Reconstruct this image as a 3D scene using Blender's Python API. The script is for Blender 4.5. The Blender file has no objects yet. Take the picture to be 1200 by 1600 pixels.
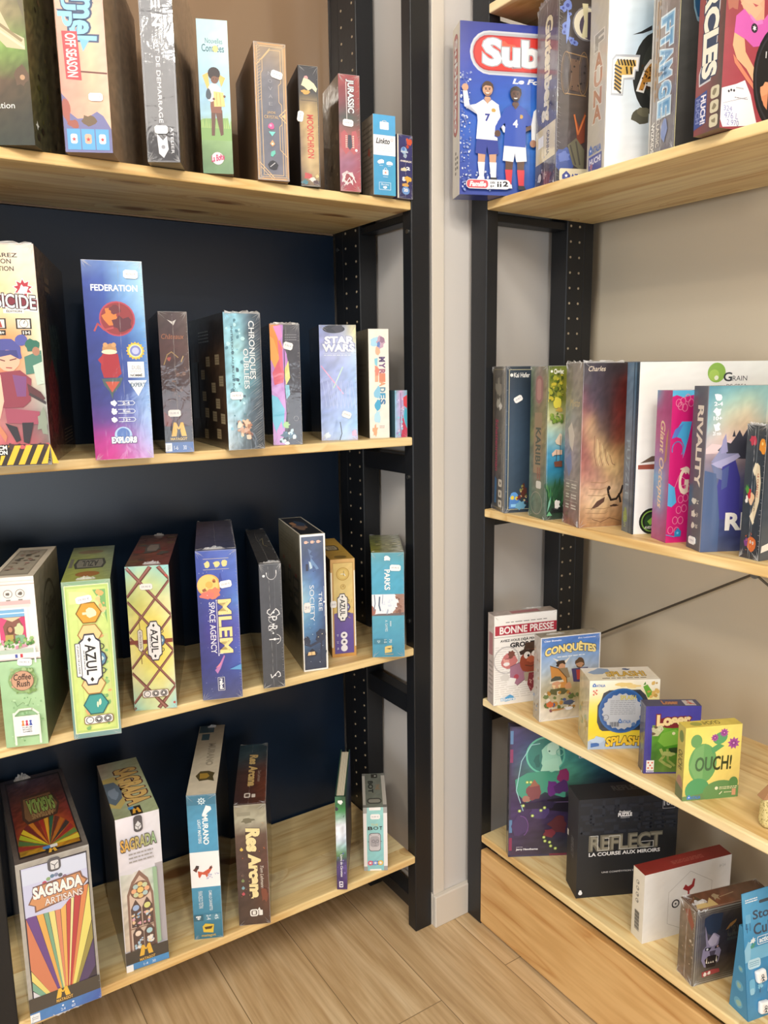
import bpy, bmesh, math, random
from mathutils import Vector, Matrix
from mathutils.geometry import tessellate_polygon
R_ = math.radians
sc = bpy.context.scene
COL = sc.collection

# ------------------------------------------------------------------ camera
CAM = Vector((-0.9182, -1.2984, 1.252)); YAW, PIT, ROL, FPX = 0.9932, -0.1727, -0.0132, 1218.54
fw = Vector((math.cos(YAW)*math.cos(PIT), math.sin(YAW)*math.cos(PIT), math.sin(PIT)))
rt = Vector((math.sin(YAW), -math.cos(YAW), 0)); up = rt.cross(fw)
r2 = rt*math.cos(ROL)+up*math.sin(ROL); u2 = -rt*math.sin(ROL)+up*math.cos(ROL)
cd = bpy.data.cameras.new('camera'); cam = bpy.data.objects.new('camera', cd); COL.objects.link(cam)
cam.matrix_world = Matrix(((r2.x, u2.x, -fw.x, CAM.x), (r2.y, u2.y, -fw.y, CAM.y), (r2.z, u2.z, -fw.z, CAM.z), (0, 0, 0, 1)))
cd.sensor_fit = 'HORIZONTAL'; cd.sensor_width = 36; cd.lens = 36*FPX/1200; cd.clip_start = 0.01
sc.camera = cam

# ------------------------------------------------------------------ world, lamps, exposure
sc.view_settings.view_transform = 'Standard'; sc.view_settings.look = 'None'
sc.view_settings.gamma = 1; sc.view_settings.use_curve_mapping = False
sc.view_settings.exposure = 0.08
w = bpy.data.worlds.new('world'); sc.world = w; w.use_nodes = True
w.node_tree.nodes['Background'].inputs[0].default_value = (1.0, 0.95, 0.9, 1)
w.node_tree.nodes['Background'].inputs[1].default_value = 0.36
def area(name, loc, target, sx, sy, power, col=(1, .93, .84)):
    l = bpy.data.lights.new(name, 'AREA'); l.shape = 'RECTANGLE'; l.size = sx; l.size_y = sy; l.energy = power; l.color = col
    o = bpy.data.objects.new(name, l); COL.objects.link(o); o.location = loc
    o.rotation_euler = (Vector(target)-Vector(loc)).to_track_quat('-Z', 'Y').to_euler()
    return o
area('left_fill_light', (-3.9, -1.2, 1.35), (0, -.2, 1.0), 1.7, 1.5, 48, (.9, .95, 1))  # unseen fill added on the left to brighten the right wall and shelves
area('glass_door_daylight', (-.45, -4.1, .62), (-.45, 0, .62), 1.5, 1.15, 26, (.82, .91, 1))
area('ceiling_panel_lamp', (-1.5, -1.85, 2.70), (-.5, -.5, .9), 1.9, 1.15, 60, (1, .95, .88))
SPOTS = [(-1.7, -1.9), (-0.85, -1.75), (-0.3, -2.15), (-2.3, -1.5), (-1.0, -2.9)]   # ceiling spotlights (built below)
SPOT_W = 26
sc.cycles.max_bounces = 6; sc.cycles.diffuse_bounces = 3; sc.cycles.glossy_bounces = 3
sc.cycles.transparent_max_bounces = 6; sc.cycles.sample_clamp_indirect = 6
sc.cycles.use_denoising = True
sc.cycles.caustics_reflective = False; sc.cycles.caustics_refractive = False

# ------------------------------------------------------------------ materials
def s2l(c): return c/12.92 if c <= .04045 else ((c+.055)/1.055)**2.4
def hx(h, a=1.0):
    h = h.lstrip('#')
    if len(h) == 3: h = ''.join(c*2 for c in h)
    return (s2l(int(h[0:2], 16)/255), s2l(int(h[2:4], 16)/255), s2l(int(h[4:6], 16)/255), a)
class NT:
    def __init__(s, name):
        s.m = bpy.data.materials.new(name); s.m.use_nodes = True; s.t = s.m.node_tree
        s.b = s.t.nodes['Principled BSDF']
    def n(s, typ, **kw):
        nd = s.t.nodes.new(typ)
        for k, v in kw.items():
            if k in nd.inputs: nd.inputs[k].default_value = v
            else: setattr(nd, k, v)
        return nd
    def l(s, a, ao, b, bi): s.t.links.new(a.outputs[ao], b.inputs[bi])
    def ramp(s, stops):
        r = s.n('ShaderNodeValToRGB'); e = r.color_ramp.elements
        while len(e) < len(stops): e.new(.5)
        for k, (p, c) in zip(e, stops): k.position = p; k.color = hx(c)
        return r
def plain(name, col, rough=.5, metal=0, coat=0, spec=.5, bump=0, bscale=60):
    k = NT(name); k.b.inputs['Base Color'].default_value = hx(col); k.b.inputs['Roughness'].default_value = rough
    k.b.inputs['Metallic'].default_value = metal; k.b.inputs['Coat Weight'].default_value = coat
    k.b.inputs['Specular IOR Level'].default_value = spec
    if bump:
        tc = k.n('ShaderNodeTexCoord'); nz = k.n('ShaderNodeTexNoise', Scale=bscale, Detail=4.0)
        k.l(tc, 'Object', nz, 'Vector'); bp = k.n('ShaderNodeBump', Strength=bump, Distance=.002)
        k.l(nz, 'Fac', bp, 'Height'); k.l(bp, 'Normal', k.b, 'Normal')
    return k.m
def wood(name, axis, light, mid, dark, knot, seed=0.0, rough=.45, streak=9, lam=.082):
    k = NT(name); tc = k.n('ShaderNodeTexCoord'); sep = k.n('ShaderNodeSeparateXYZ'); k.l(tc, 'Object', sep, 'Vector')
    # glued staves, each with its own shift of grain and tone
    dv = k.n('ShaderNodeMath', operation='MULTIPLY_ADD'); dv.inputs[1].default_value = 1/lam; dv.inputs[2].default_value = seed+20.31; k.l(sep, ('Y', 'X')[axis], dv, 0)
    fl = k.n('ShaderNodeMath', operation='FLOOR'); k.l(dv, 'Value', fl, 0)
    wn = k.n('ShaderNodeTexWhiteNoise', noise_dimensions='1D'); k.l(fl, 'Value', wn, 'W')
    off = k.n('ShaderNodeVectorMath', operation='SCALE'); off.inputs['Scale'].default_value = 9.0; k.l(wn, 'Color', off, 0)
    add = k.n('ShaderNodeVectorMath', operation='ADD'); k.l(tc, 'Object', add, 0); k.l(off, 'Vector', add, 1)
    mp = k.n('ShaderNodeMapping'); sv = [streak]*3; sv[axis] = .8; mp.inputs['Scale'].default_value = sv; mp.inputs['Location'].default_value = (seed, seed*1.7, seed*.6)
    k.l(add, 'Vector', mp, 'Vector')
    # knots bend the grain around themselves
    mp2 = k.n('ShaderNodeMapping'); s2 = [7.5]*3; s2[axis] = 3.6; s2[2] = 3; mp2.inputs['Scale'].default_value = s2
    mp2.inputs['Location'].default_value = (seed*3.1, seed*2.3, seed); k.l(add, 'Vector', mp2, 'Vector')
    vo = k.n('ShaderNodeTexVoronoi', Scale=1.0); k.l(mp2, 'Vector', vo, 'Vector')
    bend = k.ramp([(0, 'ffffff'), (.3, '000000')]); k.l(vo, 'Distance', bend, 'Fac')
    bs = k.n('ShaderNodeVectorMath', operation='SCALE'); bs.inputs['Scale'].default_value = .9; k.l(bend, 'Color', bs, 0)
    a2 = k.n('ShaderNodeVectorMath', operation='ADD'); k.l(mp, 'Vector', a2, 0); k.l(bs, 'Vector', a2, 1)
    wv = k.n('ShaderNodeTexNoise', Scale=1.0, Detail=3.0, Roughness=.5, Distortion=.9); k.l(a2, 'Vector', wv, 'Vector')
    wa = k.n('ShaderNodeMath', operation='MULTIPLY'); wa.inputs[1].default_value = 5.0; k.l(wv, 'Fac', wa, 0)
    fr = k.n('ShaderNodeMath', operation='FRACT'); k.l(wa, 'Value', fr, 0)
    r1 = k.ramp([(0, mid), (.35, light), (.7, light), (.93, dark), (1, mid)]); k.l(fr, 'Value', r1, 'Fac')
    fine = k.n('ShaderNodeTexNoise', Scale=9.0, Detail=2.0); k.l(mp, 'Vector', fine, 'Vector')
    r2_ = k.ramp([(.35, 'e2d4bf'), (.6, 'ffffff')]); k.l(fine, 'Fac', r2_, 'Fac')
    mx = k.n('ShaderNodeMixRGB', blend_type='MULTIPLY'); mx.inputs['Fac'].default_value = .55; k.l(r1, 'Color', mx, 'Color1'); k.l(r2_, 'Color', mx, 'Color2')
    tone = k.ramp([(0, 'f0dfc0'), (.5, 'f8eedc'), (1, 'ffffff')]); k.l(wn, 'Value', tone, 'Fac')
    mt = k.n('ShaderNodeMixRGB', blend_type='MULTIPLY'); mt.inputs['Fac'].default_value = .8; k.l(mx, 'Color', mt, 'Color1'); k.l(tone, 'Color', mt, 'Color2')
    rk = k.ramp([(.0, '000000'), (.11, '404040'), (.19, 'ffffff')]); k.l(vo, 'Distance', rk, 'Fac')
    m2 = k.n('ShaderNodeMixRGB'); m2.inputs['Color1'].default_value = hx(knot); k.l(rk, 'Color', m2, 'Fac'); k.l(mt, 'Color', m2, 'Color2')
    k.l(m2, 'Color', k.b, 'Base Color'); k.b.inputs['Roughness'].default_value = rough
    bp = k.n('ShaderNodeBump', Strength=.05, Distance=.001); k.l(fine, 'Fac', bp, 'Height'); k.l(bp, 'Normal', k.b, 'Normal')
    return k.m
def flooring():
    k = NT('oak_planks'); tc = k.n('ShaderNodeTexCoord'); sep = k.n('ShaderNodeSeparateXYZ'); k.l(tc, 'Object', sep, 'Vector')
    cmb = k.n('ShaderNodeCombineXYZ'); k.l(sep, 'Y', cmb, 'X'); k.l(sep, 'X', cmb, 'Y')
    mp = k.n('ShaderNodeMapping'); mp.inputs['Location'].default_value = (.1897, .0715, 0); k.l(cmb, 'Vector', mp, 'Vector')
    br = k.n('ShaderNodeTexBrick', Scale=1.0); br.inputs['Brick Width'].default_value = 1.22; br.inputs['Row Height'].default_value = .172
    br.inputs['Mortar Size'].default_value = .0011; br.inputs['Mortar Smooth'].default_value = .3
    br.offset = .37; br.inputs['Color1'].default_value = (.2, .2, .2, 1); br.inputs['Color2'].default_value = (.9, .9, .9, 1)
    br.inputs['Mortar'].default_value = (0, 0, 0, 1); k.l(mp, 'Vector', br, 'Vector')
    add = k.n('ShaderNodeVectorMath', operation='ADD'); sc_ = k.n('ShaderNodeVectorMath', operation='SCALE'); sc_.inputs['Scale'].default_value = 7
    k.l(br, 'Color', sc_, 0); k.l(cmb, 'Vector', add, 0); k.l(sc_, 'Vector', add, 1)
    m2 = k.n('ShaderNodeMapping'); m2.inputs['Scale'].default_value = (1.5, 13, 13); k.l(add, 'Vector', m2, 'Vector')
    nz = k.n('ShaderNodeTexNoise', Scale=1.3, Detail=6.0, Roughness=.6, Distortion=1.4); k.l(m2, 'Vector', nz, 'Vector')
    m3 = k.n('ShaderNodeMapping'); m3.inputs['Scale'].default_value = (5, 120, 120); k.l(add, 'Vector', m3, 'Vector')
    n2 = k.n('ShaderNodeTexNoise', Scale=1.0, Detail=3.0); k.l(m3, 'Vector', n2, 'Vector')
    r = k.ramp([(.25, 'b89a70'), (.45, 'cbae84'), (.6, 'd6bc94'), (.8, 'e2cca8')]); k.l(nz, 'Fac', r, 'Fac')
    rf = k.ramp([(.3, 'd4c8b8'), (.6, 'ffffff')]); k.l(n2, 'Fac', rf, 'Fac')
    mx = k.n('ShaderNodeMixRGB', blend_type='MULTIPLY'); mx.inputs['Fac'].default_value = .6; k.l(r, 'Color', mx, 'Color1'); k.l(rf, 'Color', mx, 'Color2')
    m4 = k.n('ShaderNodeMixRGB'); m4.inputs['Color2'].default_value = hx('86704e'); k.l(br, 'Fac', m4, 'Fac'); k.l(mx, 'Color', m4, 'Color1')
    k.l(m4, 'Color', k.b, 'Base Color'); k.b.inputs['Roughness'].default_value = .42
    bp = k.n('ShaderNodeBump', Strength=.15, Distance=.001); k.l(n2, 'Fac', bp, 'Height'); k.l(bp, 'Normal', k.b, 'Normal')
    return k.m
def printed(name, rough, coat, crinkle, crough=.06, spec=.5):
    k = NT(name); at = k.n('ShaderNodeVertexColor', layer_name='Col'); tc = k.n('ShaderNodeTexCoord')
    k.l(at, 'Color', k.b, 'Base Color'); k.b.inputs['Roughness'].default_value = rough
    k.b.inputs['Coat Weight'].default_value = coat; k.b.inputs['Coat Roughness'].default_value = crough
    k.b.inputs['Specular IOR Level'].default_value = spec
    if crinkle:
        nz = k.n('ShaderNodeTexNoise', Scale=26.0, Detail=3.0, Roughness=.5, Distortion=1.2); k.l(tc, 'Object', nz, 'Vector')
        mp = k.n('ShaderNodeMapping'); mp.inputs['Scale'].default_value = (150, 150, 22); mp.inputs['Rotation'].default_value = (.3, .5, 0); k.l(tc, 'Object', mp, 'Vector')
        n2 = k.n('ShaderNodeTexNoise', Scale=1.0, Detail=2.0, Distortion=.8); k.l(mp, 'Vector', n2, 'Vector')
        ad = k.n('ShaderNodeMath', operation='MULTIPLY_ADD'); ad.inputs[1].default_value = .16; k.l(n2, 'Fac', ad, 0); k.l(nz, 'Fac', ad, 2)
        bp = k.n('ShaderNodeBump', Strength=crinkle, Distance=.004); k.l(ad, 'Value', bp, 'Height'); k.l(bp, 'Normal', k.b, 'Coat Normal')
    return k.m
M = {}
M['wrap'] = printed('shrink_wrapped_print', .5, .9, .16)
M['gloss'] = printed('glossy_print', .45, .7, .05, .12)
M['matte'] = printed('matte_print', .55, .12, 0, .3)
M['white'] = plain('wall_paint_white', 'd0cbc6', .55)
M['beige'] = plain('wall_white_shade_tint', 'dccdb4', .5, coat=.12)  # white-ish wall, with shade and warm bounce tinted into its base colour
M['trim'] = plain('trim_paint', 'd6cec2', .42)
M['taupe'] = plain('taupe_gloss_panel', '94795f', .25, coat=1.0)
M['taupe'].node_tree.nodes['Principled BSDF'].inputs['Coat Roughness'].default_value = .015
M['navy'] = plain('navy_board', '142438', .3, bump=.05, bscale=500)
M['black'] = plain('black_stained_pine', '15171b', .42, bump=.12, bscale=90)
M['hole'] = plain('raw_wood_hole', 'b9a88c', .7)
M['steel'] = plain('zinc_steel', '9b9a96', .35, metal=1)
M['brace'] = plain('brace_steel', '6a6256', .5, metal=.6)
M['dark'] = plain('shadow_gap_wood', '4a3c2c', .8)
M['ceil'] = plain('ceiling_paint', 'b4aca4', .7)
M['sticker'] = plain('price_label_paper', 'f6f4f2', .5)
PINE = ('faeabc', 'f4deae', 'e6c890', '946438')
M['pineX'] = wood('pine_x', 0, *PINE); M['pineX2'] = wood('pine_x2', 0, *PINE, seed=3.3); M['pineX3'] = wood('pine_x3', 0, *PINE, seed=7.9)
M['pineY'] = wood('pine_y', 1, *PINE, seed=1.4); M['pineY2'] = wood('pine_y2', 1, *PINE, seed=5.2); M['pineY3'] = wood('pine_y3', 1, *PINE, seed=9.7)
M['pineD'] = wood('pine_drawer', 1, 'e2bf8a', 'd9b27c', 'cda068', '8e5f35', seed=2.6, streak=7, lam=.3)
M['floor'] = flooring()
k = NT('lamp_glow'); k.b.inputs['Emission Color'].default_value = (1, .93, .82, 1); k.b.inputs['Emission Strength'].default_value = 25; M['glow'] = k.m

# ------------------------------------------------------------------ object helpers
def finish(o, parent=None, label=None, cat=None, group=None, kind=None):
    if parent is not None: o.parent = parent
    if label: o['label'] = label
    if cat: o['category'] = cat
    if group: o['group'] = group
    if kind: o['kind'] = kind
    return o
def link_mesh(name, verts, faces, mats, midx=None, **kw):
    me = bpy.data.meshes.new(name); me.from_pydata(verts, [], faces); me.update()
    for m in (mats if isinstance(mats, list) else [mats]): me.materials.append(m)
    if midx:
        for p, i in zip(me.polygons, midx): p.material_index = i
    o = bpy.data.objects.new(name, me); COL.objects.link(o)
    return finish(o, **kw)
def empty(name, loc=(0, 0, 0), rz=0, **kw):
    o = bpy.data.objects.new(name, None); COL.objects.link(o); o.location = loc; o.rotation_euler = (0, 0, rz); o.empty_display_size = .05
    return finish(o, **kw)
def bevel_box(lo, hi, bev=.002, seg=2):
    bm = bmesh.new(); bmesh.ops.create_cube(bm, size=1)
    for v in bm.verts: v.co = Vector([(l+h)/2+c*(h-l) for l, h, c in zip(lo, hi, v.co)])
    if bev: bmesh.ops.bevel(bm, geom=bm.edges[:], offset=bev, segments=seg, affect='EDGES', profile=.5)
    return bm
def add_cyl(bm, p, axis, r, h, seg=10, mi=0):
    q = Vector(axis).to_track_quat('Z', 'Y').to_matrix().to_4x4()
    ret = bmesh.ops.create_cone(bm, cap_ends=True, segments=seg, radius1=r, radius2=r, depth=h, matrix=Matrix.Translation(p) @ q)
    for f in {f for v in ret['verts'] for f in v.link_faces}: f.material_index = mi
def from_bm(name, bm, mats, **kw):
    me = bpy.data.meshes.new(name); bm.to_mesh(me); bm.free()
    for m in (mats if isinstance(mats, list) else [mats]): me.materials.append(m)
    o = bpy.data.objects.new(name, me); COL.objects.link(o)
    return finish(o, **kw)
def slab(name, lo, hi, mat, bev=.002, **kw): return from_bm(name, bevel_box(lo, hi, bev), mat, **kw)

# ------------------------------------------------------------------ the room
XW, YW = .478, .335                     # faces of the right and the left wall
CX, CY = .0505, -.003                   # the boxed-out white corner column
ST = dict(kind='structure')
slab('floor', (-4.2, -4.2, -.06), (XW+.1, YW+.1, 0), M['floor'], 0, **ST)
slab('ceiling', (-4.2, -4.2, 2.75), (XW+.1, YW+.1, 2.85), M['ceil'], 0, **ST)
slab('wall_left', (-4.2, YW, 0), (XW+.1, YW+.1, 2.75), M['white'], 0, **ST)
slab('wall_right', (XW, -4.2, 0), (XW+.1, YW, 2.75), M['beige'], 0, **ST)
slab('wall_corner_column', (CX, CY, 0), (XW, YW, 2.75), M['white'], 0, **ST)
slab('trim_1', (CX-.004, CY-.003, .078), (CX+.0255, CY, 2.75), M['trim'], .001, **ST)
slab('trim_2', (CX-.006, .258, .16), (CX, .284, 2.75), M['trim'], .001, **ST)
bmb = bevel_box((.0445, -.016, 0), (XW-.001, CY, .078), .0025)
from_bm('baseboard_corner', bmb, M['trim'], **ST)
slab('baseboard_side', (.0445, CY, 0), (CX, YW, .078), M['trim'], .002, **ST)
slab('baseboard_right', (XW-.013, -4.1, 0), (XW, -.016, .078), M['trim'], .002, **ST)

# ------------------------------------------------------------------ shelving
ZL = (1.5849, 1.1286, .6794, .1902); ZR = (1.9412, 1.588, .9743, .5529, .2251)
X1, Y1, TH, LEN, DEP = .1393, -.0611, .0171, .817, .30
HT = 2.26
def post(name, lo, hi, parent, hole_face=None, holes=None, groove=None):
    bm = bevel_box(lo, hi, .002)
    if holes:
        ax, val, cols, sgn = holes
        z = .09
        while z < HT-.05:
            for c in cols:
                p = [0, 0, z]; p[ax] = val; p[1-ax] = c
                d = [0, 0, 0]; d[ax] = sgn
                add_cyl(bm, p, d, .0026, .0012, 8, 1)
            z += .032
    return from_bm(name, bm, [M['black'], M['hole']], parent=parent)
def screw(p, axis, parent):
    bm = bmesh.new(); add_cyl(bm, p, axis, .0045, .003, 12); 
    return from_bm('screw', bm, M['steel'], parent=parent)
RAILS = ((.040, .072), (.517, .560), (1.049, 1.089), (1.5515, 1.5665))
def frame_left(x0, x1, inner, label, grp):
    f = empty('shelf_side_frame', ((x0+x1)/2, .15, 0), label=label, cat='shelf frame', group=grp)
    ox, oy = (x0+x1)/2, .15
    def L(lo, hi): return (lo[0]-ox, lo[1]-oy, lo[2]), (hi[0]-ox, hi[1]-oy, hi[2])
    sgn = -1 if inner == x0 else 1
    hv = inner-ox+sgn*.0003
    post('front_post', *L((x0, 0, 0), (x1, .030, HT)), f)
    post('back_post', *L((x0, .195, 0), (x1, .265, HT)), f, holes=(0, hv, (.208-oy, .2515-oy), sgn))
    slab('back_batten', *L((x0+.002, .2665, 0), (x1, .302, HT)), M['black'], .002, parent=f)
    for a, b in RAILS: slab('rail', *L((x0+.006, .028, a), (x1-.006, .197, b)), M['black'], .002, parent=f)
    screw((inner-ox+sgn*.001, .012-oy, 1.530), (sgn, 0, 0), f); screw((inner-ox+sgn*.001, .016-oy, 1.045), (sgn, 0, 0), f)
    screw((inner-ox+sgn*.001, .018-oy, .735), (sgn, 0, 0), f); screw((inner-ox+sgn*.001, .285-oy, 1.532), (sgn, 0, 0), f)
    return f
frame_left(0, .044, 0, 'black wooden side frame of the left shelving, beside the white corner column', 'black ladder side frames of the shelving')
frame_left(-LEN-.044, -LEN, -LEN, 'black side frame in the lower left corner, beside the box with coloured rays', 'black ladder side frames of the shelving')
def frame_right(y0, y1, inner, label):
    ox, oy = X1+.15, (y0+y1)/2
    f = empty('shelf_side_frame', (ox, oy, 0), label=label, cat='shelf frame', group='black ladder side frames of the shelving')
    def L(lo, hi): return (lo[0]-ox, lo[1]-oy, lo[2]), (hi[0]-ox, hi[1]-oy, hi[2])
    sgn = -1 if inner == y0 else 1
    hv = inner-oy+sgn*.0003
    post('front_post', *L((X1, y0, 0), (X1+.030, y1, HT)), f)
    post('back_post', *L((.3645, y0, 0), (.4155, y1, HT)), f, holes=(1, hv, (.374-ox, .4005-ox), sgn))
    slab('back_batten', *L((.417, y0+.002, 0), (.447, y1, HT)), M['black'], .002, parent=f)
    for a, b in ((.04, .075), (.490, .5335), (.934, .955), (1.553, 1.5695), (1.905, 1.922)):
        slab('rail', *L((X1+.028, y0+.006, a), (.3665, y1-.006, b)), M['black'], .002, parent=f)
    return f
frame_right(Y1, Y1+.048, Y1, 'black wooden side frame of the right shelving nearest the white corner column')
frame_right(Y1-LEN-.048, Y1-LEN, Y1-LEN, 'black wooden side frame at the near right end of the right shelving')
for i, (z, m) in enumerate(zip(ZL, ('pineX', 'pineX2', 'pineX3', 'pineX'))):
    lab = ('top pine shelf board of the left shelving, in front of the glossy taupe panel', 'second pine shelf board from the top of the left shelving, carrying shrink-wrapped upright boxes',
           'third pine shelf board from the top of the left shelving, carrying the green coffee-shop box', 'lowest pine shelf board of the left shelving, just above the floor')[i]
    o = slab('shelf_board', (-LEN/2, -DEP/2, -TH), (LEN/2, DEP/2, 0), M[m], .0025, label=lab, cat='shelf', group='pine shelf boards of the left shelving')
    o.location = (-LEN/2, DEP/2, z)
for i, (z, m) in enumerate(zip(ZR, ('pineY', 'pineY2', 'pineY3', 'pineY', 'pineY2'))):
    lab = ('topmost pine shelf board of the right shelving, above the blue football box', 'pine shelf board of the right shelving under the blue football box',
           'pine shelf board of the right shelving under the row of shrink-wrapped cover-facing boxes', 'pine shelf board of the right shelving under the small yellow cactus box',
           'lowest pine shelf board of the right shelving, resting above the pine drawer front')[i]
    o = slab('shelf_board', (-DEP/2, -LEN/2, -TH), (DEP/2, LEN/2, 0), M[m], .0025, label=lab, cat='shelf', group='pine shelf boards of the right shelving')
    o.location = (X1+DEP/2, Y1-LEN/2, z)
# back panels of the left shelving
slab('back_panel', (-LEN-.05, .3045, 1.5655), (-.001, .312, HT), M['taupe'], .0005, label='glossy taupe back panel behind the top row of boxes, mirroring the lamps', cat='panel')
slab('back_panel', (-LEN-.05, .3045, .01), (-.001, .312, 1.564), M['navy'], .0005, label='dark navy back panel behind the three lower rows of the left shelving', cat='panel')
# drawer under the right shelving
dr = empty('drawer', (X1+.15, Y1-LEN/2, .005), label='wide pine drawer under the lowest shelf of the right shelving', cat='drawer')
def DL(lo, hi): return tuple(a-b for a, b in zip(lo, dr.location)), tuple(a-b for a, b in zip(hi, dr.location))
slab('drawer_front', *DL((X1-.0005, Y1-LEN, .006), (X1+.018, Y1+.0005, .189)), M['pineD'], .0025, parent=dr)
for ya, yb in ((Y1-.028, Y1-.014), (Y1-LEN+.014, Y1-LEN+.028)): slab('drawer_side', *DL((X1+.018, ya, .02), (X1+.29, yb, .17)), M['pineX2'], .001, parent=dr)
slab('drawer_back', *DL((X1+.276, Y1-LEN+.028, .02), (X1+.29, Y1-.028, .17)), M['pineY'], .001, parent=dr)
slab('drawer_bottom', *DL((X1+.018, Y1-LEN+.028, .02), (X1+.276, Y1-.028, .028)), M['pineY'], 0, parent=dr)
# wire cross brace behind the right shelving
def tube(pts, r, seg=8):
    bm = bmesh.new()
    for a, b in zip(pts[:-1], pts[1:]):
        a, b = Vector(a), Vector(b); d = b-a
        add_cyl(bm, (a+b)/2, d, r, d.length, seg)
    return bm
br = empty('cross_brace', (.455, -.48, .873), label='thin grey metal cross brace against the wall behind the right shelving', cat='brace')
def BL(p): return tuple(a-b for a, b in zip(p, br.location))
ha, hb = (.455, -.478, .873), (.455, -.03, .604)
from_bm('strut', tube([BL(ha), BL(hb)], .0024), M['brace'], parent=br)
from_bm('strut', tube([BL(ha), BL((.455, -.93, .604))], .0024), M['brace'], parent=br)
bmj = bmesh.new(); add_cyl(bmj, (-.003, 0, 0), (1, 0, 0), .009, .004, 16); add_cyl(bmj, (-.006, 0, 0), (1, 0, 0), .004, .006, 10)
from_bm('joint', bmj, M['steel'], parent=br)
# ceiling spotlights of the shop
def ceiling_spot(x, y):
    s = empty('ceiling_spotlight', (x, y, 2.75), label='small ceiling spotlight aimed at the shelving', cat='spotlight', group='ceiling spotlights of the shop')
    bm = bmesh.new(); add_cyl(bm, (0, 0, -.006), (0, 0, 1), .05, .012, 24); from_bm('base', bm, M['steel'], parent=s)
    bm = bmesh.new(); add_cyl(bm, (0, 0, -.04), (0, 0, 1), .010, .06, 12); from_bm('stem', bm, M['steel'], parent=s)
    d = (Vector((-.25, 0, .9))-Vector((x, y, 2.65))).normalized()
    bm = bmesh.new(); add_cyl(bm, Vector((0, 0, -.1)), d, .034, .1, 20); from_bm('head', bm, M['steel'], parent=s)
    bm = bmesh.new(); add_cyl(bm, Vector((0, 0, -.1))+d*.051, d, .028, .003, 20); from_bm('bulb', bm, M['glow'], parent=s)
    l = bpy.data.lights.new('spot_beam', 'SPOT'); l.energy = SPOT_W*(1.2 if x < -2 else 1); l.spot_size = R_(110); l.spot_blend = .8; l.shadow_soft_size = .07; l.color = (1, .86, .66) if x < -2 else (1, .93, .82)
    lo = bpy.data.objects.new('spot_beam', l); COL.objects.link(lo); lo.parent = s
    lo.location = Vector((0, 0, -.1))+d*.06; lo.rotation_euler = d.to_track_quat('-Z', 'Y').to_euler()
for q in SPOTS: ceiling_spot(*q)

# ------------------------------------------------------------------ printed boxes: every picture is laid out in each face's own plane
_txt = {}
def text_mesh(s, bold=0.0, shear=0.0):
    key = (s, bold, shear)
    if key in _txt: return _txt[key]
    cu = bpy.data.curves.new('t', 'FONT'); cu.body = s; cu.resolution_u = 3; cu.offset = bold; cu.shear = shear; cu.fill_mode = 'FRONT'
    ob = bpy.data.objects.new('t', cu); COL.objects.link(ob)
    dg = bpy.context.evaluated_depsgraph_get(); me = bpy.data.meshes.new_from_object(ob.evaluated_get(dg))
    vs = [(v.co.x, v.co.y) for v in me.vertices]; fs = [tuple(p.vertices) for p in me.polygons]
    bpy.data.objects.remove(ob); bpy.data.curves.remove(cu); bpy.data.meshes.remove(me)
    if not vs: vs, fs = [(0, 0), (1, 0), (0, 1)], []
    xs = [v[0] for v in vs]; ys = [v[1] for v in vs]
    _txt[key] = (vs, fs, min(xs), min(ys), max(xs), max(ys)); return _txt[key]
class Mesh:
    def __init__(s): s.v, s.f, s.c = [], [], []
    def add(s, vs, fs, cols):          # cols: one colour or one per vertex
        o = len(s.v); s.v += vs
        for f in fs:
            s.f.append([o+i for i in f]); s.c.append([cols[i] for i in f] if isinstance(cols, list) else [cols]*len(f))
    def build(s, name, mat, **kw):
        me = bpy.data.meshes.new(name); me.from_pydata([tuple(v) for v in s.v], [], s.f)
        at = me.color_attributes.new('Col', 'FLOAT_COLOR', 'CORNER')
        flat = [x for c in s.c for q in c for x in q]; at.data.foreach_set('color', flat); me.update()
        me.materials.append(mat); o = bpy.data.objects.new(name, me); COL.objects.link(o); return finish(o, **kw)
def lerp(a, b, t): return tuple(x+(y-x)*t for x, y in zip(a, b))
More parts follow.
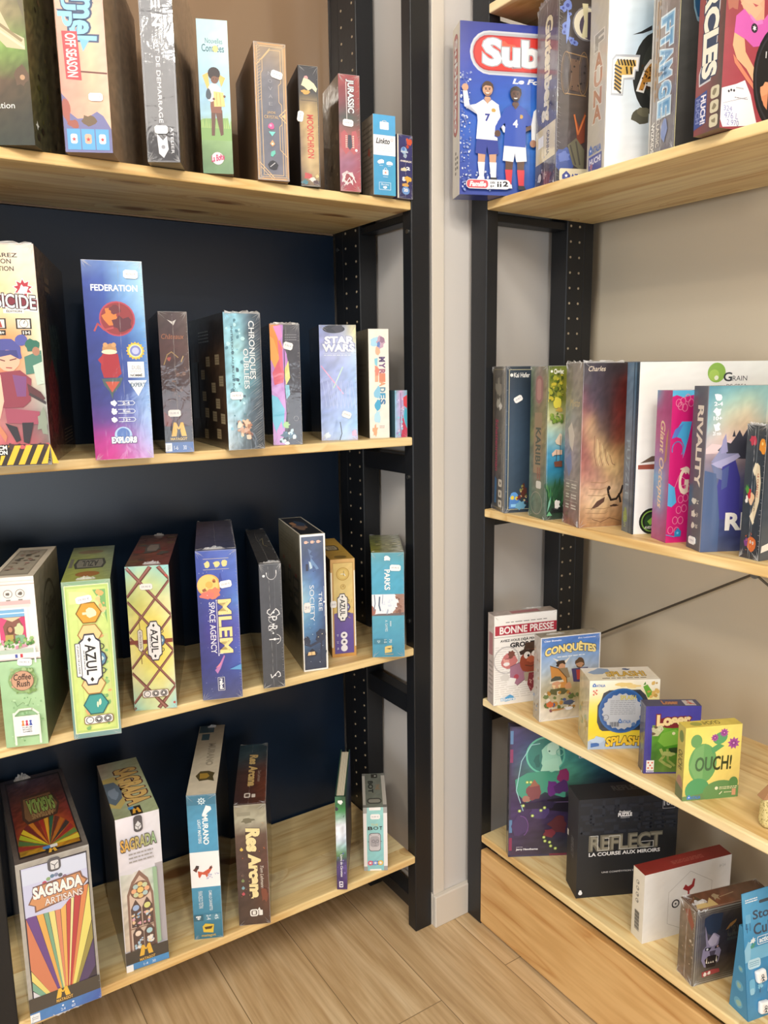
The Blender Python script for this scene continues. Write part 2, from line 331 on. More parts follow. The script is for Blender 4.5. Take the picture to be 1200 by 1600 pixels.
class Face:
    def __init__(s, mesh, o, U, V, seed=0):
        s.m, s.o, s.U, s.V = mesh, Vector(o), Vector(U), Vector(V)
        s.W, s.H = s.U.length, s.V.length; s.N = s.U.cross(s.V).normalized(); s.k = 0; s.rnd = random.Random(seed); s.clip = True
    def P(s, u, v, k=None): return s.o+s.U*u+s.V*v+s.N*(.00003*(s.k if k is None else k))
    def g(s, rows, noise=.05, nu=None, nv=None, u0=0, v0=0, u1=1, v1=1):
        if isinstance(rows, str): rows = [rows]
        T = [[hx(c) for c in r.split()] for r in rows]; s.k += 1
        nu = nu or max(2, min(20, int(s.W*(u1-u0)/.007))); nv = nv or max(2, min(44, int(s.H*(v1-v0)/.007)))
        vs, cols, fs = [], [], []
        for j in range(nv+1):
            for i in range(nu+1):
                a, b = i/nu, j/nv; y = (1-b)*(len(T)-1); y0 = min(int(y), len(T)-1); y1 = min(y0+1, len(T)-1); ty = y-y0
                def at(row):
                    x = a*(len(row)-1); x0 = min(int(x), len(row)-1); return lerp(row[x0], row[min(x0+1, len(row)-1)], x-x0)
                c = lerp(at(T[y0]), at(T[y1]), ty); q = 1+s.rnd.uniform(-noise, noise)*3
                vs.append(s.P(u0+(u1-u0)*a, v0+(v1-v0)*b)); cols.append((c[0]*q, c[1]*q, c[2]*q, 1))
        for j in range(nv):
            for i in range(nu):
                a = j*(nu+1)+i; fs.append((a, a+1, a+nu+2, a+nu+1))
        s.m.add(vs, fs, cols); return s
    def p(s, pts, c, c2=None):
        s.k += 1; vs = [s.P(u, v) for u, v in pts]; pl = [Vector((u*s.W, v*s.H, 0)) for u, v in pts]
        tri = tessellate_polygon([pl]); fs = []
        for a, b, d in tri:
            if (pl[b]-pl[a]).cross(pl[d]-pl[a]).z < 0: b, d = d, b
            fs.append((a, b, d))
        if c2:
            v0 = min(q[1] for q in pts); v1 = max(q[1] for q in pts)
            s.m.add(vs, fs, [lerp(hx(c2), hx(c), (q[1]-v0)/(v1-v0+1e-9)) for q in pts])
        else: s.m.add(vs, fs, hx(c))
        return s
    def r(s, u0, v0, u1, v1, c, c2=None): return s.p([(u0, v0), (u1, v0), (u1, v1), (u0, v1)], c, c2)
    def rr(s, u0, v0, u1, v1, c, rad=.2):      # rounded rectangle, radius as a share of the shorter side
        w_, h_ = (u1-u0)*s.W, (v1-v0)*s.H; q = min(w_, h_)*rad; a, b = q/s.W, q/s.H; pts = []
        for cu, cv, st in ((u1-a, v1-b, 0), (u0+a, v1-b, 90), (u0+a, v0+b, 180), (u1-a, v0+b, 270)):
            for t in range(0, 91, 18): pts.append((cu+a*math.cos(R_(st+t)), cv+b*math.sin(R_(st+t))))
        return s.p(pts, c)
    def e(s, cu, cv, ru, rv=None, c='fff', n=20, c2=None, a0=0, a1=360, rot=0):
        if rv is None: rv = ru*s.W/s.H
        pts = []
        for i in range(n if a1-a0 >= 360 else n+1):
            t = R_(a0+(a1-a0)*i/n); x, y = ru*math.cos(t)*s.W, rv*math.sin(t)*s.H
            q = R_(rot); pts.append((cu+(x*math.cos(q)-y*math.sin(q))/s.W, cv+(x*math.sin(q)+y*math.cos(q))/s.H))
        return s.p(pts, c, c2)
    def ring(s, cu, cv, ru, c, th=.15, rv=None, a0=0, a1=360, n=24):
        if rv is None: rv = ru*s.W/s.H
        pts = [(cu+ru*math.cos(R_(a0+(a1-a0)*i/n)), cv+rv*math.sin(R_(a0+(a1-a0)*i/n))) for i in range(n+1)]
        return s.ln(pts, th*ru*s.W, c)
    def ln(s, pts, wd, c):                      # stroked polyline, width in metres
        s.k += 1; c = hx(c)
        for (a, b), (x, y) in zip(pts[:-1], pts[1:]):
            d = Vector(((x-a)*s.W, (y-b)*s.H)); L = d.length
            if L < 1e-7: continue
            d /= L; n = Vector((-d.y, d.x))*wd/2; e_ = d*wd*.3
            q = [(a*s.W-e_.x+n.x, b*s.H-e_.y+n.y), (a*s.W-e_.x-n.x, b*s.H-e_.y-n.y), (x*s.W+e_.x-n.x, y*s.H+e_.y-n.y), (x*s.W+e_.x+n.x, y*s.H+e_.y+n.y)]
            s.m.add([s.P(min(1, max(0, u/s.W)), min(1, max(0, v/s.H))) for u, v in q] if s.clip else [s.P(u/s.W, v/s.H) for u, v in q], [(0, 1, 2, 3)], c)
        return s
    def t(s, txt, u0, v0, u1, v1, c='fff', rot=0, bold=.0, shear=0, out=None, ow=.05, arc=0, tilt=0, c2=None):
        # text filled into the box u0..u1, v0..v1; rot -90 reads downwards, +90 upwards
        if out: s.t(txt, u0, v0, u1, v1, out, rot, bold+ow, shear, arc=arc, tilt=tilt)
        vs, fs, a0, b0, a1, b1 = text_mesh(txt, bold, shear)
        if bold and out is None:
            pass
        if out is not None or bold: _, _, a0, b0, a1, b1 = text_mesh(txt, 0, shear)
        s.k += 1; P = []; cl = []
        for x, y in vs:
            x = (x-a0)/(a1-a0+1e-9); y = (y-b0)/(b1-b0+1e-9)
            if arc: y += arc*(1-(2*x-1)**2)-arc*.5
            if tilt: y += tilt*(x-.5)
            if rot == 0: q = (u0+(u1-u0)*x, v0+(v1-v0)*y)
            elif rot == -90: q = (u0+(u1-u0)*y, v1-(v1-v0)*x)
            elif rot == 90: q = (u1-(u1-u0)*y, v0+(v1-v0)*x)
            else: q = (u1-(u1-u0)*x, v1-(v1-v0)*y)
            P.append(s.P(*q))
            if c2: cl.append(lerp(hx(c), hx(c2), min(1, max(0, x))))
        s.m.add(P, fs, cl if c2 else hx(c)); return s
    def bl(s, cu, cv, ru, rv=None, c='fff', j=.25, n=14, c2=None):   # irregular blob
        if rv is None: rv = ru*s.W/s.H
        pts = []
        for i in range(n):
            q = 1+s.rnd.uniform(-j, j); t = 2*math.pi*i/n; pts.append((cu+ru*q*math.cos(t), cv+rv*q*math.sin(t)))
        return s.p([(min(1, max(0, a)), min(1, max(0, b))) for a, b in pts], c, c2)
    def tx(s, u0, v0, u1, v1, n, c, wd=.45, vert=False):             # block of print too small to read
        s.k += 1
        for i in range(n):
            a = 0
            while a < .97:
                L = min(s.rnd.uniform(.06, .2), 1-a); lo, hi = (i+.5-wd/2)/n, (i+.5+wd/2)/n
                if vert: q = [(u1-(u1-u0)*hi, v1-(v1-v0)*(a+L)), (u1-(u1-u0)*lo, v1-(v1-v0)*(a+L)), (u1-(u1-u0)*lo, v1-(v1-v0)*a), (u1-(u1-u0)*hi, v1-(v1-v0)*a)]
                else: q = [(u0+(u1-u0)*a, v1-(v1-v0)*hi), (u0+(u1-u0)*(a+L), v1-(v1-v0)*hi), (u0+(u1-u0)*(a+L), v1-(v1-v0)*lo), (u0+(u1-u0)*a, v1-(v1-v0)*lo)]
                s.m.add([s.P(*z) for z in q], [(0, 1, 2, 3)], hx(c)); a += L+.03
        return s
    def sc(s, n, u0, v0, u1, v1, r, cols, j=.35, k=6):               # scattered spots of paint
        cols = cols.split()
        for i in range(n): s.bl(s.rnd.uniform(u0, u1), s.rnd.uniform(v0, v1), r*s.rnd.uniform(.5, 1.4), None, s.rnd.choice(cols), j, k)
        return s
    def st(s, cu, cv, r, c, n=5, inner=.45, rot=90):                 # star
        pts = []
        for i in range(2*n):
            q = r*(1 if i % 2 == 0 else inner); t = R_(rot+180*i/n); pts.append((cu+q*math.cos(t), cv+q*math.sin(t)*s.W/s.H))
        return s.p(pts, c)
    def fr(s, m, wd, c):                                             # frame line, inset m metres
        a, b = m/s.W, m/s.H; return s.ln([(a, b), (1-a, b), (1-a, 1-b), (a, 1-b), (a, b)], wd, c)
ZS = dict(L1=ZL[0], L2=ZL[1], L3=ZL[2], L4=ZL[3], R1=ZR[1], R2=ZR[2], R3=ZR[3], R4=ZR[4])
GR = dict(L1='game boxes on the top shelf of the left shelving', L2='game boxes on the second shelf of the left shelving', L3='game boxes on the third shelf of the left shelving',
          L4='games on the lowest shelf of the left shelving', R1='game boxes on the upper shelf of the right shelving', R2='game boxes in the close row on the right shelving',
          R3='small game boxes on the right shelving', R4='game boxes on the lowest shelf of the right shelving')
BOXES = {}
def box(key, shelf, x, y, a, w, d, h, label, fin='wrap', name='board_game_box', side='444', cat='game box', sides=None):
    A = R_(a); cx = x+math.cos(A)*w/2-math.sin(A)*d/2; cy = y+math.sin(A)*w/2+math.cos(A)*d/2
    m = Mesh(); sd = hash(key) % 1 if False else sum(ord(q)*7 for q in key)
    F = Face(m, (-w/2, -d/2, 0), (w, 0, 0), (0, 0, h), sd); L = Face(m, (-w/2, d/2, 0), (0, -d, 0), (0, 0, h), sd+1)
    R = Face(m, (w/2, -d/2, 0), (0, d, 0), (0, 0, h), sd+2); T = Face(m, (-w/2, -d/2, h), (w, 0, 0), (0, d, 0), sd+3)
    K = Face(m, (-w/2, d/2, 0), (w, 0, 0), (0, -d, 0), sd+4); B = Face(m, (w/2, d/2, 0), (-w, 0, 0), (0, 0, h), sd+5)
    for q in (F, L, R, T, K, B): q.k = -1
    for q in (K, B): q.r(0, 0, 1, 1, side)
    b = dict(key=key, m=m, F=F, L=L, R=R, T=T, loc=(cx, cy, ZS[shelf]+.0002), a=A, label=label, fin=fin, name=name, cat=cat, grp=GR[shelf], kids=[], side=side)
    BOXES[key] = b; return b
def wrinkles(b, key_face, edge=1, n=34, seed=1, lmax=.007, fan=7, seam=False, slant=0.0, fl=.02):
    # the film pulls into one welded rim round the face, from which its creases run inwards
    f = b[key_face]
    def make(o):
        rd = random.Random(seed*13+n); vs, fs = [], []
        W, H = f.W, f.H; ux = f.U.normalized(); vx = f.V.normalized()
        def pt(x, y, z=0.0): return tuple(f.o+ux*min(W-.0002, max(.0002, x))+vx*min(H-.0002, max(.0002, y))+f.N*(.0016+z))
        def ridge(i0, x0, y0, x1, y1, wd=.0005, hh=.0004):       # a crease from the rim vertex i0
            d = Vector((x1-x0, y1-y0)); L = d.length
            if L < 1e-5: return i0
            d /= L; q = Vector((-d.y, d.x))*wd/2; xm, ym = (x0+x1)/2, (y0+y1)/2; a = len(vs)
            vs.extend([pt(xm-q.x, ym-q.y), pt(xm, ym, hh), pt(xm+q.x, ym+q.y), pt(x1, y1)])
            fs.extend([(i0, a, a+1), (i0, a+1, a+2), (a, a+3, a+1), (a+1, a+3, a+2)]); return a+3
        e = .00035; xs, xo = (W-e, e) if edge > 0 else (e, W-e)
        ys = sorted(H*(.04+.92*(i+rd.uniform(-.3, .3))/n) for i in range(n))
        rim = [(xo, e, 'c'), ((xs+xo)/2+rd.uniform(-.05, .05)*W, e, 's'), (xs, e, 'c')]+[(xs, y, 'h') for y in ys]+[(xs, H-e, 'c'), (xo, H-e, 'c')]
        prev = None
        for x, y, k_ in rim:
            cx, cy = W/2-x, H/2-y; sx = (1 if cx > 0 else -1)*.0003; sy = (1 if cy > 0 else -1)*.0003
            a = len(vs); vs.extend([pt(x-sx, y-(sy if k_ != 'h' else 0)), pt(x+(sx if k_ != 's' else 0), y+(sy if k_ != 'h' else 0), .0001)])
            if prev is not None: fs.append((prev, prev+1, a+1, a))
            prev = a
            if k_ == 'h': L = rd.uniform(.3, 1)*lmax; ridge(a+1, x, y, x-edge*L, y+slant*L+rd.uniform(-.0006, .0006), rd.uniform(.0004, .0008))
            elif k_ == 'c':
                for i in range(fan):
                    t = R_(rd.uniform(10, 80)); L = rd.uniform(.2, 1)*min(fl, W*.6); ridge(a+1, x, y, x+math.copysign(L*math.cos(t), cx), y+math.copysign(L*math.sin(t), cy), rd.uniform(.0004, .0009))
            elif seam:
                i0, x0, y0 = a+1, x, y
                while y0 < H-.006: L = rd.uniform(.01, .03); x2 = x0+rd.uniform(-.0008, .0008); y2 = min(H-.003, y0+L); i0 = ridge(i0, x0, y0, x2, y2, .0006); x0, y0 = x2, y2
        link_mesh('shrink_wrap_creases', vs, fs, M['film'], parent=o)
    b['kids'].append(make)
WR = dict(federation=[('F', 1, 60, .006, 9, 1, 0)], chron=[('F', 1, 46, .03, 8, 0, -.7)], colour=[('F', 1, 20, .006, 8, 1, 0)], star=[('F', 1, 24, .006, 10, 0, 0)], spirit=[('F', 1, 40, .005, 8, 1, 0), ('T', 1, 10, .004, 4, 1, 0)],
          mlem=[('F', 1, 50, .005, 8, 0, 0), ('T', 1, 20, .004, 5, 1, 0)], azulg=[('F', 1, 16, .004, 6, 0, 0)], azulb=[('F', 1, 6, .004, 5, 0, 0)], ien=[('F', -1, 20, .003, 10, 0, 0)], crystal=[('F', -1, 30, .008, 8, 0, -.6)],
          jurassic=[('F', 1, 20, .009, 8, 0, -.6)], parks=[('F', 1, 24, .006, 6, 0, -.3), ('T', 1, 24, .03, 6, 0, .4)], zombi=[('F', 1, 8, .008, 7, 0, .5)], matagot=[('F', 1, 30, .003, 6, 1, 0)], moon=[('F', 1, 12, .003, 4, 0, 0)],
          artisans=[('F', 1, 34, .003, 4, 0, 0)], guten=[('L', 1, 40, .006, 12, 1, 0), ('F', -1, 40, .01, 6, 0, -.5)], anime=[('L', 1, 20, .005, 6, 1, 0)], kai=[('F', -1, 8, .006, 5, 0, 0), ('L', 1, 16, .006, 7, 0, -.5)],
          karibi=[('L', 1, 10, .006, 6, 0, -.5), ('F', -1, 8, .003, 3, 0, 0)], charles=[('L', -1, 12, .01, 12, 0, -1), ('F', -1, 10, .003, 3, 0, 0)], jeux=[('L', 1, 24, .006, 8, 1, 0)], monster=[('F', 1, 10, .004, 8, 0, 0), ('L', 1, 14, .005, 8, 1, 0), ('T', -1, 10, .02, 10, 0, .6)],
          bonne=[('F', 1, 6, .004, 3, 0, 0)], conq=[('F', 1, 8, .004, 4, 0, 0)], loser=[('L', 1, 6, .004, 3, 0, 0)], res=[('T', 1, 8, .004, 4, 1, 0), ('F', 1, 10, .003, 4, 0, 0)], animals=[('F', 1, 6, .003, 4, 1, 0)], murano=[('F', 1, 6, .003, 4, 0, 0)], tiny=[('F', 1, 6, .003, 4, 0, 0)])
def done(b):
    for i, (fc, ed, n, lm, fan, seam, sl) in enumerate(WR.get(b['key'], ())): wrinkles(b, fc, ed, n, i+len(b['key']), lm, fan, seam, sl)
    for q in ('L', 'R', 'T', 'F'):
        if b[q].k < 0: b[q].r(0, 0, 1, 1, b['side'])
    o = b['m'].build(b['name'], M[b['fin']], label=b['label'], cat=b['cat'], group=b['grp']); o.location = b['loc']; o.rotation_euler = (0, 0, b['a'])
    for fn in b['kids']: fn(o)
    return o
def sticker(b, face, cu, cv, wm=.017, hm=.010, rot=0, txt='19,90 €'):
    f = b[face]
    def make(o):
        m = Mesh(); q = R_(rot); c = f.o+f.U*cu+f.V*cv+f.N*.0016; ux = f.U.normalized(); vx = f.V.normalized()
        X = ux*math.cos(q)+vx*math.sin(q); Y = vx*math.cos(q)-ux*math.sin(q)
        oc = [(-.5, -.3), (-.36, -.5), (.36, -.5), (.5, -.3), (.5, .3), (.36, .5), (-.36, .5), (-.5, .3)]
        top = [c+X*(p*wm)+Y*(r*hm)+f.N*.0004 for p, r in oc]; bot = [c+X*(p*wm)+Y*(r*hm)-f.N*.0012 for p, r in oc]
        m.add(top+bot, [tuple(range(8))]+[((i+1) % 8, i, 8+i, 8+(i+1) % 8) for i in range(8)], hx('f4f2f0'))
        g = Face(m, c-X*wm*.36-Y*hm*.16+f.N*.0005, X*wm*.72, Y*hm*.34); g.t(txt, 0, 0, 1, 1, '9a98a6')
        m.build('price_sticker', M['matte'], parent=o)
    b['kids'].append(make)
def tuft(b, face, cu, cv, ln, hh, seed=1):      # pinched seam of the shrink wrap along an edge
    f = b[face]
    def make(o):
        rd = random.Random(seed); n = 14; vs, fs = [], []
        c = f.o+f.U*cu+f.V*cv; ux = f.U.normalized(); vx = f.V.normalized()
        for i in range(n+1):
            t = i/n; e = math.sin(math.pi*t)**.6
            for k_, (hu, dn) in enumerate(((0, -.002), (.5, .0015), (1, .001))):
                vs.append(tuple(c+ux*(ln*(t-.5)+rd.uniform(-.001, .001))+f.N*(hh*hu*e*rd.uniform(.6, 1.1)+.0003)+vx*(rd.uniform(-.003, .003)*hu+dn)))
        for i in range(n):
            for k_ in range(2): fs.append((i*3+k_, i*3+k_+1, i*3+k_+4, i*3+k_+3))
        link_mesh('shrink_wrap_seam', vs, fs, M['film'], parent=o)
    b['kids'].append(make)
k = NT('clear_film'); k.b.inputs['Base Color'].default_value = (.9, .9, .9, 1); k.b.inputs['Roughness'].default_value = .12
k.b.inputs['Alpha'].default_value = .42; k.b.inputs['Specular IOR Level'].default_value = .9; M['film'] = k.m
def person(f, cu, v0, hgt, skin, top, legs, hair, wd=.1, arms=None):   # a small printed figure
    a = wd; H = hgt
    f.p([(cu-a*.42, v0+H*.5), (cu-a*.38, v0), (cu-a*.1, v0), (cu, v0+H*.4), (cu+a*.12, v0), (cu+a*.4, v0), (cu+a*.42, v0+H*.5)], legs)
    f.p([(cu-a*.5, v0+H*.82), (cu-a*.45, v0+H*.45), (cu+a*.45, v0+H*.45), (cu+a*.5, v0+H*.82), (cu+a*.15, v0+H*.85), (cu-a*.15, v0+H*.85)], top)
    f.p([(cu-a*.5, v0+H*.82), (cu-a*.78, v0+H*.6), (cu-a*.6, v0+H*.5), (cu-a*.4, v0+H*.68)], top); f.p([(cu+a*.5, v0+H*.82), (cu+a*.78, v0+H*.6), (cu+a*.6, v0+H*.5), (cu+a*.4, v0+H*.68)], top)
    f.e(cu, v0+H*.93, a*.3, None, hair); f.e(cu, v0+H*.905, a*.24, None, skin)
def badge(f, cu, cv, r, c1, c2, txt=None):
    f.e(cu, cv, r, None, c1); f.ring(cu, cv, r*.85, c2, .1)
    if txt: f.t(txt, cu-r*.55, cv-r*.3*f.W/f.H, cu+r*.55, cv+r*.3*f.W/f.H, c2)
def pub_m(f, cu, cv, wu, hv, c, bg):            # the black cat inside a yellow M
    f.p([(cu-wu, cv-hv), (cu-wu*.62, cv+hv), (cu-wu*.3, cv+hv), (cu, cv+hv*.25), (cu+wu*.3, cv+hv), (cu+wu*.62, cv+hv), (cu+wu, cv-hv)], c)
    f.p([(cu-wu*.34, cv-hv), (cu-wu*.2, cv-hv*.2), (cu-wu*.24, cv+hv*.2), (cu-wu*.08, cv), (cu+wu*.08, cv), (cu+wu*.24, cv+hv*.2), (cu+wu*.2, cv-hv*.2), (cu+wu*.34, cv-hv)], bg)
def house(f, u0, v0, u1, v1, c='3f7fd0', txt='ATALIA'):   # the little house logo with its word
    a = (u1-u0)*.3; f.p([(u0, v0), (u0, v0+(v1-v0)*.5), (u0+a/2, v1), (u0+a, v0+(v1-v0)*.5), (u0+a, v0)], c)
    f.st(u0+a/2, v0+(v1-v0)*.4, a*.22, 'fff'); f.t(txt, u0+a*1.08, v0, u1, v0+(v1-v0)*.62, c, bold=.03)

# ================================================================== left shelving, top row
b = box('forest', 'L1', -.8007, .0425, -30, .14, .13, .30, 'big dark fantasy box, half cut off at the upper left corner of the photo', 'matte', side='2e2a1c')
f = b['F']; f.g(['8fa396 9db09f a3b39c 93a38f', '8b9a86 a9b597 9aa084 7a775c', '7a7c64 b3a888 a99e7c 6d6346', '6f7a48 b8ab8a 9c8d68 6f6a48', '6a8f3c 7fa548 86a850 5f7a3a', '4c5a2c 5a4a34 5b4632 43371f', '36402c 3d3a2c 3a3424 2c2a1e', '2a352a 2e382e 2b3228 24291f'], .08)
f.p([(.78, .72), (.9, .69), (.99, .55), (.99, .66)], '6a624c'); f.p([(.55, .62), (.75, .6), (.85, .5), (.98, .47), (.98, .42), (.8, .43), (.62, .52)], 'c2b290'); f.ln([(.6, .58), (.95, .46)], .004, '8a7a5a'); f.ln([(.62, .54), (.97, .43)], .003, 'd8caa8')
f.bl(.92, .31, .07, .05, '5c4632'); f.e(.93, .3, .025, None, 'b08a66'); f.t('Exploration', .42, .155, .83, .19, 'f2efe2')
f = b['R']; f.g(['625840 524834 423824 6c6250', '626432 54522c 463e28 706850', '6c623c 524c34 444028 766c56', '545430 444428 423c28 6e6450', '42422c 3a3a2a 3e3828 645c4a'], .15)  # bark tones lightened to stand in for glare on this side
f.sc(40, .02, .02, .95, .98, .03, '5c5230 241c10 4c4a1e 6a5636'); f.st(.1, .1, .05, 'd9e0dc', 4)
done(b)

b = box('camel', 'L1', -.6351, -.0134, -25.6, .0676, .29, .30, 'tall pale pink box with blue bubble letters and a red banner on the spine', 'matte', side='8d7560')
f = b['F']; f.g(['e8d4bc e0b8a8 dcaa9c e4c4b0', 'e0bca8 e4c4a8 dca494 e0b4a4', 'dca292 dcae98 e0c8a4 dca898', 'd89888 da9e8c dcb898 dcb09c', 'd69486 d89c88 dca890 deb498', 'cc8a7a d49a84 daaa90 e0be9c'], .025)
f.p([(0, .27), (.12, .24), (.16, .18), (.3, .155), (.5, .16), (.72, .19), (.85, .17), (1, .11), (1, 0), (0, 0)], '6f6f9c'); f.bl(.07, .19, .1, .05, 'a25a4e'); f.bl(.22, .13, .12, .02, '9a5648'); f.bl(.55, .145, .14, .028, '6a5640', .3)
for q in ((.42, .5, .97, .93, 'camel'),):
    f.t('Camel', .36, .515, .9, .86, '8cc8ec', -90, .03, 0, '3c4c6c', .06, tilt=-.35)
f.t('Up', .06, .575, .42, .73, '8cc8ec', -90, .04, 0, '3c4c6c', .06); f.p([(.46, .52), (.66, .51), (.52, .46)], '7ab4dc')
f.p([(.1, .55), (.42, .55), (.45, .33), (.13, .335)], 'c4454c'); f.t('OFF SEASON', .17, .345, .38, .54, 'f4ece2', -90, .02); f.ln([(.45, .37), (.98, .365)], .0022, '6a3a34')
for i in range(3): f.r(.06+.3*i, .012, .34+.3*i, .108, '5a9ed0'); f.rr(.13+.3*i, .04, .27+.3*i, .085, ('e8eef4', 'd8a890', 'f0f0f0')[i], .3); f.st(.2+.3*i, .06, .05, 'c03c40')
b['R'].g(['c0a488 c8ac92 c0a48c', 'a89074 c0a488 c4ac94', 'b0977e ccb49a c0a78e', '947d66 b89e84 bea48c'], .06)  # pale tan here is reflected glare painted into the side colours
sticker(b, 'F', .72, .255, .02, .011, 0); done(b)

b = box('ien', 'L1', -.5149, -.0193, -27, .0497, .28, .32, 'narrow black box with white letters spaced down its spine and a gold glint', 'wrap', side='3a3434')
f = b['F']; f.g(['34353e 32333c 2e2f38', '2e2f38 2c2d36 2a2b34', '2a282e 2a2428 28262e', '26272f 28262c 25262e'], .04)
for ch, v in (('L', .94), ('A', .865), ('I', .79), ('E', .715), ('N', .635)): f.t(ch, .38, v-.024, .62, v+.024, 'f0f0f0', -90, .03)
f.t('KIT DE DEMARRAGE', .42, .18, .54, .55, 'd8d8dc', -90); f.t('ATELIER', .74, .04, .83, .16, 'd8d8dc', -90)
f.p([(.32, .13), (.36, .04), (.5, .02), (.66, .06), (.62, .12), (.5, .1)], 'dcdce2'); f.e(.5, .07, .06, None, '8a8a92')
b['R'].g(['a28e78 c0a68c ccb294', '927e68 b49a82 c4aa8e', '82705e a89078 bea288'], .05); f.fr(.002, .0006, '8a8a92')  # side painted light brown in place of the glare it reflects
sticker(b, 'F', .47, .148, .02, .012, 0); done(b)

b = box('nouvelles', 'L1', -.4177, .0008, -21.3, .0489, .22, .2329, 'slim light blue box picturing a child in a green meadow reading a map', 'matte', side='5d5248')
f = b['F']; f.g(['b4dcea b6dfe6 bfe4e4', 'b8e0ea bfe2e6 c4e6e2', 'b0d8e8 b4dbe8 bcdfe6', 'a4cce6 a8cfe8 acd4ea', '9cc6e4 a2cae6 a6ceea', 'a0c8dc a8d0d8 b0d4d0', '86aa78 8fb07a 96b884', '6f9068 76986c 7c9a72', '5f8262 688a66 6c8a6a'], .025)
f.t('Nouvelles', .26, .848, .82, .882, '2f6a7c', 0, .0); f.t('Contrées', .14, .795, .86, .842, '2c6074', 0, .01); f.e(.58, .815, .09, .022, 'e8cf8a')
f.p([(.1, .36), (.9, .37), (.95, .3), (1, .36), (1, .22), (0, .22), (0, .35)], '86ac6c')
for i in range(16): u = .03+i*.062; f.p([(u-.02, .3), (u+.02, .3), (u+random.Random(i).uniform(-.03, .03), .36+random.Random(i+9).uniform(0, .03))], 'a8c47c')
f.p([(.12, .64), (.3, .66), (.34, .56), (.26, .555)], 'e8c070'); f.p([(.6, .66), (.86, .63), (.72, .57)], 'e6bd6c')
f.p([(.36, .42), (.34, .25), (.44, .25), (.5, .4), (.64, .25), (.73, .26), (.72, .42)], '6a4a42'); f.p([(.34, .44), (.36, .52), (.7, .52), (.7, .4), (.36, .4)], '8a5a4c'); f.p([(.3, .57), (.28, .48), (.38, .47), (.68, .5), (.7, .56), (.55, .59), (.4, .59)], 'efe6e4')
f.bl(.3, .52, .09, .035, '4a5664', .15); f.e(.5, .655, .2, None, '33292c', 16); f.e(.51, .615, .115, None, '7a5444'); f.e(.62, .625, .04, None, '7a5444'); f.e(.47, .62, .014, None, '221a1a'); f.e(.56, .62, .014, None, '221a1a')
f.p([(.46, .54), (.78, .535), (.82, .445), (.46, .44)], 'eccb86'); f.ln([(.55, .53), (.56, .45)], .0008, 'c49a52'); f.ln([(.66, .53), (.68, .45)], .0008, 'c49a52'); f.e(.46, .49, .04, None, '7a5444'); f.e(.81, .51, .04, None, '7a5444')
f.e(.5, .1, .2, None, 'e8d4dc'); f.t('La Boîte', .3, .085, .72, .125, 'c2356a', 0, .03, tilt=.5)
done(b)

b = box('crystal', 'L1', -.3225, -.0052, -14.5, .0544, .2, .2169, 'grey violet box with thin gold frame lines and four small coloured gems', 'matte', side='8a6c50')
f = b['F']; f.g(['a58c70 9c8a76 b09878', '7c7a82 74747e 8a7f78', '6f717d 6c6e7a 727280', '6e707c 6a6c7a 707080', '74747e 70717d 7a7680'], .03)
G = 'd8b888'
f.fr(.0022, .0028, 'c29a6c'); f.fr(.0055, .0009, G)
f.ln([(.2, .04), (.2, .78), (.25, .8), (.25, .88), (.5, .95), (.82, .95), (.82, .72), (.74, .7), (.74, .58), (.82, .56), (.82, .04), (.2, .04)], .0009, G)
f.ln([(.95, .53), (.74, .48), (.95, .43)], .0014, G); f.p([(.93, .5), (.82, .48), (.93, .455)], G); f.ln([(.82, .42), (.74, .4), (.74, .23), (.95, .18)], .001, G); f.ln([(.08, .84), (.5, .96)], .0012, G); f.ln([(.08, .13), (.52, .02)], .0012, G); f.ln([(.1, .1), (.5, .0)], .0012, G)
for i in range(18): f.ln([(.08, .95-i*.022), (.2, .97-i*.022)], .0006, 'cdb28c')
for i, ch in enumerate('NOVAE'): f.t(ch, .42, .77-i*.055, .54, .795-i*.055, 'a4a4ac')
f.t('JADE', .36, .487, .62, .508, G); f.t('CRYSTAL', .26, .455, .72, .478, G)
f.bl(.47, .4, .1, None, 'dc5a94', .15, 9); f.e(.45, .405, .04, None, 'f2a4c4'); f.p([(.38, .36), (.6, .36), (.49, .325)], '7fd0cc'); f.p([(.49, .3), (.57, .27), (.49, .25), (.41, .27)], 'e6a878'); f.e(.49, .27, .03, None, 'fff2e0'); f.bl(.49, .2, .08, .025, '6cc0b0', .4, 8); f.bl(.48, .115, .15, .04, '33343c', .2, 8); f.ln([(.4, .1), (.55, .13)], .0012, 'c8c8cc')
sticker(b, 'F', .69, .775, .0195, .012, -14, '14,90 €'); done(b)

b = box('moon', 'L1', -.2383, -.0006, -16, .0348, .2, .1975, 'narrow tan and black box with red capitals running down its spine', 'matte', side='191416')
f = b['F']; f.g(['3c3c42 3a3a40 36363c', '42424a 404048 3a3a42', '4c4a4c 4a484a 444448', 'a08c68 b89f74 94825e', 'b89e70 c6ac7c a89066', '9a8268 c0a678 b0966c', '8a7468 c2aa7c b89c70', '9c8468 cdb488 b89e74', '6f6058 b09a78 a89068', '4a4448 7a6a5c 6c6050'], .05)
f.fr(.0006, .0012, '201a1c'); f.r(.1, .715, .93, .72, '55504c')
f.bl(.4, .9, .1, .02, 'd89a98', .2); f.p([(.15, .84), (.28, .9), (.55, .89), (.8, .86), (.95, .82), (.9, .79), (.7, .82), (.5, .8), (.3, .83)], 'ece6b8'); f.bl(.36, .785, .2, .018, 'd8a45c', .35)
f.t('MOONCHRON', .4, .24, .72, .6, 'c4514a', -90, .02, 0)
f.bl(.38, .09, .2, .03, 'c05a5c', .3); f.bl(.6, .06, .18, .02, 'e8d8d0', .4); f.bl(.2, .035, .2, .02, '4f8090', .3); f.bl(.78, .035, .16, .018, '5a4a4c', .3); f.bl(.85, .09, .08, .015, 'd8c088', .3)
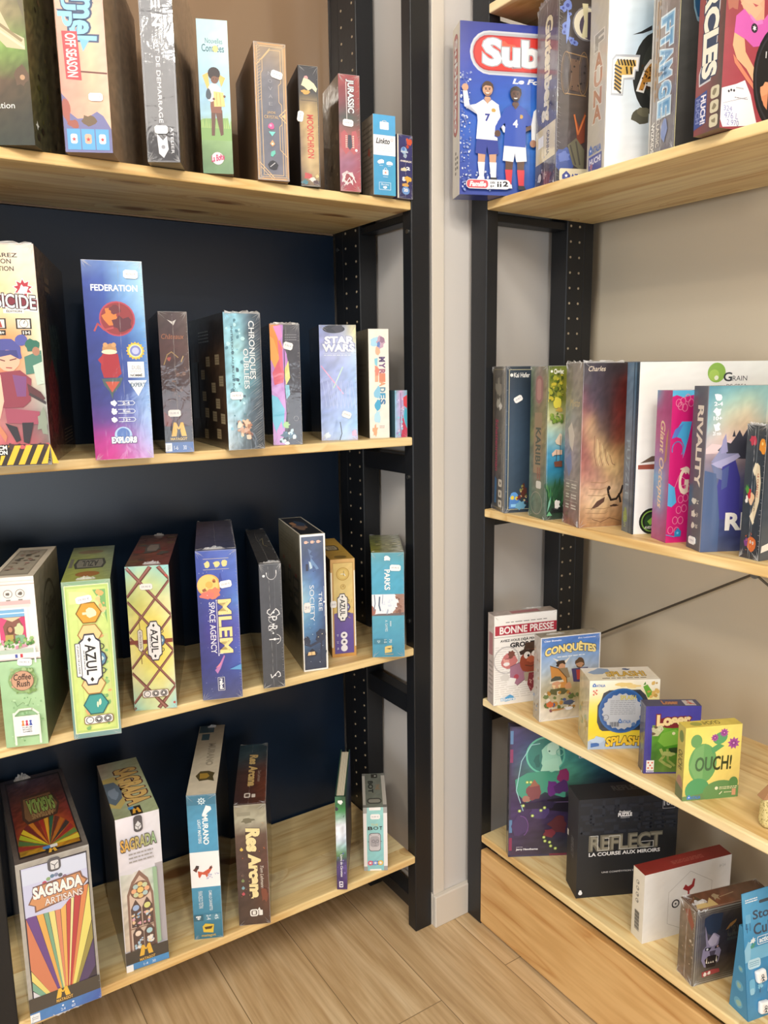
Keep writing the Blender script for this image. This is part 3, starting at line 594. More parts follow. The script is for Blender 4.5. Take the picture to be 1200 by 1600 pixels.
sticker(b, 'F', .06, .58, .0175, .0105, 80, '12,00 €'); done(b)

b = box('jurassic', 'L1', -.1595, -.0032, -13.7, .0394, .1066, .1974, 'shiny dusty red box with a toothed jaw and white lettering, showing its brown side', 'wrap', side='5c4636')
f = b['F']; f.g(['a85a5c 9c4e54 b25a58', '8a4850 8c4a50 a8504e', '7a4c54 6f4c54 9c4e4e', '5c5a5c 48605c 5c5450', 'a8666a 9c6a68 a05a58', 'b06e76 a87078 a8606c', 'a06c84 9a6a84 a05a6c', '905c74 a05a6c a85058', 'a05860 a84c54 a84a4c'], .04)
f.t('JURASSIC', .36, .68, .72, .96, 'e4e4e6', -90, .03, 0, '5a4a50', .06); f.ln([(.38, .62), (.36, .94)], .0012, 'd8d0d0')
f.p([(.08, .5), (.25, .53), (.4, .5), (.42, .42), (.55, .42), (.6, .52), (.8, .53), (.9, .46), (.86, .36), (.7, .32), (.5, .36), (.3, .32), (.1, .38)], 'b8646a'); f.p([(.42, .49), (.58, .49), (.62, .39), (.5, .36), (.38, .39)], '4c4a58')
for i in range(7): f.p([(.3, .485-i*.016), (.42, .48-i*.016), (.3, .475-i*.016)], 'e6dccc'); f.p([(.7, .485-i*.016), (.58, .48-i*.016), (.7, .475-i*.016)], 'e6dccc')
f.bl(.4, .12, .28, .055, 'd8c8c8', .4, 14); f.bl(.4, .12, .2, .035, '9c5058', .4, 12); f.ln([(.1, .08), (.3, .16), (.55, .15), (.75, .08)], .0016, 'eadede'); f.ln([(.2, .05), (.45, .12), (.6, .06)], .0014, 'eadede'); f.e(.8, .36, .06, None, 'f4ecec')
f = b['L']; f.g(['a0886c 8c7660 7a6450 5c4a38', '94806a 9c8870 7c6a54 4c3c2e', '8c7a66 94826a 8a765e 524232', '7c6a58 8a7862 7c6a54 4a3c2e', '6f5e4c 7c6a56 6c5a48 443628'], .05); f.p([(.05, .75), (.5, .83), (.6, .6), (.2, .5), (.05, .6)], 'a8947a'); f.ln([(.03, .66), (.3, .76), (.6, .8)], .002, 'c2ac8a'); f.sc(10, .1, .1, .9, .5, .05, '8a765c 5c4c3c a08c70')
sticker(b, 'F', .42, .59, .0195, .0115, -4, '24,90 €'); done(b)

b = box('linkto', 'L1', -.091, -.0099, -9.8, .0444, .0563, .1402, 'small sky blue box with a white band and suitcase icon, grey newspaper-like side', 'matte', side='7a7264')
f = b['F']; f.g(['52aadc 54a8da 58a6dc', '4ea2d2 50a2d2 52a4d4', '4c9fcc 4e9fce 4aa4cc', '4a9cc8 4c9cc8 46a2c6'], .012)
f.r(0, .5, 1, .75, 'f0f0f2'); f.t('Linkto', .12, .645, .74, .71, '3c3c40', 0, .03, .3); f.ring(.84, .7, .05, 'e0685c', .25); f.tx(.14, .545, .88, .62, 3, 'd4d4d8', .3)
f.rr(.3, .82, .7, .915, 'f4f4f6', .12); f.r(.4, .82, .41, .915, '9cc8e0'); f.r(.585, .82, .595, .915, '9cc8e0'); f.ring(.5, .918, .09, 'f4f4f6', .25, .012)
f.bl(.34, .42, .16, .028, 'e8eef2', .25, 9); f.e(.72, .4, .15, .03, 'e8eef2', 12, a0=0, a1=180); f.rr(.58, .385, .86, .405, 'e8eef2', .2); f.tx(.26, .365, .42, .378, 1, 'd8e8f0'); f.tx(.64, .365, .78, .378, 1, 'd8e8f0')
f.rr(.4, .255, .66, .32, 'eef2f4', .15); f.ring(.53, .325, .06, 'eef2f4', .3); f.e(.53, .285, .04, None, 'e8a090'); f.tx(.42, .225, .64, .238, 1, 'd8e8f0')
f.ln([(.24, .07), (.76, .07), (.76, .16), (.24, .16), (.24, .07)], .0008, 'd4e8f2'); f.t('Bonjeu', .32, .115, .68, .15, 'e4f0f6', 0, 0, .2); f.e(.46, .1, .05, .014, 'f0f4f8'); f.e(.54, .1, .05, .014, 'f0f4f8'); f.p([(.41, .1), (.59, .1), (.5, .078)], 'f0f4f8')
f = b['L']; f.g(['8c8274 847a6c 887e70 80766a', '7c7466 8a8072 7e7668 867c6e', '7a7062 80766a 86786c 7a7264', '6c6456 746c5e 70685a 746a5e'], .08); f.tx(.06, .1, .9, .92, 12, '5c5448', .35); f.bl(.62, .55, .1, .05, 'a4503c', .3); f.r(.97, 0, 1, 1, 'e8eaec')
done(b)

b = box('animals', 'L1', -.0373, -.0084, 0, .0345, .1, .114, 'tiny dark blue box with orange creatures, squeezed against the black post', 'wrap', side='3a3560')
f = b['F']; f.g(['33346c 3a3a74 3c3a70', '34336a 37366c 36356a', '33305f 34325f 322f5c'], .03); f.r(0, 0, .1, 1, 'e8e2d0')
f.bl(.78, .9, .16, .06, 'd85a3c', .45, 12); f.bl(.7, .83, .08, .03, 'c04a34', .3); f.e(.45, .76, .2, .055, '9cc0e4', 16); f.e(.42, .78, .1, .03, '5a84c8'); f.r(.24, .725, .72, .75, 'c8d4e0'); f.bl(.52, .68, .12, .035, 'a8bcd0', .2); f.ring(.54, .665, .07, 'd8e4ec', .25)
f.t('ANIMAUX', .2, .58, .95, .605, 'ece4d8', 0, .05); f.bl(.42, .46, .17, .035, 'e0d8b8', .35); f.t('2', .62, .46, .82, .505, 'f2f2f4', 0, .06); f.t('8', .34, .28, .52, .34, 'f2f2f4', 0, .06); f.bl(.7, .31, .19, .055, 'e4b048', .35)
f.bl(.52, .22, .24, .028, 'dca858', .25); f.e(.55, .13, .26, .065, '6f9ad4'); f.t('20', .42, .115, .68, .16, 'f2f2f4', 0, .05); done(b)

# ================================================================== left shelving, second row
b = box('zombi', 'L2', -.8091, -.0259, -18, .115, .31, .3142, 'large cream box with comic fighters and a yellow black hazard stripe, at far left', 'wrap', side='4a3a2c')
b['F'].g(['d8b894','e6b884','c87868','9c4c60','332a26'], .03)
f = Face(b['m'], b['F'].o+b['F'].U*.38, b['F'].U*.62, b['F'].V, 77); f.k = 2; f.g(['d8b894 e6c8a8 ecd8c8 e8d0c4', 'e4c49c ecd2ac eed8c0 e6cdbf', 'e6b884 eac696 ecd4b0 e4d8b8', 'e8c090 eec89c ece0bc e4e2c4', 'f0b070 ec9a60 e8b080 e4e0c0', 'e89a60 e08a50 e4a878 dfe0c8', 'd08a70 c87868 c8a890 c4ccbc', 'b06a70 a06070 a88a84 a8b0a8', 'c08080 a06868 886068 7a7470', 'c86a70 b85a64 a85860 706864', 'b05a60 c86068 b85860 5c5454'], .03)
f.t('PRÉPAREZ', -.05, .94, .68, .962, '3c3430', 0, .02); f.t('MISSION', .1, .912, .56, .932, '3c3430', 0, .02); f.t('ACTION', .15, .88, .6, .9, '3c3430', 0, .02)
f.st(.74, .805, .2, 'f4ece4', 9, .62); f.st(.74, .805, .175, 'b02c3c', 9, .6); f.bl(.74, .8, .09, .02, 'f0e8e0', .4)
f.p([(-.02, .79), (1.0, .76), (.985, .70), (.45, .715), (-.02, .73)], 'f0eee8'); f.p([(0, .785), (.98, .755), (.97, .708), (.45, .722), (0, .738)], '7a2434'); f.t('ZOMBICIDE', -.4, .722, .95, .782, 'f2efe8', 0, .015, 0, '33242c', .05, tilt=-.35); f.r(.34, .695, .72, .713, 'f0ece4'); f.t('ÉDITION', .4, .699, .68, .71, '3c3430', 0, .03)
for u, t in ((.08, '14+'), (.55, '1H')):
    f.r(u, .625, u+.29, .672, '2c2624'); f.r(u+.03, .63, u+.26, .667, 'f0e6d8'); f.r(u+.09, .597, u+.27, .62, '2c2624'); f.t(t, u+.12, .602, u+.24, .615, 'f0e6d8', 0, .03)
f.ring(.695, .649, .08, '5a5450', .12); f.ln([(.695, .649), (.72, .66)], .001, '5a5450'); f.p([(.2, .632), (.3, .632), (.27, .66), (.22, .66)], 'a84038')
f.bl(.32, .52, .28, .06, '4c4f94', .12, 16); f.e(.62, .575, .12, .025, '5458a0', rot=30); f.e(.05, .57, .12, .02, '5458a0'); f.bl(.33, .485, .22, .05, 'e8b094', .08, 16); f.p([(.05, .53), (.52, .53), (.55, .49), (.4, .51), (.2, .5), (.08, .5)], '3c3f7c'); f.ln([(.18, .49), (.28, .482)], .0015, '5a2c2c'); f.ln([(.38, .485), (.5, .492)], .0015, '5a2c2c'); f.ln([(.3, .452), (.4, .45)], .0015, 'a04040')
f.bl(.82, .55, .14, .03, '2c6a58', .15); f.p([(.65, .5), (.98, .53), (.98, .43), (.66, .42)], '4a7c6c'); f.e(.88, .525, .07, .02, 'a87860'); f.p([(.8, .46), (1, .48), (1, .38), (.85, .37)], 'bccabc')
f.p([(.15, .43), (.55, .44), (.75, .4), (.7, .3), (.55, .27), (.15, .27)], '8a3c4c'); f.p([(.4, .42), (.66, .41), (.62, .32), (.45, .32)], '7a4a7c'); f.p([(-.0, .42), (.18, .42), (.2, .3), (.1, .22), (0, .24)], 'e8b8a0'); f.p([(.66, .38), (.9, .34), (.98, .31), (.94, .3), (.68, .33)], '5a3438'); f.ln([(.7, .33), (.98, .29)], .004, '3c3438')
f.p([(.2, .27), (.85, .25), (.82, .19), (.22, .2)], '9c4c60'); f.p([(.18, .2), (.4, .18), (.45, .12), (.36, .11)], '302c34'); f.p([(.5, .2), (.72, .2), (.6, .1), (.5, .11)], '302c34'); f.p([(.05, .2), (.2, .14), (.16, .11), (.05, .16)], 'c88060'); f.bl(.9, .2, .1, .06, '8a9484', .4)
f.r(0, .0, 1, .1, '332a26'); f.sc(12, 0, .08, 1, .1, .05, 'c05860 4a3434')
for i in range(6): u = -.08+.22*i; f.p([(max(0, u), .006), (max(0, u+.12), .006), (min(1, u+.3), .095), (min(1, u+.18), .095)], 'f0bc38')
f.r(0, .05, .2, .1, '1e1c1c'); f.t('CM', .02, .078, .17, .096, 'f0ece4', 0, .04); f.t('ON', .02, .055, .17, .073, 'f0ece4', 0, .04)
f = b['R']; f.g(['7a6048 5c4836 42362a 30281e', '6a543e 584836 443828 2e261c', '55442e 4c4030 3a3024 2a221a', '4a3a2a 443828 2e2820 241e18', '5c3428 4a3a30 302c28 221e1a', '6a3430 5a3830 2c2a2a 241c18', '7c3834 6a3c34 3c2c26 2a2018', '6a4434 745440 5a4430 3a2c20'], .12)
f.p([(.25, .8), (.5, .82), (.6, .76), (.55, .62), (.3, .65)], '2c2620'); f.p([(.28, .66), (.62, .68), (.7, .5), (.4, .4), (.3, .5)], '3c4a44'); f.p([(.12, .4), (.3, .5), (.45, .35), (.3, .12), (.15, .15)], '84302e'); f.p([(.45, .5), (.6, .5), (.62, .2), (.5, .22)], '28303c'); f.tx(.55, .05, .9, .14, 5, '8a7a60', .4); f.r(.25, .86, .4, .89, '8a7050'); f.r(.25, .82, .4, .845, '8a7050')
tuft(b, 'F', .5, 1, .11, .006, 3); done(b)

b = box('federation', 'L2', -.6326, -.0424, -12.4, .087, .29, .2999, 'tall deep blue box with a glowing red planet and a yellow gear badge', 'wrap', side='2a2a55')
f = b['F']; f.g(['6c82b4 5a7ab8 88b0d8 a8cce4', '33489a 3c58a8 78a6d6 a4d0ec', '2c3f8e 34509e 6c98d0 96c2e6', '2b3b88 30459a 4a74b8 7cb0de', '2b3884 2f418e 3a5aa0 5c90cc', '2c3680 2e3e88 3a529a 5a86c4', '2c3276 2f3c84 3c5096 6c94cc', '34307a 3a4088 4a60a4 88aad8', '5a3084 5c4490 6a6cb0 94b0dc', 'a82e86 b83e94 a070b4 9aa8d8', 'b4287c c43a8c b868a8 b89cd0'], .03)  # pale right side mixes nebula print with painted reflection on the film
f.t('FEDERATION', .13, .852, .9, .882, 'eef4fa', 0, .025); f.e(.53, .715, .30, None, 'b04458', 24); f.e(.53, .715, .275, None, '8c3438', 24); f.bl(.42, .73, .12, .04, 'd07a3c', .3); f.bl(.6, .69, .15, .035, '5c2c38', .3); f.bl(.5, .76, .1, .02, '6c3038', .3); f.ln([(.14, .655), (.2, .69), (.3, .66), (.45, .67)], .0025, 'b04a50')
f.bl(.36, .56, .12, .03, 'b88a5c', .15); f.e(.3, .585, .04, None, 'c89a68'); f.e(.44, .585, .04, None, 'c89a68'); f.p([(.24, .54), (.5, .54), (.54, .44), (.46, .42), (.24, .42), (.2, .47)], 'a02834'); f.p([(.16, .51), (.26, .54), (.24, .48)], 'a82c38'); f.e(.36, .55, .13, .012, 'e8d8b8'); f.p([(.2, .415), (.56, .42), (.5, .38), (.38, .34), (.36, .31), (.32, .35), (.24, .38)], '4a5c5c'); f.p([(.26, .4), (.5, .4), (.36, .345)], 'b8503c')
f.st(.8, .555, .16, 'e8b83c', 16, .82); f.e(.8, .555, .115, None, 'f0e0a0'); f.e(.8, .555, .095, None, '7a84c0'); f.e(.8, .555, .06, None, 'b8bce0')
f.r(.65, .42, .93, .5, 'f0eeee'); f.t('DUEL', .72, .462, .88, .48, '6a6a70'); f.t('NOMMÉ', .69, .425, .89, .44, '2a2a30', 0, .03); f.tx(.69, .445, .89, .458, 2, '9a9aa2'); f.p([(.64, .405), (.96, .405), (.8, .325)], 'eef2f6'); f.t('EXPERT', .68, .372, .93, .392, '2c5068', 0, .03)
for v, t in ((.29, '2-4'), (.248, '90 min'), (.205, '12+')):
    f.bl(.37, v, .05, None, 'eef0f6', .25); f.ln([(.44, v-.01), (.7, v-.01), (.73, v), (.7, v+.01), (.44, v+.01)], .0008, 'dfe6f2'); f.t(t, .52, v-.006, .64, v+.006, 'eef0f6', 0, .02)
f.e(.5, .125, .15, None, 'a8c4e8'); f.e(.5, .13, .11, None, '5878b8'); f.t('EXPLOR8', .3, .085, .72, .115, 'f4f6fa', 0, .05, 0, '30406c', .06); f.p([(0, .0), (1, 0), (1, .05), (.6, .1), (.3, .12), (0, .1)], 'c0348a') if False else None
b['T'].g(['3c3c7c 7080b8', '4858a0 90b8d8']); b['R'].r(0, 0, 1, 1, '3a2c5c')
sticker(b, 'F', .8, .935, .021, .0125, -2, '48,90 €'); done(b)

b = box('matagot', 'L2', -.5078, .0027, -12.7, .0467, .22, .2322, 'slim dark brown box with a yellow capital letter M near its foot', 'wrap', side='3a2c2a')
f = b['F']; f.g(['5a4c48 54464a 6a5c58', '4c3c3e 503c40 584846', '5c3a38 5a3c3c 5c4440', '503838 4c383a 523e3c', '4a3636 48363a 4c3a3a', '4c3438 4a363a 503a3a', '5a343c 54383e 54403e', '5e3a42 563c44 50403f', '3c3438 3a3438 3c3638'], .06)
f.t('Châteaux', .08, .81, .86, .845, 'b0704c', 0, .0, .25); f.p([(.3, .945), (.48, .93), (.62, .945), (.52, .905)], 'd8d4d0'); f.ln([(.12, .63), (.25, .7), (.4, .72), (.62, .68)], .0016, 'a88a5c'); f.ln([(.8, .69), (.72, .65)], .0016, 'b89a68'); f.bl(.3, .67, .07, .015, 'b05a50', .3)
f.sc(26, .15, .36, .9, .62, .05, '5c4646 6a5048 44302f 7a5c50'); f.ln([(.5, .93), (.5, .2)], .0005, '9a8a84'); f.p([(.02, .3), (.3, .24), (.2, .18), (.02, .2)], '7c3a34')
f.r(0, .075, 1, .19, '38343a'); pub_m(f, .5, .168, .27, .05, 'e8b43c', '38343a'); f.t('MATAGOT', .2, .09, .78, .108, 'e8c46c', 0, .02); f.r(0, 0, 1, .075, '4a6cac'); f.r(0, .01, .23, .07, 'eef0f4'); f.t('1-6', .3, .02, .44, .05, 'e8eef6'); f.t('30', .62, .02, .74, .05, 'e8eef6'); f.tx(.04, .025, .19, .055, 3, '9aa0a8')
sticker(b, 'F', .38, .285, .0205, .0115, 0, '15,00 €'); done(b)

b = box('chron', 'L2', -.4058, -.0245, -6.4, .0644, .2494, .2326, 'crinkled dark slate box with an icy blue streak, its side showing small printed cards', 'wrap', side='2c2a28')
f = b['F']; f.g(['7ab4d0 94c8dc 5c7484 3c4450', '9accde 86bccc 4c5c6a 363c48', '84b8cc a8d8e0 5c7888 3a404c', '7cb0c4 9cd4e0 6c94a4 3c4450', '86b8cc a4dce6 6090a0 3e4652', '8cbcd0 98ccd8 566c7c 404854', 'a4c4d4 8cb0c0 50606e 3c444e', 'a8c0cc 88a0ac 4c5660 363c44', 'b4c4cc 6c7a84 3c444c 2c3238'], .1)
f.sc(40, .05, .1, .5, .95, .04, '86bcd0 b8e0e8 5c8898 4a6474'); f.t('CHRONIQUES', .64, .52, .82, .94, 'e8eaec', -90, .01); f.t('OUBLIÉES', .5, .45, .67, .74, 'e8eaec', -90, .01); f.t('INITIATION AU JEU DE RÔLE', .16, .4, .25, .9, '4a5c68', -90); f.sc(14, .25, .08, .62, .2, .07, 'c8a088 a87860 e0c8b0 7c5448', .5, 8); f.bl(.5, .2, .1, .025, 'd8b898', .5)
f = b['L']; f.g(['3a4044 34383c 2c2c2e 262628', '303438 2a2c30 262428 2a2624', '3a3430 483828 544030 5a4434', '34302c 2c2826 3c3028 5c4634', '3a3834 302c28 3a2c24 5c4430', '302c2a 2c2624 3a2e24 4c3828', '2e2c2a 2a2624 302820 382c22'], .08)
for u, v in ((.48, .62), (.74, .63), (.32, .52), (.83, .47), (.34, .35), (.62, .42), (.72, .3), (.4, .22), (.62, .2), (.84, .19), (.36, .05), (.72, .07)): f.r(u, v, u+.11, v+.075, 'b8a888'); f.tx(u+.01, v+.01, u+.1, v+.065, 3, '8a7a60', .4)
f.r(.06, .2, .24, .66, '485058'); f.tx(.3, .8, .6, .9, 4, '6c7478', .4)
tuft(b, 'F', .5, 1, .06, .005, 5); sticker(b, 'F', .27, .4, .022, .013, 0, '14,90 €'); done(b)

b = box('colour', 'L2', -.3023, .0158, -17.9, .0538, .1504, .2183, 'box half covered in bright rainbow paint swirls, half dark grey', 'wrap', side='26262a')
f = b['F']; f.g(['6a6a70 5c5c62 50505a', '54545c 4c4c54 484852', '50505a 484850 44444e', '4c4c56 464650 42424c'], .05)
f.p([(0, 0), (.44, 0), (.4, .12), (.5, .3), (.48, .5), (.62, .62), (.55, .75), (.42, .85), (.46, 1), (0, 1)], 'c890d8'); f.p([(0, 1), (.34, 1), (.3, .9), (.42, .8), (.36, .72), (.2, .78), (0, .7)], 'f09a4c'); f.p([(.12, .98), (.36, .99), (.42, .9), (.3, .86), (.24, .9)], 'e494d4'); f.p([(0, .72), (.16, .62), (.3, .72), (.22, .8), (.12, .88), (0, .9)], 'f4b05c'); f.p([(.05, .6), (.3, .72), (.45, .6), (.4, .52), (.1, .5)], 'e2687c'); f.p([(.25, .88), (.4, .8), (.42, .58), (.3, .66)], 'e8708c'); f.p([(0, .42), (.2, .4), (.42, .3), (.36, .14), (.12, .1), (0, .2)], '6cc4e4'); f.p([(0, .46), (.3, .5), (.5, .36), (.42, .3), (.2, .42)], 'd09ae0'); f.p([(.44, .62), (.6, .7), (.64, .56), (.5, .5)], 'e4e08a'); f.p([(.44, .5), (.6, .5), (.62, .42), (.5, .38)], '8cc8e0'); f.p([(.12, .12), (.3, .2), (.4, .05), (.2, 0)], 'cf96dc'); f.bl(.45, .17, .12, .03, 'a8d48c', .3); f.bl(.52, .08, .25, .03, '4c6c84', .5, 12); f.sc(14, .2, .01, .75, .12, .06, 'e8f0f0 5c8cac 2c3c4c c8e0ec')
f.tx(.5, .86, .9, .92, 3, '86868e', .4, False); f.ln([(.48, .95), (.45, .5), (.5, .2)], .0012, '3c3c44'); f.ring(.8, .22, .08, 'a8a8b0', .18)
b['L'].g(['303034 2a2a2e', '28282c 242428'], .05); tuft(b, 'F', .5, 1, .05, .006, 8); sticker(b, 'F', .6, .82, .017, .013, -15, '9,90 €'); done(b)

b = box('star', 'L2', -.1858, .0446, -21.5, .0715, .1705, .2206, 'pale lilac box with white outlined block letters and crossing beams of light', 'wrap', side='17171f')
f = b['F']; f.g(['8a9cd0 707890 8890a8 e0d89c', 'a0a8dc a8b0dc c0c8e0 d8d8b4', 'a8b4e4 b4bce4 b8c4ea b8d0ec', '98a8dc a0aede a4b6e4 a8c4ea', '9aa6de a4aee0 a0b4e4 9cbcea', '98a6de 9cacde 9cb2e4 98b8e8', '94a8de 98ace0 9cb4e4 94b8e6', 'a0b4e2 9cb4e4 a0bce8 8cc0e6', 'c0c8e8 b0c4ea b4cce8 c0b0d8'], .05)  # yellow at the upper right is painted glare
f.e(.4, .965, .3, .035, '3c404c', 18); f.bl(.5, .97, .15, .03, '4a4c58', .3)
f.t('STAR', .16, .84, .92, .9, 'eef0f8', 0, .05, 0, '8c98c8', .05); f.t('WARS', .1, .775, .94, .835, 'eef0f8', 0, .05, 0, '8c98c8', .05); f.tx(.12, .735, .86, .75, 1, 'dce4f4', .5); f.r(.1, .758, .92, .761, 'd8e0f2')
f.ln([(.04, .65), (.62, .41)], .0022, 'e4a8cc'); f.ln([(.62, .64), (.36, .46)], .0022, 'c8e4d8')
for i in range(7): f.ln([(.16+i*.1, .3), (.06+i*.13, .52)], .0009, 'bcc8f0'); f.ln([(.2+i*.11, .52), (.36+i*.1, .28)], .0009, 'bcc8f0')
f.ln([(.52, .16), (.56, .06), (.5, 0)], .0015, '3c4050'); f.bl(.15, .05, .08, .03, 'd8e4f0', .4); f.bl(.9, .06, .07, .03, 'd0a8c8', .3)
b['L'].g(['2a2a32 1c1c24', '1c1c22 16161c'], .05); b['L'].tx(.2, .78, .55, .88, 4, '4c4c54', .4)
sticker(b, 'F', .7, .225, .018, .012, -20, '29,90 €'); done(b)

b = box('myriades', 'L2', -.0834, .0309, -18.6, .041, .1014, .2147, 'narrow white box with rainbow watercolour letters reading downwards', 'matte', side='7a7564')
f = b['F']; f.g(['eae4da e8e2d8', 'eee8de ebe4da', 'ece6dc e8e2d8'], .012)
f.bl(.3, .88, .2, .05, 'a8d4ea', .3); f.bl(.45, .8, .14, .04, 'f0b090', .35); f.bl(.6, .88, .2, .05, 'c0a0b4', .3); f.bl(.68, .9, .13, .03, '9a7890', .3); f.bl(.5, .86, .08, .03, '6c84c0', .3)
for i, (ch, c) in enumerate(zip('MYRIADES', ('5c4a74', '7a5a84', 'a8687c', 'd88a6c', 'd8a07c', '6c94ac', '4c9cc4', '4a7ca8'))): f.t(ch, .53, .705-i*.0555, .8, .745-i*.0555, c, -90, .05)
f.p([(.28, .73), (.45, .74), (.42, .66), (.3, .68)], '86c8dc'); f.p([(.3, .67), (.46, .66), (.46, .52), (.3, .52)], 'eca888'); f.bl(.4, .62, .1, .05, 'e88a78', .3); f.bl(.42, .42, .16, .06, '8ac4e0', .3); f.bl(.44, .31, .16, .05, '4aa8d0', .2); f.bl(.4, .2, .16, .06, 'b4dcec', .3); f.bl(.28, .07, .12, .05, 'f0a880', .35); f.tx(.5, .09, .75, .12, 2, 'b8908c', .4)
b['L'].g(['8c8674 827c6c', '7a7464 6c6656', '5c5648 4c4638'], .03); b['L'].tx(.15, .5, .8, .7, 4, '6a6454', .4); done(b)

b = box('tiny', 'L2', -.036, .01, -3, .0285, .048, .0943, 'tiny cyan and red card box at the right end of its shelf', 'wrap', side='33505c')
f = b['F']; f.g(['6cc0d8 d8a8d0 4ab0cc', '8cc4e0 d0a8dc 4cb4cc', 'a0c8e8 c8b4e4 5ab8cc', '98c8e4 c4b8e0 6cb8c8', '9cc8e4 c0a8d4 a86070'], .05)
f.p([(.7, .85), (1, .9), (1, .62), (.72, .68)], 'd8404c'); f.p([(.82, .62), (1, .58), (1, .2), (.9, .25), (.72, .45)], '3ca8c4'); f.p([(.62, .5), (.82, .3), (1, .18), (1, 0), (.5, 0), (.6, .25)], 'c43a58'); f.sc(20, .1, .05, .7, .9, .07, 'e8e0f4 a890cc 8cd4e8 e8b8d8'); f.ln([(.45, .95), (.5, .6), (.4, .3), (.5, .02)], .001, '5c5070'); done(b)

# ================================================================== left shelving, third row
def players(f, u0, u1, v, bg, c, vert=True):     # the pale pill with three round pictograms
    f.rr(u0, v-.028, u1, v+.028, '8a6a3c', .3); f.rr(u0+.02, v-.024, u1-.02, v+.024, bg, .3)
    for i in range(3):
        cu = u0+(u1-u0)*(.2+.3*i); f.ring(cu, v, .075, c, .22)
        if i: f.e(cu, v, .06, None, c); f.bl(cu, v, .035, None, bg, .4, 7)
        else: f.ln([(cu, v), (cu+.03, v)], .0007, c)
def azul(f, cu, cv, wu, hv, scroll, c1='f2f0ee', out='3a3c4c', orn='5c8cac'):
    f.p([(cu+wu*.6, cv+hv*.5), (cu+wu*1.5, cv+hv*.22), (cu+wu*1.75, cv), (cu+wu*1.5, cv-hv*.22), (cu+wu*.6, cv-hv*.5)], out); f.p([(cu+wu*.6, cv+hv*.42), (cu+wu*1.4, cv+hv*.18), (cu+wu*1.55, cv), (cu+wu*1.4, cv-hv*.18), (cu+wu*.6, cv-hv*.42)], orn)
    f.p([(cu+wu*1.0, cv), (cu+wu*1.2, cv+hv*.1), (cu+wu*1.4, cv), (cu+wu*1.2, cv-hv*.1)], 'c8dcd8')
    for sg in (1, -1):
        f.ring(cu+wu*1.15, cv+sg*hv*.5, wu*.3, out, .3); f.ring(cu-wu*.9, cv+sg*hv*.3, wu*.22, out, .35); f.ln([(cu+wu*.8, cv+sg*hv*.75), (cu+wu*1.2, cv+sg*hv*.6)], .0012, out)
    def pl(q): return [(cu+wu*a*q, cv+hv*b_*(1+(q-1)*.5)) for a, b_ in ((-.45, 1), (.45, 1), (.62, .82), (1, .7), (1, -.7), (.62, -.82), (.45, -1), (-.45, -1), (-.62, -.82), (-1, -.7), (-1, .7), (-.62, .82))]
    f.p(pl(1.14), out); f.p(pl(1.0), c1); f.t('AZUL', cu-wu*.5, cv-hv*.62, cu+wu*.55, cv+hv*.62, '1e2028', -90, .02)
    for sg in (1, -1): f.p([(cu, cv+sg*hv*.92), (cu+wu*.2, cv+sg*hv*.82), (cu, cv+sg*hv*.72), (cu-wu*.2, cv+sg*hv*.82)], '1e2028')
    f.tx(cu-wu*.72, cv-hv*.4, cu-wu*.58, cv+hv*.4, 1, '6a6c78', .6, True)

b = box('coffee', 'L3', -.793, -.0033, -19.2, .0621, .2236, .2761, 'pale green and pink box printed as a cafe front with a window box', 'matte', side='6c6c54')
f = b['F']; f.g(['eedfd8 f2e4de f4e8e2', 'f0e2dc f4e8e2 f6ece6', 'f2e4de f4e8e2 f4eae4', 'e8dcd4 ece4dc ece4dc'], .01, None, None, 0, .52, 1, 1); f.g(['a8ccA0 b0d4a6 b4d6aa'.lower(), '9cc294 a8cc9c b0d2a4', 'a2c698 a8cc9c acd0a0'], .015, None, None, 0, 0, 1, .515)
f.r(0, .955, 1, .96, 'c8b0a4'); f.r(0, .975, 1, .978, 'd8c4b8')
for u in (.1, .38, .66): f.ring(u, .905, .1, '6a645c', .12); f.bl(u, .905, .045, None, '6a645c', .4, 7); f.r(u-.05, .865, u+.05, .872, '8a847c')
f.r(-.0, .84, .88, .865, 'd8b4b4'); f.r(.02, .825, .86, .842, 'ecd4d0'); f.r(.04, .6, .8, .825, 'f2e8e4'); f.r(.12, .62, .72, .815, '8a5c50'); f.r(.12, .772, .72, .815, '7ab0d8'); f.r(.12, .79, .72, .797, 'cfe4f0'); f.p([(.12, .77), (.34, .77), (.2, .72), (.24, .64), (.12, .64)], 'd8507c'); f.p([(.72, .77), (.56, .77), (.66, .72), (.62, .64), (.72, .64)], 'c84870'); f.p([(.2, .77), (.64, .77), (.42, .745)], 'e8c4a0'); f.bl(.36, .69, .08, .03, '6a4838', .15); f.e(.36, .7, .05, .016, 'c08a70'); f.bl(.56, .695, .1, .035, 'c8d0a0', .2); f.p([(.24, .67), (.42, .67), (.42, .62), (.22, .62)], 'b8a05c'); f.p([(.46, .665), (.68, .665), (.72, .62), (.46, .62)], '86b08c')
f.sc(60, .05, .59, .86, .645, .035, '6c9c54 86b468 4c7c44 a0c47c d890a8'); f.r(-.0, .56, .92, .585, 'b8c8b8'); f.r(-.0, .53, 1, .56, 'f0e8e6'); f.r(.42, .535, .48, .556, '4a5ca8'); f.r(.48, .535, .54, .556, 'f4f4f4'); f.r(.54, .535, .6, .556, 'c84450'); f.r(.86, .5, .9, .6, 'f4f0ee')
f.e(.54, .4, .34, None, '8cac74', 16); f.sc(50, .24, .33, .84, .47, .05, '7c9c5c a8c08c d8a890 98b47c'); f.e(.54, .4, .265, None, '8a6a54', 24); f.e(.54, .4, .25, None, 'c89c80', 24); f.t('Coffee', .34, .405, .74, .44, '3c2c28', 0, .02, .15); f.t('Rush', .4, .365, .7, .4, '3c2c28', 0, .02, .15)
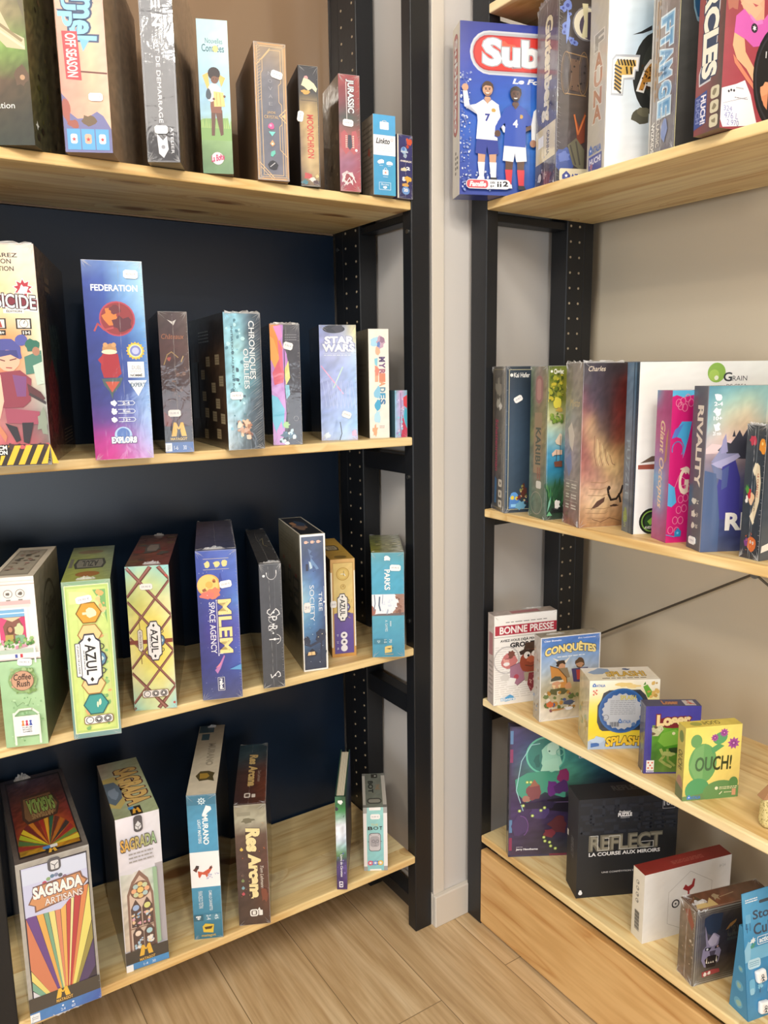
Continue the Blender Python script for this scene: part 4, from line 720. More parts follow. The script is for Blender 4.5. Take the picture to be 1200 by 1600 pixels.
f.ln([(.3, .29), (.36, .25), (.5, .27), (.62, .25), (.7, .29)], .0008, '6c9464'); f.sc(30, .1, .02, .95, .3, .025, '8cb484 7ca874 b8d8ac'); f.ln([(.26, .21), (.26, .02)], .003, 'e6ecdc'); f.ln([(.84, .19), (.84, .02)], .003, 'e6ecdc'); f.ln([(.26, .2), (.4, .23), (.7, .23), (.84, .2)], .003, 'e6ecdc')
f.rr(.25, .07, .83, .19, 'f2e8e6', .1); f.r(.4, .082, .7, .175, 'fafafa'); 
for u, c in ((.46, 'e0884c'), (.55, 'c03c5c'), (.64, '4a5ca8')): f.e(u, .157, .03, None, c); f.p([(u-.04, .13), (u+.04, .13), (u+.015, .152), (u-.015, .152)], c)
for i, t in enumerate(('FORUM', 'BOARD', 'GAMES')): f.t(t, .44, .116-i*.013, .66, .125-i*.013, '5a5a60', 0, .02)
f = b['T']; f.g(['d8d0c0 cfc8b8 cac2b2', 'dcd4c4 d2cabc cac2b2'], .02); f.r(.1, .06, .84, .9, '8a8478'); f.r(.14, .1, .8, .86, 'a09a8c'); f.sc(40, .2, .12, .76, .84, .06, '6c6458 8a7c6c 5c5850 a4847c')
f = b['R']; f.g(['a8a494 98927f 88826f', '9a9480 8a846e 7c765e', '86806a 7a745c 6c664e', '6c7a58 66724e 5a6644', '5c6a4a 56623e 4c5638', '545c40 4c5638 444c32'], .06); f.ring(.5, .66, .26, '5c5644', .1); f.t('Coffee', .3, .67, .72, .76, '5c5644', 0, .02, .2); f.t('Rush', .34, .58, .68, .66, '5c5644', 0, .02, .2)
sticker(b, 'F', .62, .505, .021, .0115, -6, '44,90 €'); done(b)

b = box('azulg', 'L3', -.6973, -.0333, -16, .0727, .264, .2615, 'lime green box with an orange tree hexagon above a framed name plate', 'wrap', side='5c6440')
f = b['F']; f.g(['86a886 8cb08c', '7ca08c 86a890', '6c9494 7a9c9c'], .02); f.r(.045, .03, .955, .975, 'e8eec4'); f.r(.06, .035, .94, .97, 'b8d07a'); f.g(['c8dc8a d8e48c c0d880', 'cfe088 dcea94 c8dc84', 'c4d878 d8e48c c8da80'], .02, None, None, .1, .05, .9, .955)
f.p([(.62, .94), (.88, .94), (.88, .72), (.8, .84)], '7cb06c'); f.sc(16, .66, .78, .87, .94, .05, 'e0b070 c8d89c e8c48c'); f.p([(.14, .94), (.45, .93), (.7, .86), (.82, .76), (.7, .8), (.4, .86), (.14, .86)], 'dcec9c'); f.r(.78, .1, .87, .66, 'c8d488'); f.r(.17, .1, .27, .76, 'cce088'); f.sc(30, .26, .06, .82, .72, .045, '94c07c e0a878 b8d48c 7cb070')
def hexa(cu, cv, r, c, c2, rot=0): 
    for q, col in ((1, c2), (.9, c)): f.p([(cu+r*q*math.cos(R_(60*i)), cv+r*q*math.sin(R_(60*i))*f.W/f.H) for i in range(6)], col)
hexa(.51, .8, .27, 'e0a03c', '8c6428'); f.bl(.56, .8, .11, None, 'f4e8c0', .15, 10); f.r(.38, .79, .5, .805, 'f4e8c0'); hexa(.5, .665, .26, 'f0cc90', 'a87c48'); hexa(.5, .345, .26, 'f0cc90', 'a87c48'); hexa(.52, .215, .27, '3c9c98', '1c5c60')
for a in (20, 55, 90, 125, 160): f.e(.52+.09*math.cos(R_(a-90)), .215+.03*math.sin(R_(a-90)) if False else .215+.09*math.sin(R_(a))*f.W/f.H-.012, .02, .02, 'e8ecc8', 8)
azul(f, .48, .505, .2, .155, 1); f.rr(.17, .4, .29, .615, '3a3c4c', .2); f.rr(.185, .404, .275, .611, 'f2f0ee', .2); f.t('LE JARDIN DE LA REINE', .205, .42, .25, .6, '3a3c4c', -90, .02)
players(f, .24, .86, .115, 'f0ecec', '3c4048')
f = b['T']; f.g(['7c8464 8a9270 7c8c7c', '9aa85c a4b060 8c9c7c', 'a8b458 b4bc58 98a870'], .04); f.e(.45, .82, .3, .06, '8a7a5c'); f.e(.5, .17, .26, .07, 'a8743c'); f.p([(.2, .32), (.8, .32), (.86, .45), (.8, .6), (.2, .6), (.14, .45)], '4a4c44'); f.p([(.24, .35), (.76, .35), (.8, .45), (.76, .57), (.24, .57), (.2, .45)], '8a8a7c'); f.t('AZUL', .32, .38, .68, .54, '3c3e3c', 180, .02); f.r(.04, .36, .12, .62, '7a7a6c')
b['R'].g(['3a3c2c 2c2e22 22241c', '34362a 282a20 20221a'], .06); tuft(b, 'T', .5, .03, .03, .006, 4)
sticker(b, 'F', .43, .885, .024, .0115, 8, '39,90 €'); done(b)

b = box('azulb', 'L3', -.5851, .0205, -22, .0719, .272, .2592, 'box with a brown lattice over glowing yellow and turquoise panes', 'wrap', side='352622')
f = b['F']; f.g(['8cd0d0 b4dcc4 a4d4c8 8cd4dc', 'c8e0b0 d8e09a cce0a4 b8dcb8', 'd0d880 dcdc80 e4e4a0 e8e4b0', 'f0ec9c f0e070 f4e478 f0ecb0', 'f0e890 f2e060 f0d850 f0e088', 'f2e8a0 f4e470 f2dc58 f0e494', 'f0e8b0 e8e890 ece480 f0e8b0', 'c8e0bc e0e8ac e4e4a4 c4e0c8', '94d4d0 c8e0b4 d0e0b8 90d4dc'], .02)
for k_ in range(-3, 8):
    o = k_*.247
    for wd, c in ((.0078, '6c3c30'), (.0042, '94605a'), (.0014, 'a8746c')):
        L1 = [(0, o+.06), (1, o+.06+.335)]; L2 = [(0, o+.06+.2), (1, o+.06-.135)]
        for (q0, q1) in (L1, L2):
            if max(q0[1], q1[1]) < .01 or min(q0[1], q1[1]) > .99: continue
            def clip(p, q):
                (a, c_), (d, e_) = p, q; pts = []
                for (x, y, X, Y) in ((a, c_, d, e_), (d, e_, a, c_)):
                    if y < .012: t = (.012-y)/(Y-y); x += (X-x)*t; y = .012
                    if y > .988: t = (.988-y)/(Y-y); x += (X-x)*t; y = .988
                    pts.append((x, y))
                return pts
            f.ln(clip(q0, q1), wd, c)
f.r(0, .468, 1, .495, '8c4438'); f.e(.93, .93, .03, None, 'c84c44'); f.e(.95, .04, .03, None, 'c84c44')
azul(f, .57, .485, .15, .13, 1, 'f0eef0', '4a4450', '5c88b0'); f.p([(.19, .43), (.25, .41), (.31, .43), (.31, .56), (.25, .575), (.19, .56)], '6a4c44'); f.p([(.2, .433), (.25, .416), (.3, .433), (.3, .557), (.25, .57), (.2, .557)], 'ece4d8'); f.t('LES VITRAUX DE SINTRA', .225, .435, .275, .555, '5c4c48', -90, .02); f.ln([(.25, .575), (.25, .66)], .001, '7c5c30'); f.ln([(.25, .41), (.25, .33)], .001, '7c5c30')
players(f, .2, .84, .115, 'f0ecec', '4a4448')
f = b['T']; f.g(['4a3430 5a3c34 4c3430', '6a4038 7c4838 6c3c38', '5c4c38 7a4434 7c4440'], .1); f.sc(18, .1, .1, .9, .9, .14, '7c3830 4c3c34 6c5438 54504a', .3); f.p([(.32, .4), (.6, .4), (.66, .53), (.6, .66), (.34, .66), (.28, .53)], '5c5450'); f.p([(.36, .43), (.58, .43), (.62, .53), (.58, .63), (.38, .63), (.33, .53)], '8c8078')
b['R'].g(['4c3028 38241e 2c1e1a', '3c2a22 2c201a 241a16', '3a2c22 2c221a 241c16'], .08); tuft(b, 'T', .6, .04, .03, .006, 6); tuft(b, 'T', .5, .97, .02, .006, 7)
sticker(b, 'F', .46, .86, .021, .0105, 0, '39,90 €'); done(b)

b = box('mlem', 'L3', -.47, -.0048, -20.6, .0708, .2892, .2755, 'indigo box with a smiling yellow pink planet and slanted space lettering', 'wrap', side='26264c')
f = b['F']; f.g(['4458a8 5468b8 6078c0', '3c50a4 4c62b8 5874c4', '3a4a9c 4858b0 5470c4', '38448e 4450a4 5c88d0', '344088 443f9c 5868b8', '343c84 4c3c98 5458b0', '323a80 40408e 4c60b4', '30387c 384290 4058a8', '34407c 3c4684 404a84', '485484 48507c 444a74'], .03)
f.ln([(.18, .875), (.8, .875)], .0006, 'e4d890'); f.ln([(.18, .945), (.8, .945)], .0006, 'e4d890')
for u in (.27, .5, .7): f.bl(u, .91, .075, None, 'e4d490', .3, 9)
f.e(.29, .772, .285, None, 'e8b060', 24); f.e(.27, .777, .25, None, 'f0cc78', 24); f.bl(.4, .72, .16, .035, 'e08468', .25); f.bl(.22, .705, .18, .025, 'e07c70', .25); f.e(.3, .775, .09, None, 'e8b45c'); f.bl(.42, .8, .05, None, 'c87844', .2); f.p([(.12, .745), (.2, .755), (.24, .735), (.14, .73)], '9c5c44'); f.e(.42, .795, .03, None, '8c5034'); f.bl(.58, .79, .04, .05, '3c4a98', .3)
f.t('MLEM', .5, .315, .8, .67, 'f0dc98', -90, .03, 0, '3c3c84', .03); f.t('SPACE AGENCY', .27, .315, .41, .66, 'e4e4ee', -90, .01); f.ln([(.455, .3), (.455, .67)], .0009, 'e4e4ee'); f.e(.455, .3, .016, None, 'e4e4ee'); f.e(.455, .67, .016, None, 'e4e4ee'); f.ln([(.44, .31), (.56, .31)], .0009, 'e4e4ee')
f.p([(.34, .2), (.44, .23), (.58, .3), (.6, .29), (.48, .21), (.4, .175)], 'b87cb8'); f.p([(.36, .215), (.5, .255), (.55, .28), (.46, .225)], 'e08c9c'); f.sc(30, .05, .02, .95, .98, .008, 'e8ecf8 c8d0f0', .1, 5); f.r(.4, .06, .56, .15, '40466c'); f.ln([(.4, .06), (.56, .06), (.56, .15), (.4, .15), (.4, .06)], .0007, 'dfe2ea'); f.t('rebel', .44, .07, .53, .14, 'f0f0f4', -90, .04)
f.p([(.7, .2), (1, .19), (1, .23)], '5c9cd0')
b['T'].g(['5c4450 5a4c64 504c5c', '4a4058 484860 44465c', '3c3e58 40466c 3c4464'], .06); tuft(b, 'T', .45, .03, .04, .006, 9); b['R'].g(['2c2c54 22223c'], .05)
sticker(b, 'F', .7, .775, .021, .0125, 8, '25,00 €'); done(b)

b = box('spirit', 'L3', -.3568, -.0172, -19.2, .0403, .335, .238, 'slim charcoal box with white line art letters reading downwards', 'wrap', side='222428')
f = b['F']; f.g(['50545e 4c5058 565a62', '4a4e58 464a54 484c54', '464a54 42464e 3e424a', '464a52 40444c 3a3e46'], .03)
W = 'e8e8ea'
f.ring(.55, .92, .22, W, .09, .045, 180, 360); f.e(.55, .94, .06, None, W) if False else f.e(.2, .905, .06, None, W); f.ln([(.77, .92), (.77, .945)], .0014, W); f.ln([(.33, .92), (.33, .93)], .0014, W)
f.ln([(.82, .62), (.7, .64), (.56, .615), (.44, .59), (.3, .61), (.32, .63), (.42, .64)], .0016, W); f.ln([(.82, .62), (.86, .595), (.74, .585)], .0016, W); f.e(.58, .612, .05, None, W)
f.t('P', .34, .545, .74, .58, W, -90, .0); f.ring(.56, .555, .2, W, .1, .028, 60, 250); f.e(.56, .515, .05, None, W); f.t('R', .34, .465, .74, .505, W, -90, .0); f.ring(.58, .49, .25, W, .08, .03, 80, 260); f.e(.54, .445, .04, None, W)
f.ln([(.36, .395), (.8, .395)], .0018, W); f.ring(.62, .395, .25, W, .1, .04, -70, 70); f.e(.6, .395, .06, None, W)
f.ln([(.78, .115), (.7, .13), (.52, .1), (.4, .08), (.36, .11)], .0016, W); f.ln([(.78, .115), (.8, .09), (.7, .085)], .0014, W); f.e(.56, .1, .04, None, W); f.ln([(.68, .95), (.64, .1)], .0005, '6a6e78')
f = b['T']; f.g(['3c3c3c 444444', '363636 3c3c3c', '2e2e30 363638'], .05); f.ln([(.5, .62), (.7, .7), (.6, .5), (.75, .45)], .001, 'a89c70'); f.ln([(.5, 0), (.5, 1)], .0006, '6a6a6a'); tuft(b, 'T', .6, .02, .03, .005, 11); done(b)

b = box('tree', 'L3', -.2569, .0119, -13.5, .0495, .1943, .275, 'upright midnight blue box with a white edge and a lit treehouse picture', 'gloss', side='141a26')
f = b['F']; f.r(0, 0, 1, 1, 'f2f0ec'); f.g(['34405e 3a4664 343e58', '38486c 3c4e78 36425e', '3e588c 46609a 3a4a70', '7aa8d4 5c88c4 3c4e7c', 'a8d4e8 6ca0d4 3e548c', '90c8e4 5c98cc 3a4e80', '5c94c4 4c7cb0 34466c', '4c7aa8 3c5c88 2e3c58', '2e3c58 30405c 2a344c', '28344c 2a3650 283248'], .04, None, None, .045, .012, .93, .985)
for u in (.25, .5, .74): f.rr(u-.09, .935, u+.05, .955, 'e8b098', .4); f.t('+', u+.06, .94, u+.1, .95, 'f0e0d8')
f.p([(.3, .9), (.45, .88), (.36, .86), (.5, .84), (.4, .82)], '5c74a0'); f.p([(.34, .79), (.42, .83), (.5, .81), (.66, .77), (.72, .75), (.62, .745), (.5, .78), (.44, .745), (.4, .77)], '6c90c0'); f.p([(.32, .81), (.4, .8), (.46, .76), (.36, .75)], 'c4dcec'); f.r(.2, .74, .3, .79, '2c3450'); f.e(.5, .735, .02, None, '2c3858'); f.e(.56, .74, .015, None, '2c3858')
f.t('TREE', .68, .44, .82, .58, 'e8eef4', -90); f.t('SOCIETY', .32, .37, .5, .635, 'e8eef4', -90); f.ln([(.9, .52), (.9, .62)], .0006, 'c8d4e4'); f.ln([(.9, .4), (.9, .48)], .0006, 'c8d4e4'); f.e(.9, .505, .04, None, 'f0f2f6')
f.bl(.74, .26, .22, .055, '26304a', .2, 14); f.bl(.16, .23, .14, .035, '26304a', .2); f.r(.7, .08, .78, .22, '26304a'); f.p([(.05, .24), (.3, .2), (.7, .23), (.7, .21), (.3, .18), (.05, .2)], '2c3650'); f.p([(.1, .13), (.36, .17), (.58, .13), (.5, .11), (.14, .11)], '1e2438'); f.p([(.17, .12), (.2, .145), (.46, .145), (.48, .12)], 'f0c890'); f.ln([(.33, .145), (.33, .12)], .0009, '5c4030'); f.e(.62, .25, .02, None, 'd8d0b0'); f.e(.78, .27, .02, None, 'd8d0b0'); f.bl(.82, .12, .12, .04, '2a3852', .3); f.sc(16, .1, .05, .9, .4, .012, 'c8dcec a8c4dc')
f = b['T']; f.r(0, 0, 1, 1, 'd8d4c4'); f.g(['1c1e22 22262c', '1a1c20 202428'], .05, None, None, .06, .03, .95, .97); f.bl(.4, .45, .26, .2, '7c6454', .3); f.bl(.55, .6, .2, .15, '34445c', .3); f.bl(.3, .62, .12, .1, 'a07858', .3)
f = b['L']; f.g(['86806c 807a66 76705e', '7a7462 746e5c 6a6454', '6a6656 646050 5a5648', '5c584a 565244 4c483c'], .04); f.r(0, .0, 1, .02, '1c2228') if False else f.r(.95, 0, 1, 1, 'b8b4a4'); f.tx(.1, .82, .7, .95, 5, '6a6450', .25)
for u, v in ((.2, .72), (.48, .69), (.75, .66)): f.r(u, v, u+.06, v+.025, '8a3c34')
for q in ((.1, .52, .25, .66), (.42, .58, .55, .68), (.65, .56, .9, .66), (.45, .45, .6, .52), (.66, .44, .88, .53)): f.r(*q, '4c4a44'); f.r(q[0]+.03, q[1]+.02, q[2]-.03, q[3]-.02, '7a7464')
f.bl(.6, .3, .26, .06, '34342e', .4, 14); f.r(.5, .2, .75, .25, '34342e'); f.tx(.1, .1, .4, .2, 3, '4a463c', .4)
sticker(b, 'F', .2, .475, .0135, .02, 0, '29 €'); done(b)

b = box('azult', 'L3', -.1715, .0497, -18.3, .0508, .2093, .2072, 'gold box with a purple lower half beside the midnight blue box', 'matte', side='b08a50')
f = b['F']; f.g(['c89c5c d8b070', 'c89a58 d0a464', 'c08c48 cc9850'], .03); f.r(0, .1, .06, .87, 'f0ead8'); f.r(.95, .1, 1, .88, 'f0ead8'); f.r(.1, .03, .92, .965, 'a8803c'); f.g(['d8bc70 dcc07c', 'dcc480 e0c884', 'd8bc6c dcc078'], .02, None, None, .115, .43, .905, .96); f.g(['6c5a9c 6c58a0', '64529c 6450a0', '5c4c94 604c98'], .02, None, None, .115, .034, .905, .43)
f.p([(.115, .45), (.5, .47), (.905, .44), (.905, .42), (.115, .4)], '6c5a9c'); f.e(.5, .85, .27, None, 'b89040', 24); f.e(.5, .85, .235, None, 'dcc070', 24); f.ring(.5, .85, .2, 'b8943f', .06); f.ln([(.42, .85), (.56, .85), (.6, .83)], .0012, 'e8ecf0'); f.ln([(.54, .88), (.54, .83)], .001, '7a6a48'); f.e(.5, .72, .11, None, 'b89448'); f.e(.5, .72, .085, None, 'd8bc74'); f.ln([(.46, .715), (.52, .735), (.54, .71)], .0009, '8a6a30')
for i in range(10): a = 36*i; f.ln([(.62+.26*math.cos(R_(a)), .5+.095*math.sin(R_(a))), (.62+.32*math.cos(R_(a+10)), .5+.12*math.sin(R_(a+10)))], .0012, 'c8a860')
azul(f, .46, .51, .19, .135, 1, 'f0eeea', '3a3848', '7c6cb0')
for i, v in enumerate((.225, .155, .09)): f.e(.5, v, .14, None, 'eceaf0'); f.t(('8+', '2-4', '45')[i], .2, v-.012, .28, v+.012, 'e0dcea', -90); (f.bl(.5, v, .06, None, '4a4260', .4, 7) if i < 2 else None)
f = b['T']; f.g(['9c7c34 b08c40', 'a8863c b8943f', 'b08c44 bc9a4c'], .03); f.e(.5, .1, .26, .06, '7c6430'); f.e(.3, .88, .2, .05, '7c6430'); f.p([(.2, .4), (.7, .4), (.76, .52), (.7, .64), (.2, .64), (.14, .52)], '3c3830'); f.p([(.26, .43), (.66, .43), (.7, .52), (.66, .61), (.26, .61), (.2, .52)], 'a89c80'); f.t('AZUL', .32, .46, .6, .58, '3c3830', 180)
f = b['L']; f.g(['7c6034 8c6c3c', '6c5430 7c6038'], .04); f.r(.9, .1, 1, .87, 'd8d0bc')
sticker(b, 'F', .09, .55, .0125, .014, 0, '34 €'); done(b)

b = box('parks', 'L3', -.1022, .0034, -30.8, .0663, .176, .2212, 'turquoise box with a white waterfall picture across the middle of its spine', 'wrap', side='33342c')
f = b['F']; f.g(['6aacbc 5c9cac 60a0ac', '5aa8c4 56a4c0 50a0b8', '54a8c8 50a8c8 4ca4c4', '4ea4c4 4aa4c4 48a0c0'], .02, None, None, 0, .6, 1, 1); f.g(['5aa8c0 54a4bc', '4c9cbc 4a9ab8', '3f8ca8 3c88a4'], .015, None, None, 0, 0, 1, .4)
f.r(0, .4, 1, .605, 'eceef4'); f.p([(.7, .605), (1, .605), (1, .4), (.62, .4), (.5, .41), (.66, .44), (.84, .5), (.8, .57)], 'a07c70'); f.p([(0, .4), (1, .4), (1, .43), (.6, .42), (.2, .42), (0, .41)], '6c6468'); f.p([(0, .5), (.12, .46), (.1, .42), (0, .4)], 'a86c60'); f.ln([(.08, .6), (.1, .52), (.06, .45)], .002, '6c7c94'); f.ln([(.24, .58), (.22, .5), (.26, .45)], .003, '5c6c84'); f.ln([(.34, .6), (.32, .52)], .0015, '9cacc4'); f.ln([(.5, .46), (.46, .42)], .003, 'aab4c8'); f.sc(14, .75, .42, .98, .59, .04, '8c6458 b89080 7c5850'); f.sc(24, .3, .43, .7, .6, .025, 'f6f8fa d8e0ee')
f.bl(.48, .945, .1, .022, 'f4f4f4', .25, 10); f.r(.4, .925, .44, .945, 'f4f4f4'); f.r(.53, .925, .57, .945, 'f4f4f4'); f.t('PARKS', .4, .65, .56, .84, 'f2f4f4', -90, .03); f.tx(.54, .3, .6, .35, 1, 'cfe4ea', .6, True); f.t('A. GAMES', .4, .25, .48, .36, 'd8eaee', -90); f.r(.04, .13, .44, .18, '3c8098'); f.t('10+', .14, .14, .24, .165, 'd8eaee', -90); f.t('1-5', .36, .14, .44, .175, 'd8eaee', -90); f.t('70', .52, .14, .6, .175, 'd8eaee', -90)
f.p([(.38, .04), (.6, .05), (.6, .115), (.46, .11), (.38, .1)], 'd8c078'); f.p([(.42, .085), (.58, .09), (.54, .075)], '4c4430'); f.t('matagot', .38, .02, .64, .034, 'b8a874', 0, .02); f.e(.62, .09, .018, None, '2c3438')
f = b['T']; f.g(['5c6440 6c7050 5c6448', '707830 848450 7c8058', '9c9c34 8c8c58 747c60'], .12); f.sc(20, .2, .05, .95, .9, .08, '4c5440 8c9468 a8a878 5c6838')
sticker(b, 'F', .73, .855, .022, .0125, -3, '49,90 €'); done(b)

# ================================================================== left shelving, lowest row
b = box('artisans', 'L4', -.7999, -.0134, -3.1, .1132, .3037, .2922, 'big box with coloured light rays fanning up from a black and blue band', 'wrap', side='5c5a58')
f = b['F']; f.g(['a8a49c a09c96', 'b0aca4 a4a09a', 'a8a49e a09c98'], .03); f.r(.055, .1, .965, .965, '34303c'); f.g(['d4dcec c8d4e8 c4d8e0', 'ccd0ec c4c8e8 c8d0ea', 'c4c4e8 c0c4e6 c8cce8'], .015, None, None, .07, .66, .95, .955)
ray = [(.07, .66, .07, .33, 'd08060'), (.07, .66, .2, .69, '6c4a8c'), (.2, .69, .3, .69, 'e0ac5c'), (.3, .69, .37, .69, '7ca88c'), (.37, .69, .46, .69, 'e4d888'), (.46, .69, .54, .7, 'd88a6c'), (.54, .7, .63, .72, 'e4b064'), (.63, .72, .7, .73, 'c04c4c'), (.7, .73, .75, .74, 'e8e0a0'), (.75, .74, .86, .76, 'b84448'), (.86, .76, .95, .76, 'd88858'), (.95, .76, .95, .52, 'e4d878'), (.95, .52, .95, .4, '9c9050'), (.95, .4, .95, .22, '54446c')]
left = [(.07, .33, .07, .26, 'e4d47c'), (.07, .26, .07, .2, '7cac94'), (.07, .2, .07, .12, 'd8d8e0')]
ap = (.52, -.02)
f.p([(.07, .13), (.07, .66), (.5, .64), (.95, .77), (.95, .13)], '3c3440')
def seg(x0, y0, x1, y1, c):
    q = .93; sh = .004
    def tw(x, y):  # where the ray leaves the dark band
        t = (.15-ap[1])/(y-ap[1]); return (ap[0]+(x-ap[0])*t, .15) if t < 1 else (x, y)
    a, b_ = tw(x0, y0), tw(x1, y1); f.p([(x0+sh, y0-sh), (x1-sh if x1 > x0 else x1, y1-sh if y1 >= y0 else y1+sh), b_, a], c)
for q in ray[1:]+left+[ray[0]]: seg(*q)
f.p([(.07, .965), (.95, .955), (.95, .8), (.55, .655), (.07, .665)], 'c8ccea'); f.p([(.07, .955), (.95, .955), (.95, .86), (.07, .86)], 'd0d8ee')
for i, c in enumerate(('b84c64', '8aa87c', '5c7c98', '7c88a8', '5c6470', '8c6c8c')): f.e(.36+i*.055, .845+.03*math.sin(i*.6), .03, None, c)
f.p([(.12, .74), (.2, .8), (.2, .84), (.86, .855), (.88, .82), (.95, .79), (.88, .76), (.88, .72), (.2, .68), (.2, .72)], '7c5a50'); f.p([(.14, .742), (.22, .8), (.22, .832), (.84, .845), (.86, .815), (.92, .79), (.86, .76), (.86, .728), (.22, .69), (.22, .72)], 'd09468'); f.t('SAGRADA', .2, .765, .86, .83, 'f4f0ee', 0, .05, 0, '5c4858', .05); f.t('ARTISANS', .34, .705, .86, .745, 'e8dcd8', 0, .02, 0, '6c4c44', .04)
f.rr(.42, .9, .6, .985, '54545c', .35); f.rr(.46, .912, .57, .965, 'd4d4d8', .2); f.ln([(.47, .95), (.515, .935), (.56, .95)], .0012, '44444c'); f.ln([(.515, .935), (.515, .915)], .0012, '44444c')
f.r(0, .065, 1, .155, '48423c'); pub_m(f, .47, .13, .1, .03, 'e8bc48', '48423c'); f.t('MATAGOT', .37, .075, .6, .094, 'e4b85c', 0, .02); f.g(['4a80bc 4c84c0 4464b0', '4c84c4 4a7cc0 3c5cac'], .02, None, None, 0, 0, 1, .065); f.r(0, .004, .13, .055, 'f0f2f6'); f.tx(.02, .018, .11, .04, 2, 'a0a8b0'); f.t('2-4', .42, .012, .48, .03, 'e8f0f8'); f.t('60', .57, .012, .62, .03, 'e8f0f8'); f.e(.45, .045, .015, None, 'e8f0f8'); f.e(.595, .045, .015, None, 'e8f0f8')
f = b['T']; f.g(['34303c 3a3440 4c4850', '443c38 4a3c38 54504c', '5c5450 5c4c44 6c6864'], .05); f.r(.07, .04, .93, .96, '221c20'); f.g(['3c3038 44384c 4c3c40', '4c2c28 5c342c 4c3030', '6c2c20 7c3c20 6c2c28', '7c3020 a85c20 8c3020', '8c7020 b88820 a87820'], .12, None, None, .09, .06, .91, .94)
for i, c in enumerate(('c8b83c', '5c7c3c', '8c2c28', '3c3430', 'a86424', '5c3028', '2c5c44', 'd0a030', 'a03024', '7c2c20', 'c87c28', '6c2828', 'd8c030', 'a8b82c', '4c6c3c', '8c3028')):
    a0 = math.pi*(i/16); a1 = math.pi*((i+.8)/16); f.p([(.5, .1), (.5+.42*math.cos(a1), .1+.45*math.sin(a1)*.75), (.5+.42*math.cos(a0), .1+.45*math.sin(a0)*.75)], c)
f.p([(.22, .45), (.26, .72), (.72, .74), (.8, .55), (.72, .42), (.28, .38)], '4c3428'); f.p([(.26, .46), (.29, .69), (.7, .71), (.76, .55), (.7, .45), (.3, .41)], '7c5c3c'); f.t('SAGRADA', .33, .5, .72, .66, '8aa454', 180, .05, 0, '2c2420', .04); f.t('ARTISANS', .36, .43, .68, .49, 'a08458', 180, .02); f.r(.43, .02, .58, .1, '2c2824'); f.r(.4, .07, .5, .1, '4a80bc'); f.r(.5, .07, .6, .1, 'd8d8d8'); pub_m(f, .52, .045, .06, .02, 'd8a83c', '2c2824')
b['R'].g(['6c6c6c 3c3c3c 2c2c2c', '8a8884 4c4a48 303030', '8a8884 4c4a48 2c2c2c'], .04); b['L'].g(['4c4844 5c5854'], .04); tuft(b, 'T', .35, .97, .03, .012, 2); tuft(b, 'F', .5, .0, .05, .006, 12); done(b)

b = box('sagrada', 'L4', -.6347, .0132, -5.6, .0759, .2217, .301, 'white box with a drawn stained glass window and a yellow M at its foot', 'gloss', side='4c4438')
f = b['F']; f.g(['e8e4ec e4e0ea dcdce2', 'e2e0ea dedce8 dcdae4', 'dcdae4 d8d8e0 d4d4dc'], .012); f.r(.82, .13, 1, .66, 'aca8b0'); f.g(['c8d0c8 d8d4d0 c0d4c4', 'd0c8bc e0d8d0 b8ccb8', 'c4b8a8 dcd0c4 b0c8b0', 'd0c0ac e0d4c8 b8ccb4'], .06, None, None, .02, .13, .82, .64)
f.p([(.02, .64), (.3, .63), (.48, .665), (.62, .64), (.82, .66), (.82, .68), (.02, .66)], 'dcdae4')
f.p([(.12, .12), (.14, .5), (.26, .58), (.45, .645), (.64, .58), (.74, .48), (.76, .12)], '8c6c60'); f.p([(.17, .12), (.19, .49), (.3, .56), (.45, .61), (.6, .56), (.69, .47), (.71, .12)], 'd8c0b0'); f.e(.45, .515, .235, None, '7c5c50', 24)
for i in range(8): f.e(.45+.15*math.cos(R_(45*i)), .515+.15*math.sin(R_(45*i))*f.W/f.H, .06, None, ('e8b088', 'c8d0a8', 'e0c080', 'b0c8c8')[i % 4])
f.e(.45, .515, .075, None, 'ecc470')
for cu, c in ((.32, 'a0b8e0'), (.58, 'd8d888')):
    f.p([(cu-.12, .28), (cu-.12, .4), (cu, .46), (cu+.12, .4), (cu+.12, .28)], '5c4844'); f.e(cu, .405, .075, None, c); f.sc(14, cu-.09, .29, cu+.09, .37, .035, 'b8d0e8 e8c8a0 8cb4d8 e0a8b8')
for cu, c in ((.33, 'ecd8c8'), (.59, 'a8ccd8')):
    f.p([(cu-.12, .13), (cu-.12, .24), (cu, .29), (cu+.12, .24), (cu+.12, .13)], '5c4844'); f.e(cu, .235, .07, None, c); f.sc(14, cu-.09, .14, cu+.09, .2, .035, 'b8d0e8 ece4dc a8c8d8 e8d8b8')
f.r(.76, .14, .85, .64, '98b898'); f.ln([(.16, .275), (.72, .275)], .0014, '8c6c60')
f.rr(.4, .895, .6, 1.0, '4c4a50', .4); f.p([(.43, .94), (.5, .965), (.57, .94), (.57, .92), (.5, .905), (.43, .92)], 'd0d0d4'); f.ln([(.43, .94), (.5, .925), (.57, .94)], .001, '3c3c44'); f.ln([(.5, .925), (.5, .905)], .001, '3c3c44')
f.t('SAGRADA', .08, .795, .88, .865, 'e0a84c', 0, .03, 0, '3c3030', .05, tilt=.12, c2='8cb48c'); f.tx(.24, .7, .8, .775, 3, 'a09c9c', .35)
f.r(0, .045, 1, .13, '45403c'); pub_m(f, .48, .118, .16, .035, 'e4b446', '45403c'); f.t('MATAGOT', .32, .05, .68, .068, 'e0b45a', 0, .02); f.g(['4a8cc8 4c94cc', '4884c4 4a8cc8'], .02, None, None, 0, .006, 1, .048); f.r(0, 0, .16, .045, 'f0f2f6'); f.t('1-4', .4, .015, .5, .032, 'e8f0f8'); f.t('30', .6, .015, .68, .032, 'e8f0f8')
